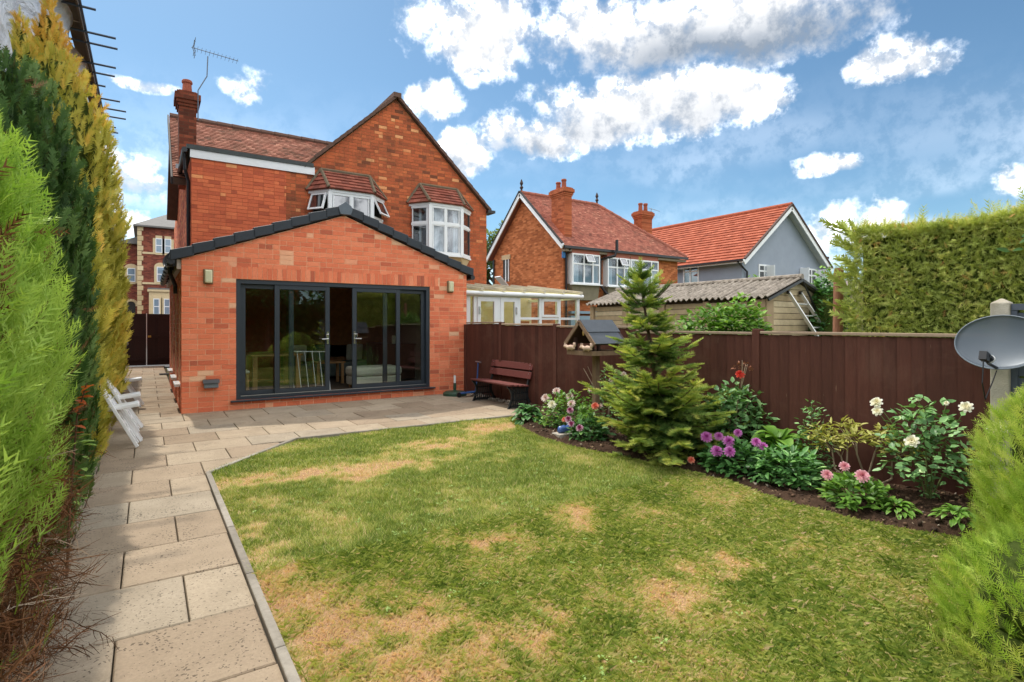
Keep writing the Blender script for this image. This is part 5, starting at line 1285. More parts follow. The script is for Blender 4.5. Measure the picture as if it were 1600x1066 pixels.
# old wooden post
M_PWOOD = plain('weathered_orange_wood', C(150, 102, 76), .85, .22, 5, bmp=.4, grain=(6, 6, .8))
wp = thing('timber_post', 'weathered round timber post with looped cable behind the fence', 'post', (7.5, 3.64, 0))
B().tube([(7.47, 3.64, 0), (7.49, 3.64, 1.1), (7.52, 3.64, 2.2), (7.52, 3.64, 2.235)], [.066, .062, .058, .046], 14).build('shaft', M_PWOOD, wp, smooth=False)
b = B(); b.tube([(7.56, 3.6, 2.15), (7.66, 3.56, 2.05), (7.64, 3.56, 1.9), (7.6, 3.57, 1.95), (7.66, 3.55, 1.8), (7.60, 3.58, 1.4), (7.58, 3.6, 1.0)], .007, 6); b.build('cable', plain('grey_cable', C(92, 96, 92), .6, .1, 9), wp)

# ---------------------------------------------------------------- scaffolded building behind the conifers
scf = thing('scaffold', 'white sheeted scaffold with projecting steel tubes towering behind the golden conifer', 'scaffold', (-1.6, 15, 0))
m, nt, p = nodes('white_sheeting'); P = pos(nt)
nn = noise(nt, .9, 6, .6, mapping(nt, P, (1, 1, 1.6), (.5, .3, .2)), 1.2)
c = ramp(nt, nn, [(.3, C(168, 172, 182)), (.7, C(228, 230, 234))]); nt.links.new(c, p.inputs['Base Color']); p.inputs['Roughness'].default_value = .45
nt.links.new(bump(nt, nn, .9, .25), p.inputs['Normal'])
V = []; F = []; ny, nz = 60, 40
for i in range(ny + 1):
    for k in range(nz + 1):
        y = 7.0 + 16.2 * i / ny; z = .1 + 7.85 * k / nz
        bx_ = .10 * math.sin(y * 1.9 + z * .7) + .07 * math.sin(y * .8 - z * 1.6) + .05 * math.sin(z * 2.7 + y * 2.9)
        V.append((-1.48 + bx_ * .8 + (.0 if k < nz else .12), y, z))
for i in range(ny):
    for k in range(nz): a = i * (nz + 1) + k; F.append((a, a + 1, a + nz + 2, a + nz + 1))
B().add(V, F).build('sheeting', m, scf, smooth=True)
M_PLANK = toned('scaffold_board', [(0, C(72, 58, 46)), (1, C(104, 86, 66))], .9, .25, 12, .4)
M_TUBE = plain('scaffold_tube', C(70, 76, 86), .5, .15, 9, metal=.5)
for k in range(4): B().box(-1.42, -1.2, 7 + k * 4.0, 10.95 + k * 4.0, 7.98, 8.02, random.random()).build('scaffold_board', M_PLANK, scf)
for k in range(4): B().box(-1.195, -1.16, 7 + k * 4.0, 10.98 + k * 4.0, 7.90, 8.16, random.random()).build('toe_board', M_PLANK, scf)
B().tube([(-1.12, 7, 7.93), (-1.12, 23.1, 7.93)], .026, 8).build('ledger', M_TUBE, scf)
for k in range(17):
    y = 9.0 + k * .86 + random.uniform(-.15, .15); z = 7.88 + (.0 if k % 2 else .03)
    B().tube([(-1.5, y, z), (-.72 + random.uniform(-.22, .22), y, z)], .026, 8).build('putlog_tube', M_TUBE, scf)
for k in range(6): B().tube([(-1.75, 8 + k * 2.9, 0), (-1.75, 8 + k * 2.9, 7.95)], .026, 8).build('standard', M_TUBE, scf)

# ---------------------------------------------------------------- fence
FX = lambda y: 5.68 + (y - 1.7) * .022
m, nt, p = nodes('brown_stained_board'); P = pos(nt)
c = ramp(nt, attr(nt), [(0, C(66, 38, 31)), (.4, C(86, 50, 40)), (.75, C(98, 57, 46)), (1, C(110, 67, 55))])
gn = noise(nt, 5, 6, .7, mapping(nt, P, (6, 6, .7)))
c = mixc(nt, 1.0, c, ramp(nt, gn, [(.3, (.80,) * 3), (.7, (1.14,) * 3)]), 'MULTIPLY')
c = mixc(nt, rng_map(nt, noise(nt, 1.5, 6, .7, P, .4), .52, .75, 0, .35), c, C(124, 92, 78))      # faded, dusty paint
sc1 = mth(nt, 'MULTIPLY', rng_map(nt, noise(nt, 5, 4, .6, mapping(nt, P, (9, 9, .55))), .70, .74), rng_map(nt, noise(nt, 2.3, 3, .6, P), .5, .6))
c = mixc(nt, mth(nt, 'MULTIPLY', sc1, .7), c, C(196, 160, 136))     # bare wood along splits
nt.links.new(c, p.inputs['Base Color']); p.inputs['Roughness'].default_value = .72; p.inputs['Specular IOR Level'].default_value = .3
nt.links.new(bump(nt, gn, .35, .004), p.inputs['Normal']); M_FENCE = m
M_CAP = toned('bleached_capping', [(0, C(150, 128, 108)), (1, C(196, 178, 156))], .85, .2, 14, .3)
fn = thing('timber_fence', 'dark brown stained closeboard fence along the flower bed', 'fence', (5.8, 6, 0))
posts = [10.7, 9.2, 7.4, 5.55, 3.64, 1.515]; tops = [1.53, 1.50, 1.465, 1.40, 1.405]
for i, yp in enumerate(posts[:-1]):
    x = FX(yp); z = (tops[min(i, 4)] + .045) if i else 1.5
    B().box(x - .045, x + .05, yp - .045, yp + .045, -.06, z).build('post', M_FENCE, fn, bevel=.006)
for i in range(5):
    ya, yb = posts[i] - .046, posts[i + 1] + .046; zt = tops[i]; n = int(round((ya - yb) / .112)); wd = (ya - yb) / n
    for k in range(n):
        y1 = ya - k * wd; y0 = y1 - wd - .012; x = FX((y0 + y1) / 2); jz = random.uniform(-.004, .004); t_ = random.gauss(.45, .13)
        # feather-edge: one edge thick and overlapping the next
        bb = B(); P4 = [(x - .004, max(y0, yb), 0), (x - .022, y1, 0), (x + .006, y1, 0), (x + .004, max(y0, yb), 0)]
        zb_ = -.05; bb.add([(a, b_, zb_) for a, b_, _ in P4] + [(a, b_, zt - .02 + jz) for a, b_, _ in P4], [(0, 1, 2, 3), (7, 6, 5, 4), (0, 4, 5, 1), (1, 5, 6, 2), (2, 6, 7, 3), (3, 7, 4, 0)], t_)
        bb.build('board', M_FENCE, fn)
    B().beam((FX(ya) - .004, ya, zt + .004), (FX(yb) - .004, yb, zt + random.uniform(-.004, .012)), .07, .03, (0, 0, 1), random.random()).build('capping', M_CAP, fn, bevel=.005)
    for zr in (.25, .75, 1.2): B().beam((FX(ya) + .035, ya, zr), (FX(yb) + .035, yb, zr), .05, .06, (0, 0, 1)).build('arris_rail', M_FENCE, fn)
cp = tag(B().add([(5.60, 1.44, -.06), (5.70, 1.44, -.06), (5.70, 1.56, -.06), (5.60, 1.56, -.06), (5.60, 1.44, 1.67), (5.70, 1.44, 1.67), (5.70, 1.56, 1.67), (5.60, 1.56, 1.67), (5.65, 1.50, 1.71)],
    [(3, 2, 1, 0), (0, 1, 5, 4), (1, 2, 6, 5), (2, 3, 7, 6), (3, 0, 4, 7), (4, 5, 8), (5, 6, 8), (6, 7, 8), (7, 4, 8)]).build('concrete_post', plain('fence_concrete', C(176, 170, 156), .9, .14, 10, bmp=.5, dirt=C(140, 128, 104), dirt_amt=.6), None, bevel=.008), 'pale concrete fence post behind the satellite dish', 'post')
gf = thing('grey_fence', 'dark grey horizontal slat fence right of the concrete post', 'fence', (5.66, .6, 0))
M_GREYP = plain('grey_fence_paint', C(78, 86, 98), .6, .08, 6)
for k in range(9): B().box(5.64, 5.66, -.6, 1.435, .08 + k * .17, .08 + k * .17 + .15).build('slat', M_GREYP, gf)
B().box(5.62, 5.68, -.6, 1.435, 1.611, 1.66).build('top_rail', M_GREYP, gf); B().box(5.625, 5.675, 1.40, 1.438, 0, 1.61).build('frame', M_GREYP, gf)
for zc in (.55, 1.1): pass

# ---------------------------------------------------------------- satellite dish in front of the post
sdh = thing('satellite_dish', 'grey perforated satellite dish at the right edge in front of the concrete post', 'satellite dish', (5.4, 1.45, 1.1))
m, nt, p = nodes('perforated_dish'); P = pos(nt)
p.inputs['Base Color'].default_value = (*C(92, 102, 112), 1); p.inputs['Roughness'].default_value = .4; p.inputs['Metallic'].default_value = .2
tr = nt.nodes.new('ShaderNodeBsdfTransparent'); mx = nt.nodes.new('ShaderNodeMixShader')
mx.inputs[0].default_value = .26; nt.links.new(p.outputs[0], mx.inputs[1]); nt.links.new(tr.outputs[0], mx.inputs[2]); nt.links.new(mx.outputs[0], nt.nodes['Material Output'].inputs['Surface'])
M_DISH = m
dc_ = Vector((5.38, 1.43, 1.355)); dn = Vector((-.86, .02, .28)).normalized()
dish_bowl(dc_, dn, .275, .21, .045, 8, 40).build('bowl', M_DISH, sdh, smooth=True)
u_ = Vector((0, 0, 1)).cross(dn).normalized(); v_ = dn.cross(u_)
rimp = [dc_ + u_ * .276 * math.cos(a) + v_ * .211 * math.sin(a) + dn * .043 for a in np.linspace(0, 2 * math.pi, 41)]
B().tube(rimp, .005, 6).build('rim', plain('dish_rim', C(112, 122, 132), .4, .05, 5), sdh)
lp = dc_ + dn * .30 - v_ * .19 + u_ * .02; b = B(); st_ = dc_ - v_ * .20 + dn * .03
b.tube([st_, st_ + dn * .15 - v_ * .012, lp + Vector((0, 0, -.035))], .011, 8); b.build('feed_arm', M_BLACK, sdh)
b = B(); b.tube([lp + dn * .03, lp - dn * .05], .026, 12); b.obox(lp + dn * .05 - v_ * .012, dn * .035, u_ * .022, v_ * .03); b.build('feed_horn', M_BLACK, sdh)
B().tube([lp - dn * .05, lp - dn * .062], .03, 14).build('feed_cap', M_WHITE, sdh)
b = B(); b.tube([lp + dn * .06 - v_ * .03, lp - v_ * .2 + dn * .03, lp - v_ * .30 - dn * .06, st_ - v_ * .12 + dn * .05, st_ - v_ * .02], .004, 6); b.build('cable', M_BLACK, sdh)
b = B(); b.tube([dc_ - dn * .01, dc_ - dn * .10, (5.6, 1.47, 1.30)], .02, 8); b.build('bracket', M_GALV, sdh)

# ---------------------------------------------------------------- bench
bn = thing('garden_bench', 'garden bench with burgundy planks and black cast iron ends against the fence', 'bench', (5.6, 8.8, 0))
M_BENCH = toned('burgundy_plank', [(0, C(98, 52, 48)), (1, C(122, 70, 66))], .55, .18, 25, .25)
BY0, BY1 = 8.08, 9.50
for i in range(4): B().box(5.30 + i * .105, 5.395 + i * .105, BY0, BY1, .405 - i * .008, .435 - i * .008, random.random()).build('seat_plank', M_BENCH, bn, bevel=.006)
for (za, zb, xx) in ((.51, .635, 5.765), (.665, .79, 5.805)): B().obox((xx, (BY0 + BY1) / 2, (za + zb) / 2), (.014, 0, -.004), (0, (BY1 - BY0) / 2, 0), (.018, 0, (zb - za) / 2), random.random()).build('back_plank', M_BENCH, bn, bevel=.006)
M_IRON = plain('cast_iron_black', C(36, 42, 44), .5, .15, 14, bmp=.2)
for ye in (BY0 + .08, BY1 - .08):
    b = B(); y0, y1 = ye - .016, ye + .016
    def ypath(pts, wd):
        for i in range(len(pts) - 1):
            a, c = Vector((pts[i][0], ye, pts[i][1])), Vector((pts[i + 1][0], ye, pts[i + 1][1])); b.beam(a, c + (c - a).normalized() * .008, .032, wd, (0, 0, 1) if abs((c - a).normalized().z) < .9 else (1, 0, 0))
    ypath([(5.31, .395), (5.36, .35), (5.40, .26), (5.40, .18), (5.37, .09), (5.33, .0)], .035); ypath([(5.74, .39), (5.72, .30), (5.73, .18), (5.78, .08), (5.85, .0)], .04)
    ypath([(5.30, .395), (5.74, .38)], .035); ypath([(5.73, .38), (5.78, .55), (5.83, .79)], .035); ypath([(5.34, .035), (5.83, .035)], .045)
    ypath([(5.39, .15), (5.74, .15)], .018); ypath([(5.40, .27), (5.73, .27)], .016)
    for k in range(7):
        x_ = 5.42 + k * .045; ypath([(x_, .04), (x_ + .012, .15)], .014); ypath([(x_ + .01, .15), (x_, .27), (x_ + .012, .385)], .020)
    b.build('cast_iron_end', M_IRON, bn)
    for (xb_, zb_) in ((5.748, .545), (5.757, .60), (5.786, .70), (5.795, .755)): B().tube([(xb_ - .004, ye, zb_), (xb_ + .02, ye, zb_)], .008, 8).build('bolt', M_GALV, bn)

# ---------------------------------------------------------------- bird table
bt_ = thing('bird_table', 'wooden bird table with felt roof and two squirrel ornaments beside the spruce', 'bird table', (5.07, 5.6, 0))
M_BW = plain('weathered_wood', C(128, 104, 82), .85, .2, 4, bmp=.4, grain=(8, 8, 1)); M_BWD = plain('dark_stained_wood', C(66, 44, 36), .8, .2, 5, bmp=.3); M_FELT = plain('slate_felt', C(78, 84, 92), .85, .1, 12, bmp=.4)
B().box(5.035, 5.11, 5.565, 5.64, -.05, 1.10).build('post', M_BW, bt_, bevel=.006)
B().box(4.83, 5.34, 5.40, 5.86, 1.101, 1.125).build('tray', M_BW, bt_)
for (a, c, e, f_) in ((4.80, 4.83, 5.37, 5.89), (5.34, 5.37, 5.37, 5.89), (4.83, 5.34, 5.37, 5.40), (4.83, 5.34, 5.86, 5.89)): B().box(a, c, e, f_, 1.09, 1.15).build('tray_edge', M_BW, bt_)
for x_ in (4.88, 5.30):
    for y_ in (5.46, 5.80): B().box(x_ - .02, x_ + .02, y_ - .02, y_ + .02, 1.126, 1.32).build('corner_post', M_BWD, bt_)
rz, re_, zr0 = 1.545, 1.24, 5.63
for sg, ye in ((-1, 5.33), (1, 5.93)):
    for k in range(2):       # two felt strips each side
        t0, t1 = k * .5, (k + 1) * .5 + (.03 if k == 0 else 0); lift = .0 if k == 1 else .012
        ya, yb = ye + (zr0 - ye) * (1 - t1), ye + (zr0 - ye) * (1 - t0); za, zb = re_ + (rz - re_) * (1 - t1), re_ + (rz - re_) * (1 - t0)
        nrm = Vector((0, sg * (rz - re_), abs(zr0 - ye))).normalized()
        P4 = [Vector((4.80, ya, za)), Vector((5.38, ya, za)), Vector((5.38, yb, zb)), Vector((4.80, yb, zb))]
        B().prism([q + nrm * (.014 + lift) for q in P4], nrm, .012).build('roof_felt', M_FELT, bt_)
    B().prism([Vector((4.81, ye, re_)), Vector((5.37, ye, re_)), Vector((5.37, zr0, rz)), Vector((4.81, zr0, rz))], (0, sg * (rz - re_), abs(zr0 - ye)), .014).build('roof_board', M_BWD, bt_)
    for x_ in (4.80, 5.36): B().beam((x_, ye, re_ - .01), (x_, zr0, rz - .01), .02, .05).build('gable_board', M_BW if x_ < 5 else M_BWD, bt_)
B().prism([(5.30, 5.46, 1.3), (5.30, 5.80, 1.3), (5.30, 5.63, 1.5)], (-1, 0, 0), .012).build('gable_panel', M_BWD, bt_)
B().tube([(4.86, 5.6, 1.49), (4.87, 5.6, 1.44), (4.86, 5.61, 1.39), (4.85, 5.6, 1.35)], [.012, .02, .018, .008], 8).build('hanging_ornament', plain('ornament_gold', C(206, 170, 96), .5, .2, 20), bt_)
M_SQ = plain('squirrel_resin', C(206, 178, 156), .8, .15, 20, bmp=.3)
for (yq, lab) in ((5.80, 'pale squirrel ornament on the far end of the bird table tray'), (5.46, 'pale squirrel ornament on the near end of the bird table tray')):
    q = thing('squirrel_ornament', lab, 'ornament', (4.78, yq, 1.15), 'squirrel ornaments on the bird table')
    b = B(); b.tube([(4.79, yq - .09, 1.175), (4.785, yq - .05, 1.19), (4.785, yq, 1.19), (4.785, yq + .05, 1.185), (4.785, yq + .075, 1.20), (4.785, yq + .105, 1.205), (4.785, yq + .135, 1.195)], [.012, .03, .034, .026, .022, .027, .01], 10); b.build('body', M_SQ, q, smooth=True)
    b = B(); b.tube([(4.79, yq - .06, 1.19), (4.79, yq - .09, 1.215), (4.79, yq - .085, 1.245), (4.79, yq - .06, 1.25)], [.014, .022, .018, .006], 8); b.build('tail', M_SQ, q, smooth=True)
    for s_ in (-1, 1): B().lathe([(.006, 0), (.009, .012), (.001, .026)], (4.785 + s_ * .012, yq + .098, 1.226), 6).build('ear', M_SQ, q)
    for (yy_, s_) in ((yq - .04, 1), (yq + .05, 1)): B().tube([(4.785, yy_, 1.175), (4.785, yy_ + .01, 1.150)], [.014, .01], 6).build('leg', M_SQ, q)

# ---------------------------------------------------------------- small things on the patio
pb = thing('parasol_base', 'dark green parasol base with a white tube beside the brick pier', 'parasol base', (5.45, 10.35, 0))
b = B(); b.lathe([(.25, .0), (.25, .05), (.20, .085), (.05, .10), (.035, .105)], (5.42, 10.38, 0.003), 20); b.build('base', plain('green_plastic', C(38, 72, 56), .45, .1, 8), pb)
B().tube([(5.42, 10.38, .10), (5.42, 10.38, .26)], .032, 10).build('socket', plain('green_plastic', C(38, 72, 56)), pb); B().tube([(5.42, 10.38, .262), (5.42, 10.38, .42)], .024, 10).build('tube', M_WHITE, pb)
sct = thing('scooter', 'blue kick scooter standing between the brick pier and the bench', 'scooter', (5.7, 10.0, 0))
M_BLUE = plain('scooter_blue', C(44, 84, 140), .4, .1, 6)
b = B(); b.beam((5.35, 10.02, .085), (5.70, 10.0, .10), .11, .03); b.build('deck', M_BLUE, sct, bevel=.008)
b = B(); b.tube([(5.70, 10.0, .08), (5.75, 10.0, .40), (5.77, 10.0, .70)], .015, 8); b.build('stem', M_BLUE, sct); B().tube([(5.75, 9.86, .715), (5.77, 10.0, .72), (5.79, 10.14, .715)], .014, 8).build('handlebar', M_GALV, sct)
for x_ in (5.32, 5.72): B().tube([(x_, 9.985, .055), (x_, 10.02, .055)], .052, 16).build('wheel', M_BLACK, sct)
pg = plain('pebble_grey', C(176, 164, 150), .9, .2, 20)
n = 260; V, F, T = scatter(OCT, np.stack([rng.uniform(5.66, 5.86, n), rng.uniform(8.0, 10.2, n), rng.uniform(.0, .03, n)], 1), rng.normal(0, 1, (n, 3)), rng.normal(0, 1, (n, 3)), .03 + .04 * rng.random(n), rng.random(n))
stuff(tag(np_mesh('gravel', V, F, pg, tone=T), 'pale gravel strip behind the bench along the fence foot', 'gravel'))
def folded_chair(y, lab):
    t = thing('folded_chair', lab, 'chair', (-.3, y, 0), 'white folding chairs leaning in the golden conifer')
    a0 = Vector((-.10, y, .02)); top = Vector((-.52, y + .02, .86)); d = top - a0
    for s_ in (-.03, .22): B().beam(a0 + Vector((0, s_, 0)), top + Vector((0, s_, 0)), .035, .05, (0, 1, 0)).build('leg', M_WHITE, t, bevel=.005)
    for k in range(2, 9):
        c = a0 + d * (k / 9); B().obox(c + Vector((0, .095, 0)), d.normalized() * .022, (0, .107, 0), d.normalized().cross(Vector((0, 1, 0))) * .008).build('slat', M_WHITE, t)
    e0 = Vector((-.06, y + .28, .03)); e1 = Vector((-.40, y + .3, .62))
    for s_ in (.0, .14): B().beam(e0 + Vector((0, s_, 0)), e1 + Vector((0, s_, 0)), .03, .04, (0, 1, 0)).build('rear_leg', M_WHITE, t)
    B().obox((-.24, y + .16, .50), (.16, 0, .02), (0, .12, 0), (-.003, 0, .025)).build('armrest', M_WHITE, t, bevel=.012)
folded_chair(8.1, 'nearest white folding chair leaning against the golden conifer'); folded_chair(9.2, 'middle white folding chair behind the nearest one on the path'); folded_chair(11.9, 'farthest white folding chair almost hidden by the golden conifer')
bi = thing('wheelie_bin', 'dark wheeled bin with blue lid by the side gate', 'bin', (-.62, 17.4, 0))
b = B(); b.add([(-.80, 17.1, .06), (-.50, 17.1, .06), (-.50, 17.6, .06), (-.80, 17.6, .06), (-.86, 17.04, .95), (-.44, 17.04, .95), (-.44, 17.66, .95), (-.86, 17.66, .95)], [(3, 2, 1, 0), (4, 5, 6, 7), (0, 1, 5, 4), (1, 2, 6, 5), (2, 3, 7, 6), (3, 0, 4, 7)]); b.build('body', plain('bin_black', C(30, 36, 38), .5, .1, 6), bi, bevel=.02)
B().box(-.89, -.41, 17.0, 17.7, .955, 1.03).build('lid', plain('bin_blue', C(40, 84, 140), .45, .1, 6), bi, bevel=.02)
for y_ in (17.12, 17.58): B().tube([(-.83, y_ - .03, .09), (-.83, y_ + .03, .09)], .09, 14).build('wheel', M_BLACK, bi)
tag(B().box(.30, .78, 19.3, 19.75, .004, .022).build('door_mat', plain('mat_black', C(40, 38, 38), .95, .2, 30), None), 'black door mat on the path beside the house wall', 'door mat')
orn = thing('garden_ornament', 'blue and white pottery ornament on a stone slab in the flower bed', 'ornament', (4.66, 5.82, 0))
B().box(4.50, 4.78, 5.66, 5.84, .0, .055).build('slab', plain('small_slab', C(178, 170, 156), .9, .15, 10), orn, bevel=.008)
b = B(); b.tube([(4.55, 5.76, .07), (4.58, 5.76, .10), (4.65, 5.76, .105), (4.70, 5.755, .10), (4.73, 5.755, .15), (4.745, 5.755, .175)], [.02, .045, .05, .04, .026, .012], 12); b.build('body', plain('blue_glaze', C(70, 100, 160), .25, .2, 12), orn, smooth=True)
B().lathe([(.022, 0), (.03, .03), (.02, .055), (.004, .065)], (4.725, 5.755, .15), 10).build('head', plain('white_glaze', C(214, 214, 216), .25, .05, 5), orn)
# ================================================================== PLANTS
def tri_proto(tris):
    V = []; F = []
    for t in tris: F.append([len(V), len(V) + 1, len(V) + 2]); V += list(t)
    return np.array(V, float), np.array(F)
def fan(n=7, wid=.5, th=.028, seed=1, sub=True):
    """flat scale-leaved spray: stem with alternate side branchlets, each with little side tips"""
    r_ = random.Random(seed); T = [((0, -th * .6, 0), (0, th * .6, 0), (1, 0, .03))]; tone = [0, 0, .10]
    for i in range(1, n + 1):
        x = i / (n + 1.0); l = wid * (1 - .72 * x) + .06
        for s in (-1, 1):
            l2 = l * r_.uniform(.75, 1.15); a = r_.uniform(.55, .85); zz = r_.uniform(-.05, .06)
            tip = (x + l2 * math.cos(a), s * l2 * math.sin(a), zz)
            T.append(((x - th, 0, 0), (x + th, 0, 0), tip)); tone += [0, 0, .16]
            if sub and l2 > .2:
                for f in (.45, .72):
                    b = (x + l2 * f * math.cos(a), s * l2 * f * math.sin(a), zz * f); l3 = l2 * .35
                    T.append(((b[0] - th * .7, b[1], b[2]), (b[0] + th * .7, b[1], b[2]), (b[0] + l3 * .98, b[1] + s * l3 * .15, b[2] + .02))); tone += [.03, .03, .2]
    V, F = tri_proto(T); return (V, F), np.array(tone)
FAN, FAN_T = fan(6, .42, .034, 1, True)
FAN2, FAN2_T = fan(4, .42, .055, 2, False)
FAN3, FAN3_T = fan(8, .32, .07, 5, False)
FAN4, FAN4_T = fan(8, .42, .065, 8, False)
def needle_twig(n=34, seed=4):
    r_ = random.Random(seed); T = [((0, -.02, 0), (0, .02, 0), (.95, 0, .03))]; tone = [-.1, -.1, 0]
    for i in range(n):
        x = .04 + .94 * i / n; a = i * 2.4; l = .30 * (1 - .45 * x); w = .036
        d = (math.cos(a), abs(math.sin(a)) * .7 + .12); nx = .75
        T.append(((x - w, d[0] * .01, d[1] * .01), (x + w, d[0] * .01, d[1] * .01), (x + l * nx, d[0] * l, d[1] * l))); tone += [0, 0, .12]
    V, F = tri_proto(T); return (V, F), np.array(tone)
TWIG, TWIG_T = needle_twig()
LEAF = (np.array([[0, 0, 0], [.35, -.27, .07], [.4, 0, -.02], [.35, .27, .07], [.75, -.17, .03], [.75, .17, .03], [1, 0, -.06]]),
        np.array([[0, 1, 2], [0, 2, 3], [1, 4, 2], [2, 5, 3], [2, 4, 6], [2, 6, 5]]))
LEAF_T = np.array([0, 0, -.05, 0, .03, .03, .05])
M_BARK = plain('bark', C(92, 72, 56), .95, .25, 8, bmp=.6, grain=(6, 6, 1.5))
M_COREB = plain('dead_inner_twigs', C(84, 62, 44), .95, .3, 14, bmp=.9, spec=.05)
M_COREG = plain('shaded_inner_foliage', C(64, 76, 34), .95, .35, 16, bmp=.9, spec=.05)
CAMP = np.array([0, 0, 1.5])

PROF = {'col': lambda f: np.minimum(1, (f / .06 + .6)) * np.sqrt(np.clip(1 - np.clip((f - .45) / .56, 0, 1) ** 2.2, 0, 1)),
        'cone': lambda f: np.clip(1.02 - f, 0, 1) ** .8 * np.minimum(1, .7 + f / .1),
        'flame': lambda f: np.minimum(1, .75 + f * 1.1) * np.clip(1 - np.clip((f - .25) / .77, 0, 1) ** 1.5, 0, 1)}
def plume_points(pl, n, seed, lump=.16, back=.25):
    """points, outward directions and height fractions on one plume of foliage"""
    cx, cy, z0, z1, r, prof = pl; rg = np.random.default_rng(seed)
    f = rg.random(int(n * 1.9)); a = rg.uniform(0, 2 * math.pi, len(f)); pr = PROF[prof](f)
    k = rg.random(len(f)) < pr + .12; f, a, pr = f[k], a[k], pr[k]
    z = z0 + f * (z1 - z0)
    rad = r * pr * (1 - lump + 2 * lump * fbm(a * r * 2.2 + seed, z * 1.7, 1.6, seed, 3)) * (.80 + .26 * rg.random(len(f)) ** .6)
    P = np.stack([cx + rad * np.cos(a), cy + rad * np.sin(a), z], 1); N = np.stack([np.cos(a), np.sin(a), .25 + .5 * f], 1)
    vis = ((CAMP - P) * N).sum(1) > -.25 * np.linalg.norm(CAMP - P, axis=1)
    k = vis | (rg.random(len(f)) < back); inner = rad / (r * pr + 1e-6)
    return P[k][:n], norm(N[k][:n]), f[k][:n], inner[k][:n]
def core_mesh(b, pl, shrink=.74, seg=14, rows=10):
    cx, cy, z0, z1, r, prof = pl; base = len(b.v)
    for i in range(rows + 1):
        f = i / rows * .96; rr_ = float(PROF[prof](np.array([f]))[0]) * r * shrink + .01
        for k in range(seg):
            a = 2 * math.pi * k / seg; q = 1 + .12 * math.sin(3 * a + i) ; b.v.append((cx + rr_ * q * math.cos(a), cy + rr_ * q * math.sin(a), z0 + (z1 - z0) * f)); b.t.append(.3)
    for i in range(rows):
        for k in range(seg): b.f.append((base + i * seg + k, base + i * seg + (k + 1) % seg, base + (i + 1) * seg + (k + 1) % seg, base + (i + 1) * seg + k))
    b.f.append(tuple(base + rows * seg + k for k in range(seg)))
def conifer(name, label, plumes, nper, size, mat, proto=FAN, ptone=FAN_T, up=.9, out=.55, jit=.35, tone=lambda P, f: .45, core=None, seed=1, shrink=.74, dead=None, back=.25, trunk=True, lump=.16, flat=0.0):
    t = thing(name, label, 'conifer', (plumes[0][0], plumes[0][1], 0))
    parts = []; cb_ = B(); dp_ = []
    for i, pl in enumerate(plumes):
        n = int(nper * (pl[3] - pl[2]) * pl[4] * 2)
        P, N, f, inner = plume_points(pl, n, seed * 31 + i, lump, back); rg = np.random.default_rng(seed * 77 + i); m = len(P)
        D = N * out + np.array([0, 0, up]) + rg.normal(0, jit, (m, 3)); nr = N + rg.normal(0, .45, (m, 3)) + np.array([0, 0, flat])
        sc_ = size * rg.uniform(.65, 1.25, m) * np.where(f > .85, .85, 1)
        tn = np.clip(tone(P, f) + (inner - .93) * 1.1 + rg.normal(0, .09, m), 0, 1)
        if dead is not None:
            dk = rg.random(m) < dead(P); dp_.append((P[dk], D[dk], nr[dk], sc_[dk])); k = ~dk
            P, D, nr, sc_, tn = P[k], D[k], nr[k], sc_[k], tn[k]
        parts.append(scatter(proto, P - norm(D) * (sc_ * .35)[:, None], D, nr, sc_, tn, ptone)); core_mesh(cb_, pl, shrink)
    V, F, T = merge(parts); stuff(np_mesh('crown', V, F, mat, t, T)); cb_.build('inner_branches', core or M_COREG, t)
    if dp_:
        P = np.concatenate([q[0] for q in dp_]); D = np.concatenate([q[1] for q in dp_]); nr = np.concatenate([q[2] for q in dp_]); sc_ = np.concatenate([q[3] for q in dp_]); rg = np.random.default_rng(seed)
        D = D + rg.normal(0, .7, D.shape) - np.array([0, 0, .55]); tw = []
        hi = P[:, 2] > .95; lo = ~hi; qs = sc_ * rg.uniform(.6, 1.3, len(sc_)); tq = np.clip(rg.beta(1.6, 2.2, len(sc_)), 0, 1)
        tw.append(scatter(DEAD, (P - norm(D) * .04)[lo], (D + rg.normal(0, .6, D.shape))[lo], (nr + rg.normal(0, .5, nr.shape))[lo], qs[lo], tq[lo]))
        tw.append(scatter(FAN, (P - norm(nr) * .05)[hi], (D + np.array([0, 0, .4]))[hi], nr[hi], qs[hi] * .8, tq[hi] * .75))
        V, F, T = merge(tw); stuff(np_mesh('dead_twigs', V, F, M_DEAD, t, T))
    if trunk:
        tb = B()
        for pl in plumes: tb.tube([(pl[0], pl[1], -.05), (pl[0] + .01, pl[1], pl[3] * .5), (pl[0], pl[1], pl[3] * .9)], [.06, .04, .01], 8)
        tb.build('trunk', M_BARK, t)
    return t
def dead_proto():
    r_ = random.Random(9); T = []
    def ribbon(p, d, l, w, n=3):
        q = np.array(p, float); d = np.array(d, float)
        for i in range(n):
            e = q + d * l / n; d = d + np.array([r_.uniform(-.25, .25), r_.uniform(-.35, .35), r_.uniform(-.35, .35)]); s = np.array([0, w, w * .4]) * (1 - i / n * .6); s2 = np.array([0, w, w * .4]) * (1 - (i + 1) / n * .75)
            T.append((tuple(q - s), tuple(q + s), tuple(e + s2))); T.append((tuple(q - s), tuple(e + s2), tuple(e - s2))); q = e
    ribbon((0, 0, 0), (1, 0, 0), 1, .016, 4)
    for i in range(5): ribbon((.15 + .15 * i, 0, 0), (.7, r_.choice((-1, 1)) * r_.uniform(.4, .8), r_.uniform(-.3, .3)), r_.uniform(.25, .5), .012, 2)
    return tri_proto(T)
DEAD = dead_proto()
M_DEAD = foliage('dead_twig', [(0, C(70, 50, 36)), (.35, C(112, 76, 52)), (.6, C(142, 96, 66)), (.8, C(158, 132, 106)), (1, C(190, 172, 150))], .08, .8, .1)

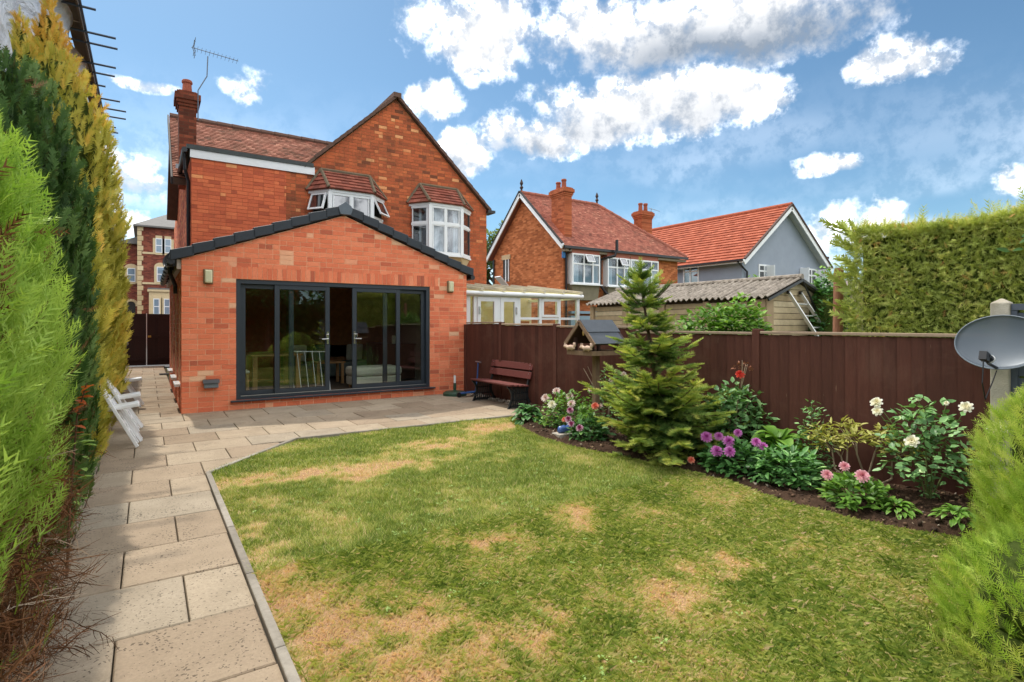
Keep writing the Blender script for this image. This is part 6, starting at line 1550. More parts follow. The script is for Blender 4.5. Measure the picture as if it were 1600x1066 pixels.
# ---- the row of conifers on the left of the path
M_CA = foliage('bright_cypress', [(0, C(46, 64, 22)), (.3, C(90, 124, 42)), (.6, C(138, 176, 66)), (1, C(188, 216, 108))], .35)
plA = [(-.98, 1.75, 0, 2.5, .63, 'col'), (-.96, 2.4, 0, 2.55, .63, 'col'), (-.97, 3.05, 0, 2.62, .63, 'col'), (-.98, 3.65, 0, 2.5, .58, 'col')]
conifer('bright_conifer', 'bright yellow green conifer with dead brown base nearest on the left', plA, 1250, .165, M_CA, tone=lambda P, f: .20 + .85 * fbm(P[:, 1] * 1.2, P[:, 2], 2.6, 5, 3) + .06 * f, core=M_COREB, seed=3,
        dead=lambda P: np.clip(1.15 - (P[:, 2] - .35 - .45 * fbm(P[:, 1], P[:, 2], 1.9, 8, 3)) / .50, .02, .97) * np.where(P[:, 2] > 1.5, .3, 1) + .55 * (fbm(P[:, 1], P[:, 2], 2.2, 18, 3) > .60) * (P[:, 2] < 1.9), lump=.14, jit=.32)
M_CB = foliage('dark_cypress', [(0, C(22, 36, 16)), (.35, C(46, 72, 32)), (.65, C(76, 108, 50)), (1, C(124, 150, 84))], .18)
plB = [(-.93, 4.75, 0, 2.9, .50, 'col'), (-.92, 5.45, 0, 3.45, .48, 'col'), (-.94, 6.15, 0, 3.7, .50, 'col'), (-.90, 6.75, 0, 3.2, .44, 'col'), (-1.50, 5.6, 0, 4.1, .50, 'col'), (-1.55, 6.9, 0, 4.35, .5, 'col')]
conifer('dark_conifer', 'dark green upright conifer between the bright and the golden conifers', plB, 520, .18, M_CB, proto=FAN3, ptone=FAN3_T, tone=lambda P, f: .06 + .80 * fbm(P[:, 1] * 1.6, P[:, 2] * .8, 3.0, 15, 3), seed=5, up=1.3, out=.5, jit=.3, lump=.24, dead=lambda P: .22 * (fbm(P[:, 1], P[:, 2], 1.8, 28, 3) > .58))
M_CC = foliage('golden_cypress', [(0, C(84, 88, 30)), (.3, C(150, 148, 54)), (.6, C(206, 198, 92)), (.82, C(228, 202, 96)), (1, C(238, 190, 88))], .35)
plC = [(-1.20, 10.5, .2, 6.25, .86, 'flame'), (-1.15, 10.2, .3, 5.4, .80, 'col'), (-1.40, 9.7, .3, 5.6, .55, 'flame'), (-.98, 11.2, .3, 4.9, .62, 'col'), (-1.0, 12.4, .3, 4.3, .5, 'flame'),
       (-.90, 7.45, 0, 3.1, .47, 'col'), (-.90, 8.4, 0, 3.25, .47, 'col'), (-.89, 9.4, 0, 3.2, .47, 'col'), (-.89, 10.5, 0, 3.2, .47, 'col'), (-.88, 11.7, 0, 3.1, .46, 'col'), (-.88, 13.0, 0, 3.0, .45, 'col'), (-.87, 14.3, 0, 2.9, .44, 'col')]
conifer('golden_conifer', 'tall golden yellow conifer hedge along the path, orange at its top', plC, 300, .21, M_CC, proto=FAN4, ptone=FAN4_T, tone=lambda P, f: .05 + .70 * fbm(P[:, 1] * 1.2, P[:, 2], 2.4, 25, 3) + np.clip((P[:, 2] - 3.2) * .16, 0, .45), seed=7, up=1.1, out=.6, lump=.2)
# sapling leaves poking out between the first two conifers
sp_ = thing('seedling', 'leafy seedling with orange and green leaves poking out between the conifers', 'seedling', (-.36, 4.15, 0))
b = B(); b.tube([(-.40, 4.2, 0), (-.38, 4.2, .5), (-.35, 4.18, .95), (-.30, 4.12, 1.15)], [.008, .007, .005, .003], 6); b.build('stem', M_BARK, sp_)
M_SEED = foliage('seedling_leaf', [(0, C(120, 160, 70)), (.5, C(160, 190, 100)), (.75, C(190, 110, 50)), (1, C(200, 100, 46))], .35)
n = 26; zz = rng.uniform(.45, 1.15, n); a = rng.uniform(-1.2, 1.6, n)
V, F, T = scatter(LEAF, np.stack([-.37 + .05 * rng.random(n), 4.18 + rng.normal(0, .03, n), zz], 1), np.stack([np.cos(a), -np.abs(np.sin(a)), rng.normal(.1, .3, n)], 1), np.tile([0, 0, 1.], (n, 1)), rng.uniform(.05, .1, n), np.where(zz > .85, .9, .3), LEAF_T)
stuff(np_mesh('leaves', V, F, M_SEED, sp_, T))

# ---- clipped hedge over the fence on the right
M_HG = foliage('clipped_cypress', [(0, C(84, 96, 40)), (.3, C(146, 162, 74)), (.6, C(190, 200, 104)), (.85, C(226, 220, 130)), (1, C(214, 160, 100))], .3)
hd = thing('clipped_hedge', 'tall clipped green hedge behind the fence at the right', 'hedge', (7.6, 1.5, 0))
topz = lambda y: 2.60 + .06 * np.sin(y * 1.7 + .6) + .05 * np.clip(y - 2.2, 0, 1)
n = 13000; yv = rng.uniform(-.6, 3.25, n); zv = rng.uniform(.9, 1, n) * 0 + 1.15 + rng.random(n) * 1.5; face = rng.random(n)
zv = np.minimum(zv, topz(yv))
Pf = np.stack([7.0 + .05 * fbm(yv, zv, 4, 71, 2) + rng.normal(0, .02, n), yv, zv], 1); Nf = np.tile([-1., 0, .1], (n, 1))
n2 = 5000; xt = rng.uniform(7.0, 8.2, n2); yt = rng.uniform(-.6, 3.25, n2); Pt = np.stack([xt, yt, topz(yt) + rng.normal(0, .025, n2)], 1); Nt = np.tile([0, 0, 1.], (n2, 1))
n3 = 4000; xe = rng.uniform(7.0, 8.2, n3); ze = rng.uniform(1.0, 2.65, n3); Pe = np.stack([xe, 3.25 + rng.normal(0, .05, n3), ze], 1); Ne = np.tile([-.2, 1., 0.1], (n3, 1))
n6 = 3600; ye = rng.uniform(-.6, 3.25, n6); Pg = np.stack([rng.uniform(6.98, 7.14, n6), ye, topz(ye) - .10 * rng.random(n6)], 1); Ng = np.tile([-.8, 0, .6], (n6, 1))
P_ = np.concatenate([Pf, Pt, Pe, Pg]); N_ = np.concatenate([Nf, Nt, Ne, Ng]); m_ = len(P_)
D_ = N_ * .5 + rng.normal(0, .75, (m_, 3)) + np.array([0, 0, .25])
tn = np.clip(.44 + .5 * (fbm(P_[:, 1] + P_[:, 0], P_[:, 2], 5, 73, 3) - .5) + rng.normal(0, .12, m_) + np.where(N_[:, 2] > .9, .22, 0) + (rng.random(m_) < .02) * .5, 0, 1)  # upward-facing sprays paler: the sunlit hedge top is put into the tone
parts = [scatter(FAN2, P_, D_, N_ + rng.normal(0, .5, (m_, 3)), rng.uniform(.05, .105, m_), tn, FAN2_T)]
n4 = 420; yq = rng.uniform(-.6, 3.3, n4); Pq = np.stack([rng.uniform(7.0, 7.9, n4), yq, topz(yq)], 1)      # unclipped shoots along the top and end
parts.append(scatter(FAN, Pq, np.tile([0, 0, 1.], (n4, 1)) + rng.normal(0, .3, (n4, 3)), rng.normal(0, 1, (n4, 3)), rng.uniform(.08, .24, n4) * (rng.random(n4) ** 1.2 + .35), .42 + .3 * rng.random(n4), FAN_T))
n5 = 46; Pq = np.stack([rng.uniform(7.0, 7.5, n5), np.full(n5, 3.28), rng.uniform(1.5, 2.65, n5)], 1)
parts.append(scatter(FAN3, Pq, np.tile([-.1, 1., .6], (n5, 1)) + rng.normal(0, .3, (n5, 3)), rng.normal(0, 1, (n5, 3)), rng.uniform(.14, .4, n5), .25 + .25 * rng.random(n5), FAN3_T))
V, F, T = merge(parts); stuff(np_mesh('clipped_foliage', V, F, M_HG, hd, T))
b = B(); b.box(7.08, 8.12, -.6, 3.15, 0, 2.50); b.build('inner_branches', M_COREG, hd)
V, F, T = scatter(LEAF, np.array([[6.95, 1.72, 2.28], [6.95, 1.68, 2.22], [6.95, 1.78, 2.2], [6.94, 1.70, 2.33]]), np.array([[-.4, -.8, .2], [-.3, .6, -.1], [-.5, .7, .3], [-.3, -.9, .5]]), np.tile([-1., 0, .8], (4, 1)), np.array([.11, .09, .12, .1]), np.full(4, .4), LEAF_T)
stuff(np_mesh('ivy_leaves', V, F, foliage('ivy_leaf', [(0, C(40, 70, 30)), (1, C(96, 134, 70))], .15, .5, .2), hd, T))

# ---- near bush at the lower right corner
M_RB = foliage('thuja', [(0, C(49, 71, 26)), (.35, C(104, 138, 49)), (.65, C(172, 201, 79)), (1, C(230, 230, 132))], .35)
conifer('corner_conifer', 'lush yellow green conifer bush filling the bottom right corner', [(4.52, .74, -.05, 1.20, .56, 'col'), (3.50, .58, -.05, .52, .56, 'col'), (4.08, .60, -.05, .85, .46, 'col')], 2700, .10, M_RB, tone=lambda P, f: .36 + .40 * fbm(P[:, 0] * 2 + P[:, 1], P[:, 2], 3.0, 45, 3), seed=11, up=.7, out=.9, jit=.4)

# ---- spruce in the bed
M_SPR = foliage('spruce_needle', [(0, C(34, 52, 26)), (.3, C(76, 108, 52)), (.55, C(128, 158, 80)), (.8, C(182, 196, 96)), (1, C(222, 218, 116))], .25)
spr = thing('spruce_tree', 'young spruce with layered yellow green branches in the flower bed', 'spruce', (4.98, 4.28, 0))
base_, top_ = np.array([4.98, 4.28, -.05]), np.array([4.70, 4.46, 2.08]); rg = np.random.default_rng(12)
axis = lambda z: base_ + (top_ - base_) * ((z + .05) / 2.13)
tb = B(); tb.tube([tuple(axis(z)) for z in (-.05, .5, 1.0, 1.5, 2.08)], [.045, .038, .028, .016, .006], 8); tb.build('trunk', M_BARK, spr)
tw = []; br = B()
for z0, L0, cnt, dr in ((.08, .60, 9, -.02), (.20, .74, 11, .0), (.34, .82, 12, .03), (.48, .86, 12, .06), (.60, .84, 12, .08), (.72, .76, 11, .10), (.84, .66, 9, .12), (1.10, .50, 8, .02), (1.20, .46, 8, .05), (1.30, .36, 7, .10), (1.48, .34, 6, .16), (1.58, .28, 6, .25), (1.72, .22, 5, .45), (1.86, .18, 5, .8), (1.97, .11, 4, 1.2)):
    for k in range(cnt):
        a = 2 * math.pi * (k + rg.random() * .7) / cnt + z0 * 5; L = L0 * rg.uniform(.55, 1.10); dip = rg.uniform(-.22, .16); d0 = np.array([math.cos(a), math.sin(a), 0.]); o = axis(z0 + rg.uniform(-.05, .05)); ns = max(5, int(L / .055)); pts = []
        for i in range(ns + 1):
            s_ = i / ns; pts.append(o + d0 * L * s_ + np.array([0, 0, L * (dr * .7 * s_ - .30 * s_ * (1 - s_) + .06 * s_ ** 3 + dip * s_ * s_)]))
        br.tube([tuple(q) for q in pts[::2] if True] if len(pts[::2]) > 1 else [tuple(pts[0]), tuple(pts[-1])], .006, 4)
        lat = np.array([-d0[1], d0[0], 0])
        for i in range(1, ns + 1):
            s_ = i / ns; dirv = norm(pts[i] - pts[i - 1])
            for sd_ in (-1, 1, -1, 1):
                if rg.random() < .12: continue
                l = (.085 + .10 * (1 - s_)) * rg.uniform(.75, 1.3) * (.75 + .25 * L0 / .8)
                tw.append((pts[i] + rg.normal(0, .008, 3), dirv * .8 + lat * sd_ * rg.uniform(.5, 1.1) + np.array([0, 0, rg.uniform(-.35, .25)]), l, .26 + .48 * s_ + .15 * rg.normal() + .25 * (fbm(np.array([o[0] * 3 + a]), np.array([z0 * 2]), 1.3, 55, 2)[0] - .45)))
        tw.append((pts[-1], dirv, .12, .75)); tw.append((pts[-2], dirv, .12, .6))
for i in range(16): tw.append((axis(1.75 + .022 * i), np.array([rg.normal(0, .35), rg.normal(0, .35), 1.]), .10, .4))
for (dx_, dy_, l) in ((.30, .10, .34), (-.22, .16, .26), (.16, -.2, .28), (.34, -.12, .36)):   # bare upswept shoots at the top
    o = axis(1.55 + rg.random() * .2); e = o + np.array([dx_ * .9, dy_ * .9, l * .75]); br.tube([tuple(o), tuple((o + e) / 2 - np.array([0, 0, .02])), tuple(e)], .006, 4)
    for s_ in np.linspace(.1, 1, 9): tw.append((o + (e - o) * s_, (e - o) + rg.normal(0, .05, 3), .085, .32))
n = len(tw); P_ = np.array([t_[0] for t_ in tw]); D_ = np.array([t_[1] for t_ in tw]); S_ = np.array([t_[2] for t_ in tw]); T_ = np.clip(np.array([t_[3] for t_ in tw]), 0, 1)
V, F, T = scatter(TWIG, P_, D_, np.tile([0, 0, 1.], (n, 1)) + rg.normal(0, .25, (n, 3)), S_ * 1.2, T_, TWIG_T, wscale=np.clip(S_ * 1.6, .15, .26))
stuff(np_mesh('crown', V, F, M_SPR, spr, T)); br.build('branches', M_BARK, spr)

# ---- leafy plants
def leafy(t, c, rx, ry, h, n, size, mat, z0=0.0, shell=.55, droop=.2, seed=1, base_tone=.45, name='foliage', proto=LEAF, ptone=LEAF_T, cut=0.0, wfac=1.0):
    rg = np.random.default_rng(seed); d = norm(rg.normal(0, 1, (n, 3))); d[:, 2] = np.abs(d[:, 2]) if cut == 0 else d[:, 2]
    rad = (shell + (1 - shell) * rg.random(n) ** .6) * (.8 + .4 * fbm(d[:, 0] * 1.5 + seed, d[:, 1] * 1.5 + d[:, 2], 2.0, seed, 2))
    P = np.array([c[0], c[1], c[2] + z0]) + d * rad[:, None] * np.array([rx, ry, h])
    a = rg.uniform(0, 6.28, n); D = d * .7 + np.stack([np.cos(a), np.sin(a), rg.normal(-droop, .3, n)], 1) * .8; N = d * .5 + np.array([0, 0, 1.]) + rg.normal(0, .35, (n, 3))
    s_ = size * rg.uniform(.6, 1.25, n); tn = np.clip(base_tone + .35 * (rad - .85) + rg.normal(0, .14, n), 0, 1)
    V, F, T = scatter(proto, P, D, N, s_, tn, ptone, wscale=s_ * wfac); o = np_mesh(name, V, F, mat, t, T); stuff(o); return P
def stems(t, c, tips, r=.006, mat=None, name='stems'):
    b = B()
    for q in tips:
        q = np.array(q); o = np.array([c[0], c[1], c[2] - .03]); m_ = o * .55 + q * .45 + np.array([(o - q)[0] * .12, (o - q)[1] * .12, .1 * (q[2] - o[2])])
        b.tube([tuple(o + (q - o) * .02), tuple(m_), tuple(q)], [r, r * .8, r * .5], 5)
    b.build(name, mat or M_STEM, t)
M_STEM = plain('green_stem', C(98, 110, 62), .8, .15, 10); M_TWIGB = plain('bare_twig', C(158, 138, 116), .9, .15, 10)
def petal_flower(t, c, r, cols, layers=4, per=9, n=(-.6, -.5, .6), ball=.8, name='flower'):
    """ruffled bloom: rings of cupped petals"""
    c = Vector(c); n = Vector(n).normalized(); u = n.orthogonal().normalized(); v = n.cross(u); b = B(); r_ = random.Random(int(c.x * 999 + c.z * 777))
    for L in range(layers):
        f = L / max(1, layers - 1); el_ = .1 + 1.25 * f * ball; k = max(4, int(per * (1 - .45 * f))); rr_ = r * (1 - .35 * f)
        for i in range(k):
            a = 2 * math.pi * (i + .5 * (L % 2) + r_.uniform(-.1, .1)) / k; d = (u * math.cos(a) + v * math.sin(a)); dd = (d * math.cos(el_) + n * math.sin(el_)).normalized(); s = n.cross(d).normalized(); w = rr_ * 3.5 / k
            p0 = c + dd * rr_ * .15; p1 = c + dd * rr_ * .65; p2 = c + dd * rr_ * r_.uniform(.92, 1.05) + n * r * .06; up = dd.cross(s).normalized() * r * .10
            b.add([p0, p1 + s * w * .62 + up, p2 + s * w * .35, p2 - s * w * .35, p1 - s * w * .62 + up], [(0, 1, 2, 3, 4)], min(1, max(0, .35 + .5 * (1 - f) + r_.uniform(-.15, .15))))
    b.lathe([(r * .12, -.02), (r * .3, -.005), (r * .25, .0)], c - n * r * .1, 6, .2)
    return b.build(name, cols, t)
def F_(name, lo, mid, hi): return foliage(name, [(0, lo), (.5, mid), (1, hi)], .25, .6, .2)
FM_MAG = F_('magenta_petal', C(130, 40, 110), C(186, 84, 168), C(222, 150, 210)); FM_PUR = F_('purple_white_petal', C(96, 20, 60), C(150, 50, 100), C(236, 206, 220)); FM_PNK = F_('pink_petal', C(190, 96, 120), C(222, 146, 162), C(240, 196, 202))
FM_WHT = F_('white_petal', C(214, 200, 150), C(236, 230, 204), C(246, 244, 232)); FM_RED = F_('red_petal', C(150, 24, 20), C(206, 52, 40), C(230, 100, 80)); FM_COR = F_('coral_petal', C(200, 70, 60), C(228, 112, 92), C(240, 170, 140)); FM_LPK = F_('pale_pink_petal', C(206, 160, 160), C(230, 200, 196), C(244, 230, 224))
LM_DARK = foliage('dark_leaf', [(0, C(33, 60, 30)), (.4, C(65, 109, 54)), (.7, C(106, 159, 82)), (1, C(177, 221, 132))], .2, .45, .35)
LM_ROSE = foliage('rose_leaf', [(0, C(50, 79, 45)), (.4, C(99, 141, 84)), (.7, C(151, 196, 123)), (1, C(224, 250, 179))], .2, .42, .4)
LM_LITE = foliage('fresh_leaf', [(0, C(57, 90, 30)), (.4, C(104, 148, 55)), (.7, C(148, 189, 84)), (1, C(195, 215, 124))], .3, .45, .35)
LM_VAR = foliage('variegated_leaf', [(0, C(94, 106, 44)), (.4, C(166, 168, 76)), (.7, C(204, 198, 120)), (1, C(228, 220, 164))], .3, .45, .3)
def plant(name, label, cat, x, y): return thing(name, label, cat, (x, y, bed_z(x, y)))
def big_leaves(t, c, n, L, W, mat, h, seed, spread=1.0):
    """arching clump leaves, each a part of its own (shared mesh)"""
    rg = random.Random(seed); nu = 6; V = []; Fq = []; TT = []
    for i in range(nu + 1):
        s_ = i / nu; wd = W * (math.sin(math.pi * (s_ * .86 + .10)) ** .8) * (0 if i == nu else 1)
        x = L * (s_ - .10 * s_ * s_); z = L * (.55 * s_ - .75 * s_ * s_)
        for k in (-1, -.5, 0, .5, 1): V.append((x, k * wd, z + abs(k) * wd * .28)); TT.append(.25 + .5 * s_ * (.4 + .6 * abs(k)))
    for i in range(nu):
        for k in range(4): a = i * 5 + k; Fq.append((a, a + 1, a + 6, a + 5))
    me = bpy.data.meshes.new('leaf'); me.from_pydata(V, [], Fq); me.materials.append(mat); at = me.attributes.new('tone', 'FLOAT', 'POINT'); at.data.foreach_set('value', np.array(TT, np.float32)); me.polygons.foreach_set('use_smooth', [True] * len(Fq)); me.update()
    for i in range(n):
        o = bpy.data.objects.new('leaf', me); COL.objects.link(o); o.parent = t; f = i / n; a = i * 2.4 + rg.uniform(-.3, .3)
        rr_ = (.02 + .10 * f) * spread; o.location = (rr_ * math.cos(a), rr_ * math.sin(a), h * (1 - f) * .75 + .01)
        s_ = rg.uniform(.7, 1.12); o.scale = (s_, s_ * rg.uniform(.85, 1.15), s_); o.rotation_euler = (rg.uniform(-.25, .25), rg.uniform(-.75, -.2) + f * .65, a)
        o.rotation_mode = 'XYZ'

t = plant('hosta', 'low dark green leafy clump beside the bench end of the bed', 'plant', 4.86, 6.88); big_leaves(t, t.location, 60, .19, .045, LM_DARK, .2, 1, 1.3)
t = plant('hydrangea', 'pale flowered hydrangea shrub at the bench end of the bed', 'shrub', 5.05, 6.1); c = tuple(t.location)
leafy(t, c, .40, .48, .48, 620, .075, LM_LITE, .06, seed=21, base_tone=.42); leafy(t, c, .38, .45, .28, 320, .07, LM_DARK, .02, seed=22, name='lower_foliage'); stems(t, c, [(c[0] + rng.normal(0, .2), c[1] + rng.normal(0, .2), c[2] + .4) for _ in range(9)])
for (dx_, dy_, dz_, r_) in ((-.24, .28, .42, .07), (-.12, .18, .52, .065), (-.3, .05, .36, .07), (-.02, .0, .46, .06), (-.2, -.25, .40, .06)): petal_flower(t, (c[0] + dx_, c[1] + dy_, c[2] + dz_), r_, FM_LPK if dx_ > -.25 else FM_WHT, 4, 12, ball=1.0)
t = plant('purple_dahlia', 'dahlia with purple white edged flowers and one coral bloom by the bird table', 'dahlia', 4.74, 5.38); c = tuple(t.location)
leafy(t, c, .24, .27, .26, 480, .08, LM_DARK, .02, seed=23, base_tone=.48); leafy(t, c, .16, .18, .34, 160, .065, LM_LITE, .08, seed=24, name='upper_foliage', base_tone=.35); stems(t, c, [(c[0] - .1, c[1], c[2] + .3), (c[0] + .1, c[1], c[2] + .4), (c[0], c[1] + .1, c[2] + .3)])
for (dx_, dy_, dz_, r_, mm) in ((-.20, .12, .36, .05, FM_PUR), (-.20, .16, .24, .05, FM_PUR), (-.24, .05, .20, .045, FM_PUR), (-.23, -.10, .17, .052, FM_PUR), (.0, -.13, .43, .055, FM_COR), (-.18, .26, .22, .04, FM_COR)): petal_flower(t, (c[0] + dx_, c[1] + dy_, c[2] + dz_), r_, mm, 4, 10)
t = plant('white_rose_bush', 'sparse pale rose bush behind the bird table post', 'rose', 5.42, 5.75); c = tuple(t.location)
leafy(t, c, .30, .42, .75, 520, .055, LM_ROSE, .1, shell=.4, seed=25, base_tone=.5); stems(t, c, [(c[0] - .05, c[1] + .45, c[2] + .82), (c[0] - .1, c[1] + .30, c[2] + .86), (c[0], c[1] - .2, c[2] + .8), (c[0] + .1, c[1], c[2] + .7)], .008, M_TWIGB)
for (dx_, dy_, dz_) in ((-.2, -.3, .72), (-.22, .1, .55), (-.1, -.42, .80), (-.25, -.12, .35)): petal_flower(t, (c[0] + dx_, c[1] + dy_, c[2] + dz_), .04, FM_LPK, 3, 7)
t = plant('red_rose_bush', 'dark leaved rose bush with a red bloom right of the spruce', 'rose', 5.50, 3.80); c = tuple(t.location)
leafy(t, c, .34, .42, .64, 1000, .085, LM_ROSE, .14, seed=26, base_tone=.46, cut=0); leafy(t, c, .32, .38, .34, 420, .075, LM_ROSE, .06, seed=27, name='lower_foliage'); stems(t, c, [(c[0] + rng.normal(0, .15), c[1] + rng.normal(0, .2), c[2] + .65) for _ in range(7)], .009, M_TWIGB)
petal_flower(t, (c[0] - .02, c[1] - .1, c[2] + .90), .055, FM_RED, 4, 8); b = B()
for k in range(5): b.tube([(c[0], c[1] - .1, c[2] + .75), (c[0] + rng.normal(0, .05), c[1] - .12 + rng.normal(0, .08), c[2] + 1.0 + rng.random() * .06)], .004, 4)
b.build('spent_stems', M_TWIGB, t)
leafy(t, (c[0], c[1] - .12, c[2] + .95), .08, .12, .08, 40, .035, foliage('copper_leaf', [(0, C(110, 60, 40)), (1, C(176, 120, 90))], .2), 0, seed=33, name='copper_leaves')
t = plant('magenta_dahlia', 'dahlia with bright magenta pompon flowers in front of the red rose', 'dahlia', 4.92, 3.36); c = tuple(t.location)
leafy(t, c, .26, .34, .25, 620, .085, LM_DARK, .02, seed=28, base_tone=.46)
for (dx_, dy_, dz_, r_) in ((-.14, .25, .30, .062), (-.05, .17, .31, .05), (-.22, .07, .20, .062), (-.10, .02, .29, .062), (-.20, -.06, .22, .058), (.05, .02, .36, .045), (.02, -.2, .31, .05), (.06, -.25, .27, .045)): petal_flower(t, (c[0] + dx_, c[1] + dy_, c[2] + dz_), r_, FM_MAG, 5, 12, ball=1.1)
petal_flower(t, (c[0] - .28, c[1] + .33, c[2] + .07), .04, FM_COR, 4, 8)
t = plant('broad_leaf_hosta', 'fresh green broad leaved hosta behind the magenta dahlia', 'plant', 5.36, 3.18); big_leaves(t, t.location, 60, .24, .06, LM_LITE, .42, 2, 1.8)
t = plant('leafy_dahlia', 'green dahlia clump without flowers in the middle of the bed', 'dahlia', 4.95, 2.86); c = tuple(t.location); leafy(t, c, .28, .32, .30, 720, .09, LM_DARK, .02, seed=29, base_tone=.56, wfac=.75)
t = plant('young_rose', 'upright young rose with small leaves against the dark fence', 'rose', 5.42, 2.86); c = tuple(t.location); leafy(t, c, .16, .20, .66, 330, .05, LM_ROSE, .05, shell=.3, seed=30, base_tone=.5); stems(t, c, [(c[0], c[1] + .02, c[2] + .7), (c[0], c[1] + .1, c[2] + .5), (c[0], c[1] - .1, c[2] + .55)], .007)
# variegated shrub with bare stems
t = plant('variegated_shrub', 'variegated cream and green shrub on bare crooked stems', 'shrub', 5.35, 2.42); c = tuple(t.location)
heads = [(c[0] - .05, c[1] + .30, .42), (c[0], c[1] + .12, .50), (c[0] - .08, c[1] - .02, .44), (c[0] + .05, c[1] - .18, .47), (c[0], c[1] - .34, .40), (c[0] - .1, c[1] + .18, .36)]
b = B()
for (hx, hy, hz) in heads:
    q0 = Vector((c[0] + random.uniform(-.03, .03), c[1] + random.uniform(-.08, .08), c[2] - .03)); q3 = Vector((hx, hy, c[2] + hz - .04)); q1 = q0.lerp(q3, .35) + Vector((random.uniform(-.05, .05), (hy - c[1]) * .25, .0)); q2 = q0.lerp(q3, .7) + Vector((random.uniform(-.03, .03), 0, .02)); b.tube([q0, q1, q2, q3], [.011, .009, .007, .005], 6)
    for k in range(3): b.tube([q2, q2.lerp(q3, .6) + Vector((random.uniform(-.06, .06), random.uniform(-.07, .07), .02)), q3 + Vector((random.uniform(-.08, .08), random.uniform(-.09, .09), .03))], .004, 4)
b.build('stems', M_TWIGB, t)
for i, (hx, hy, hz) in enumerate(heads): leafy(t, (hx, hy, c[2] + hz - .05), .13, .14, .12, 95, .07, LM_VAR, 0, seed=40 + i, base_tone=.5, shell=.3, wfac=.6, name='leaf_cluster')
t = plant('pink_dahlia', 'low dahlia with three soft pink flowers at the lawn edge', 'dahlia', 4.82, 2.20); c = tuple(t.location); leafy(t, c, .20, .24, .19, 420, .08, LM_LITE, .02, seed=31, base_tone=.36, wfac=.8)
for (dx_, dy_, dz_, r_) in ((-.14, .16, .21, .048), (.02, .10, .27, .045), (-.10, -.09, .25, .058)): petal_flower(t, (c[0] + dx_, c[1] + dy_, c[2] + dz_), r_, FM_PNK, 5, 12, ball=1.1)
t = plant('white_rose', 'tall white flowered rose bush nearest the concrete post', 'rose', 5.28, 1.86); c = tuple(t.location)
leafy(t, c, .30, .36, .66, 520, .075, LM_ROSE, .16, shell=.35, seed=32, base_tone=.52, wfac=1.05); leafy(t, (c[0], c[1], c[2] + .02), .06, .07, .16, 40, .045, LM_ROSE, 0, seed=37, name='lower_foliage')
fl = [(-.05, .36, .73, .05), (-.08, .34, .66, .045), (-.25, .02, .48, .055), (.02, -.24, .76, .05), (-.02, -.44, .62, .062), (-.05, .05, .80, .022), (.0, -.12, .78, .02)]
stems(t, c, [(c[0] + q[0], c[1] + q[1], c[2] + q[2]) for q in fl], .007)
for q in fl: petal_flower(t, (c[0] + q[0], c[1] + q[1], c[2] + q[2]), q[3], FM_WHT, 4, 8, n=(-.8, -.1, .5))
for (x_, y_, sd_, lab) in ((4.86, 1.92, 3, 'small yellow green primula clump left of the white rose foot'), (4.88, 1.55, 4, 'small yellow green primula clump nearest the bottom right conifer')):
    t = plant('primula', lab, 'plant', x_, y_); t['group'] = 'primula clumps at the lawn edge'; big_leaves(t, t.location, 60, .085, .017, LM_LITE, .07, sd_, .9)

# ---- over the fence
M_VINE = LM_LITE
t = thing('bramble_shrub', 'bright green bramble rising over the fence in front of the garage', 'shrub', (7.1, 5.1, 0)); leafy(t, (7.1, 5.15, 1.0), .4, .95, .78, 2600, .095, LM_LITE, 0, seed=51, base_tone=.36, shell=.4); leafy(t, (7.1, 4.75, 1.15), .3, .42, .72, 600, .10, LM_LITE, 0, seed=52, base_tone=.5, name='upper_foliage')
B().lathe([(.3, 0), (.36, .6), (.3, 1.2), (.12, 1.45)], (7.15, 5.2, 0), 12).build('inner_branches', M_COREG, t)
t = thing('ivy_bush', 'dark ivy covered bush between the garage and the timber post', 'ivy', (11.95, 6.0, 0)); leafy(t, (12.0, 5.95, 0), .62, .5, 2.45, 2600, .12, LM_DARK, 0, seed=53, base_tone=.40, shell=.75); B().lathe([(.4, 0), (.5, 1.2), (.45, 1.9), (.1, 2.25)], (12.05, 6.0, 0), 12).build('inner_branches', M_COREG, t)
for (x_, y_, r_, z_, lab) in ((14.0, 9.0, .75, 2.75, 'yellow green shrub top showing above the garage roof'), (13.6, 7.2, .5, 2.5, 'small shrub top right of the garage ridge'), (15.6, 7.9, .75, 2.95, 'loose green shrub in front of the grey house corner')):
    t = thing('garden_shrub', lab, 'shrub', (x_, y_, 0), 'shrubs beyond the garage'); leafy(t, (x_, y_, 0), r_, r_, z_, 900, .14, LM_LITE if r_ > .6 else LM_DARK, 0, seed=int(x_ * 7), base_tone=.45, shell=.6); B().tube([(x_, y_, 0), (x_ + .05, y_, z_ * .8)], [.06, .02], 6).build('trunk', M_BARK, t)
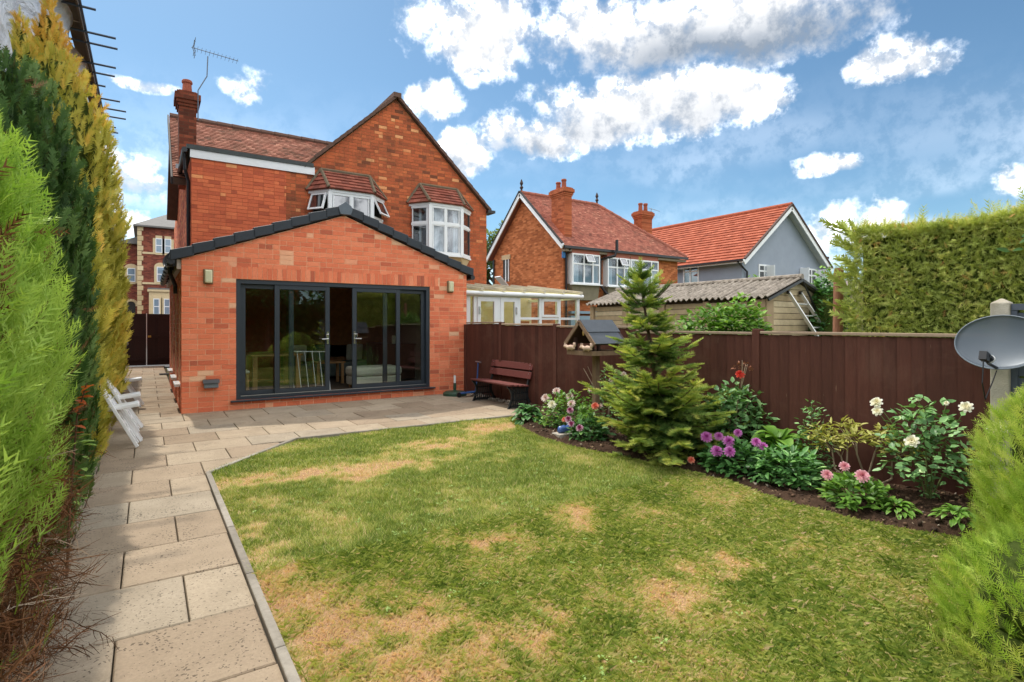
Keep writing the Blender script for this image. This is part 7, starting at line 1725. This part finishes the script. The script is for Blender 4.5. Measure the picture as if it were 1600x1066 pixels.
def broad_tree(name, label, x, y, h, r, n, leaf, mat, seed, zc=.62):
    t = thing(name, label, 'tree', (x, y, 0)); b = B(); b.tube([(x, y, -.1), (x + .1, y, h * .3), (x, y + .1, h * .8)], [h * .03, h * .022, h * .006], 8); rg_ = random.Random(seed)
    tips = []
    for k in range(9):
        a = rg_.uniform(0, 6.28); zb = h * rg_.uniform(.25, .6); e = (x + r * .75 * math.cos(a), y + r * .75 * math.sin(a), zb + h * rg_.uniform(.1, .3)); b.tube([(x, y, zb), ((x + e[0]) / 2, (y + e[1]) / 2, zb + h * .1), e], [h * .012, h * .008, h * .003], 6); tips.append(e)
    b.build('trunk', M_BARK, t); parts = []; rg2 = np.random.default_rng(seed)
    cl_ = [(e[0], e[1], e[2], r * rg_.uniform(.35, .5)) for e in tips] + [(x + rg_.uniform(-.4, .4) * r, y + rg_.uniform(-.4, .4) * r, h * rg_.uniform(.55, .9), r * rg_.uniform(.35, .55)) for _ in range(8)]
    for (cx, cy, cz, cr) in cl_:
        m_ = n // len(cl_); d = norm(rg2.normal(0, 1, (m_, 3))); P = np.array([cx, cy, cz]) + d * (cr * (.45 + .55 * rg2.random(m_) ** .5))[:, None]; parts.append(scatter(LEAF, P, d + rg2.normal(0, .6, (m_, 3)), d + np.array([0, 0, 1.]) + rg2.normal(0, .4, (m_, 3)), leaf * rg2.uniform(.6, 1.3, m_), np.clip(.45 + .3 * d[:, 2] + rg2.normal(0, .14, m_), 0, 1), LEAF_T))
    V, F, T = merge(parts); stuff(np_mesh('crown', V, F, mat, t, T)); return t
M_BG = foliage('broadleaf', [(0, C(40, 56, 26)), (.4, C(76, 96, 46)), (.7, C(112, 130, 68)), (1, C(158, 168, 104))], .3)
broad_tree('background_tree', 'loose green tree between the two brick houses', 21.0, 33.6, 9.4, 2.4, 3600, .34, M_BG, 61)

# ---- the bottom of the garden behind the viewer, mirrored in the sliding doors
for k, (x_, y_, h_, r_) in enumerate(((-3.5, -6.5, 5.2, 1.6), (-.6, -7.4, 4.6, 1.5), (2.0, -7.0, 5.6, 1.7), (4.9, -7.6, 4.8, 1.6), (7.6, -6.8, 5.4, 1.7), (10.4, -7.2, 5.0, 1.6), (13.2, -7.0, 5.4, 1.7), (16.2, -7.4, 5.0, 1.7))):
    broad_tree('garden_end_tree', 'dark green tree %s of the row at the bottom of the garden' % ('first second third fourth fifth sixth seventh eighth'.split()[k],), x_, y_, h_, r_, 2600, .26, LM_DARK, 70 + k)['group'] = 'trees at the bottom of the garden'
eh = thing('end_hedge', 'dark clipped hedge closing the bottom of the garden', 'hedge', (6, -8.6, 0)); b = B(); b.box(-6, 18, -9.3, -8.6, 0, 2.6); b.build('inner_branches', M_COREG, eh)
n = 6000; Pq = np.stack([rng.uniform(-6, 18, n), np.full(n, -8.55) + rng.normal(0, .06, n), rng.uniform(0, 2.75, n)], 1); V, F, T = scatter(LEAF, Pq, rng.normal(0, 1, (n, 3)) + np.array([0, .5, .4]), np.tile([0, 1., .4], (n, 1)) + rng.normal(0, .4, (n, 3)), rng.uniform(.12, .3, n), np.clip(rng.normal(.45, .18, n), 0, 1), LEAF_T); stuff(np_mesh('clipped_foliage', V, F, LM_DARK, eh, T))
oh = thing('rear_house', 'brick house with white windows beyond the bottom of the garden', 'house', (2, -24, 0))
B().box(-8, 10, -30, -24, 0, 6).build('wall', M_NBX, oh); B().prism([(-8.3, -23.7, 5.9), (-8.3, -30.3, 5.9), (-8.3, -27, 8.8)], (-1, 0, 0), 18.6).build('roof', M_NT, oh)
for x_ in (-6, -2.5, 1, 4.5, 7.5): casement('window', (x_ + 1.5, -23.99, 3.4), (-1, 0, 0), (0, 1, 0), 1.5, 1.5, oh, bars=(.75,), transoms=(1.0,), fr=.09)
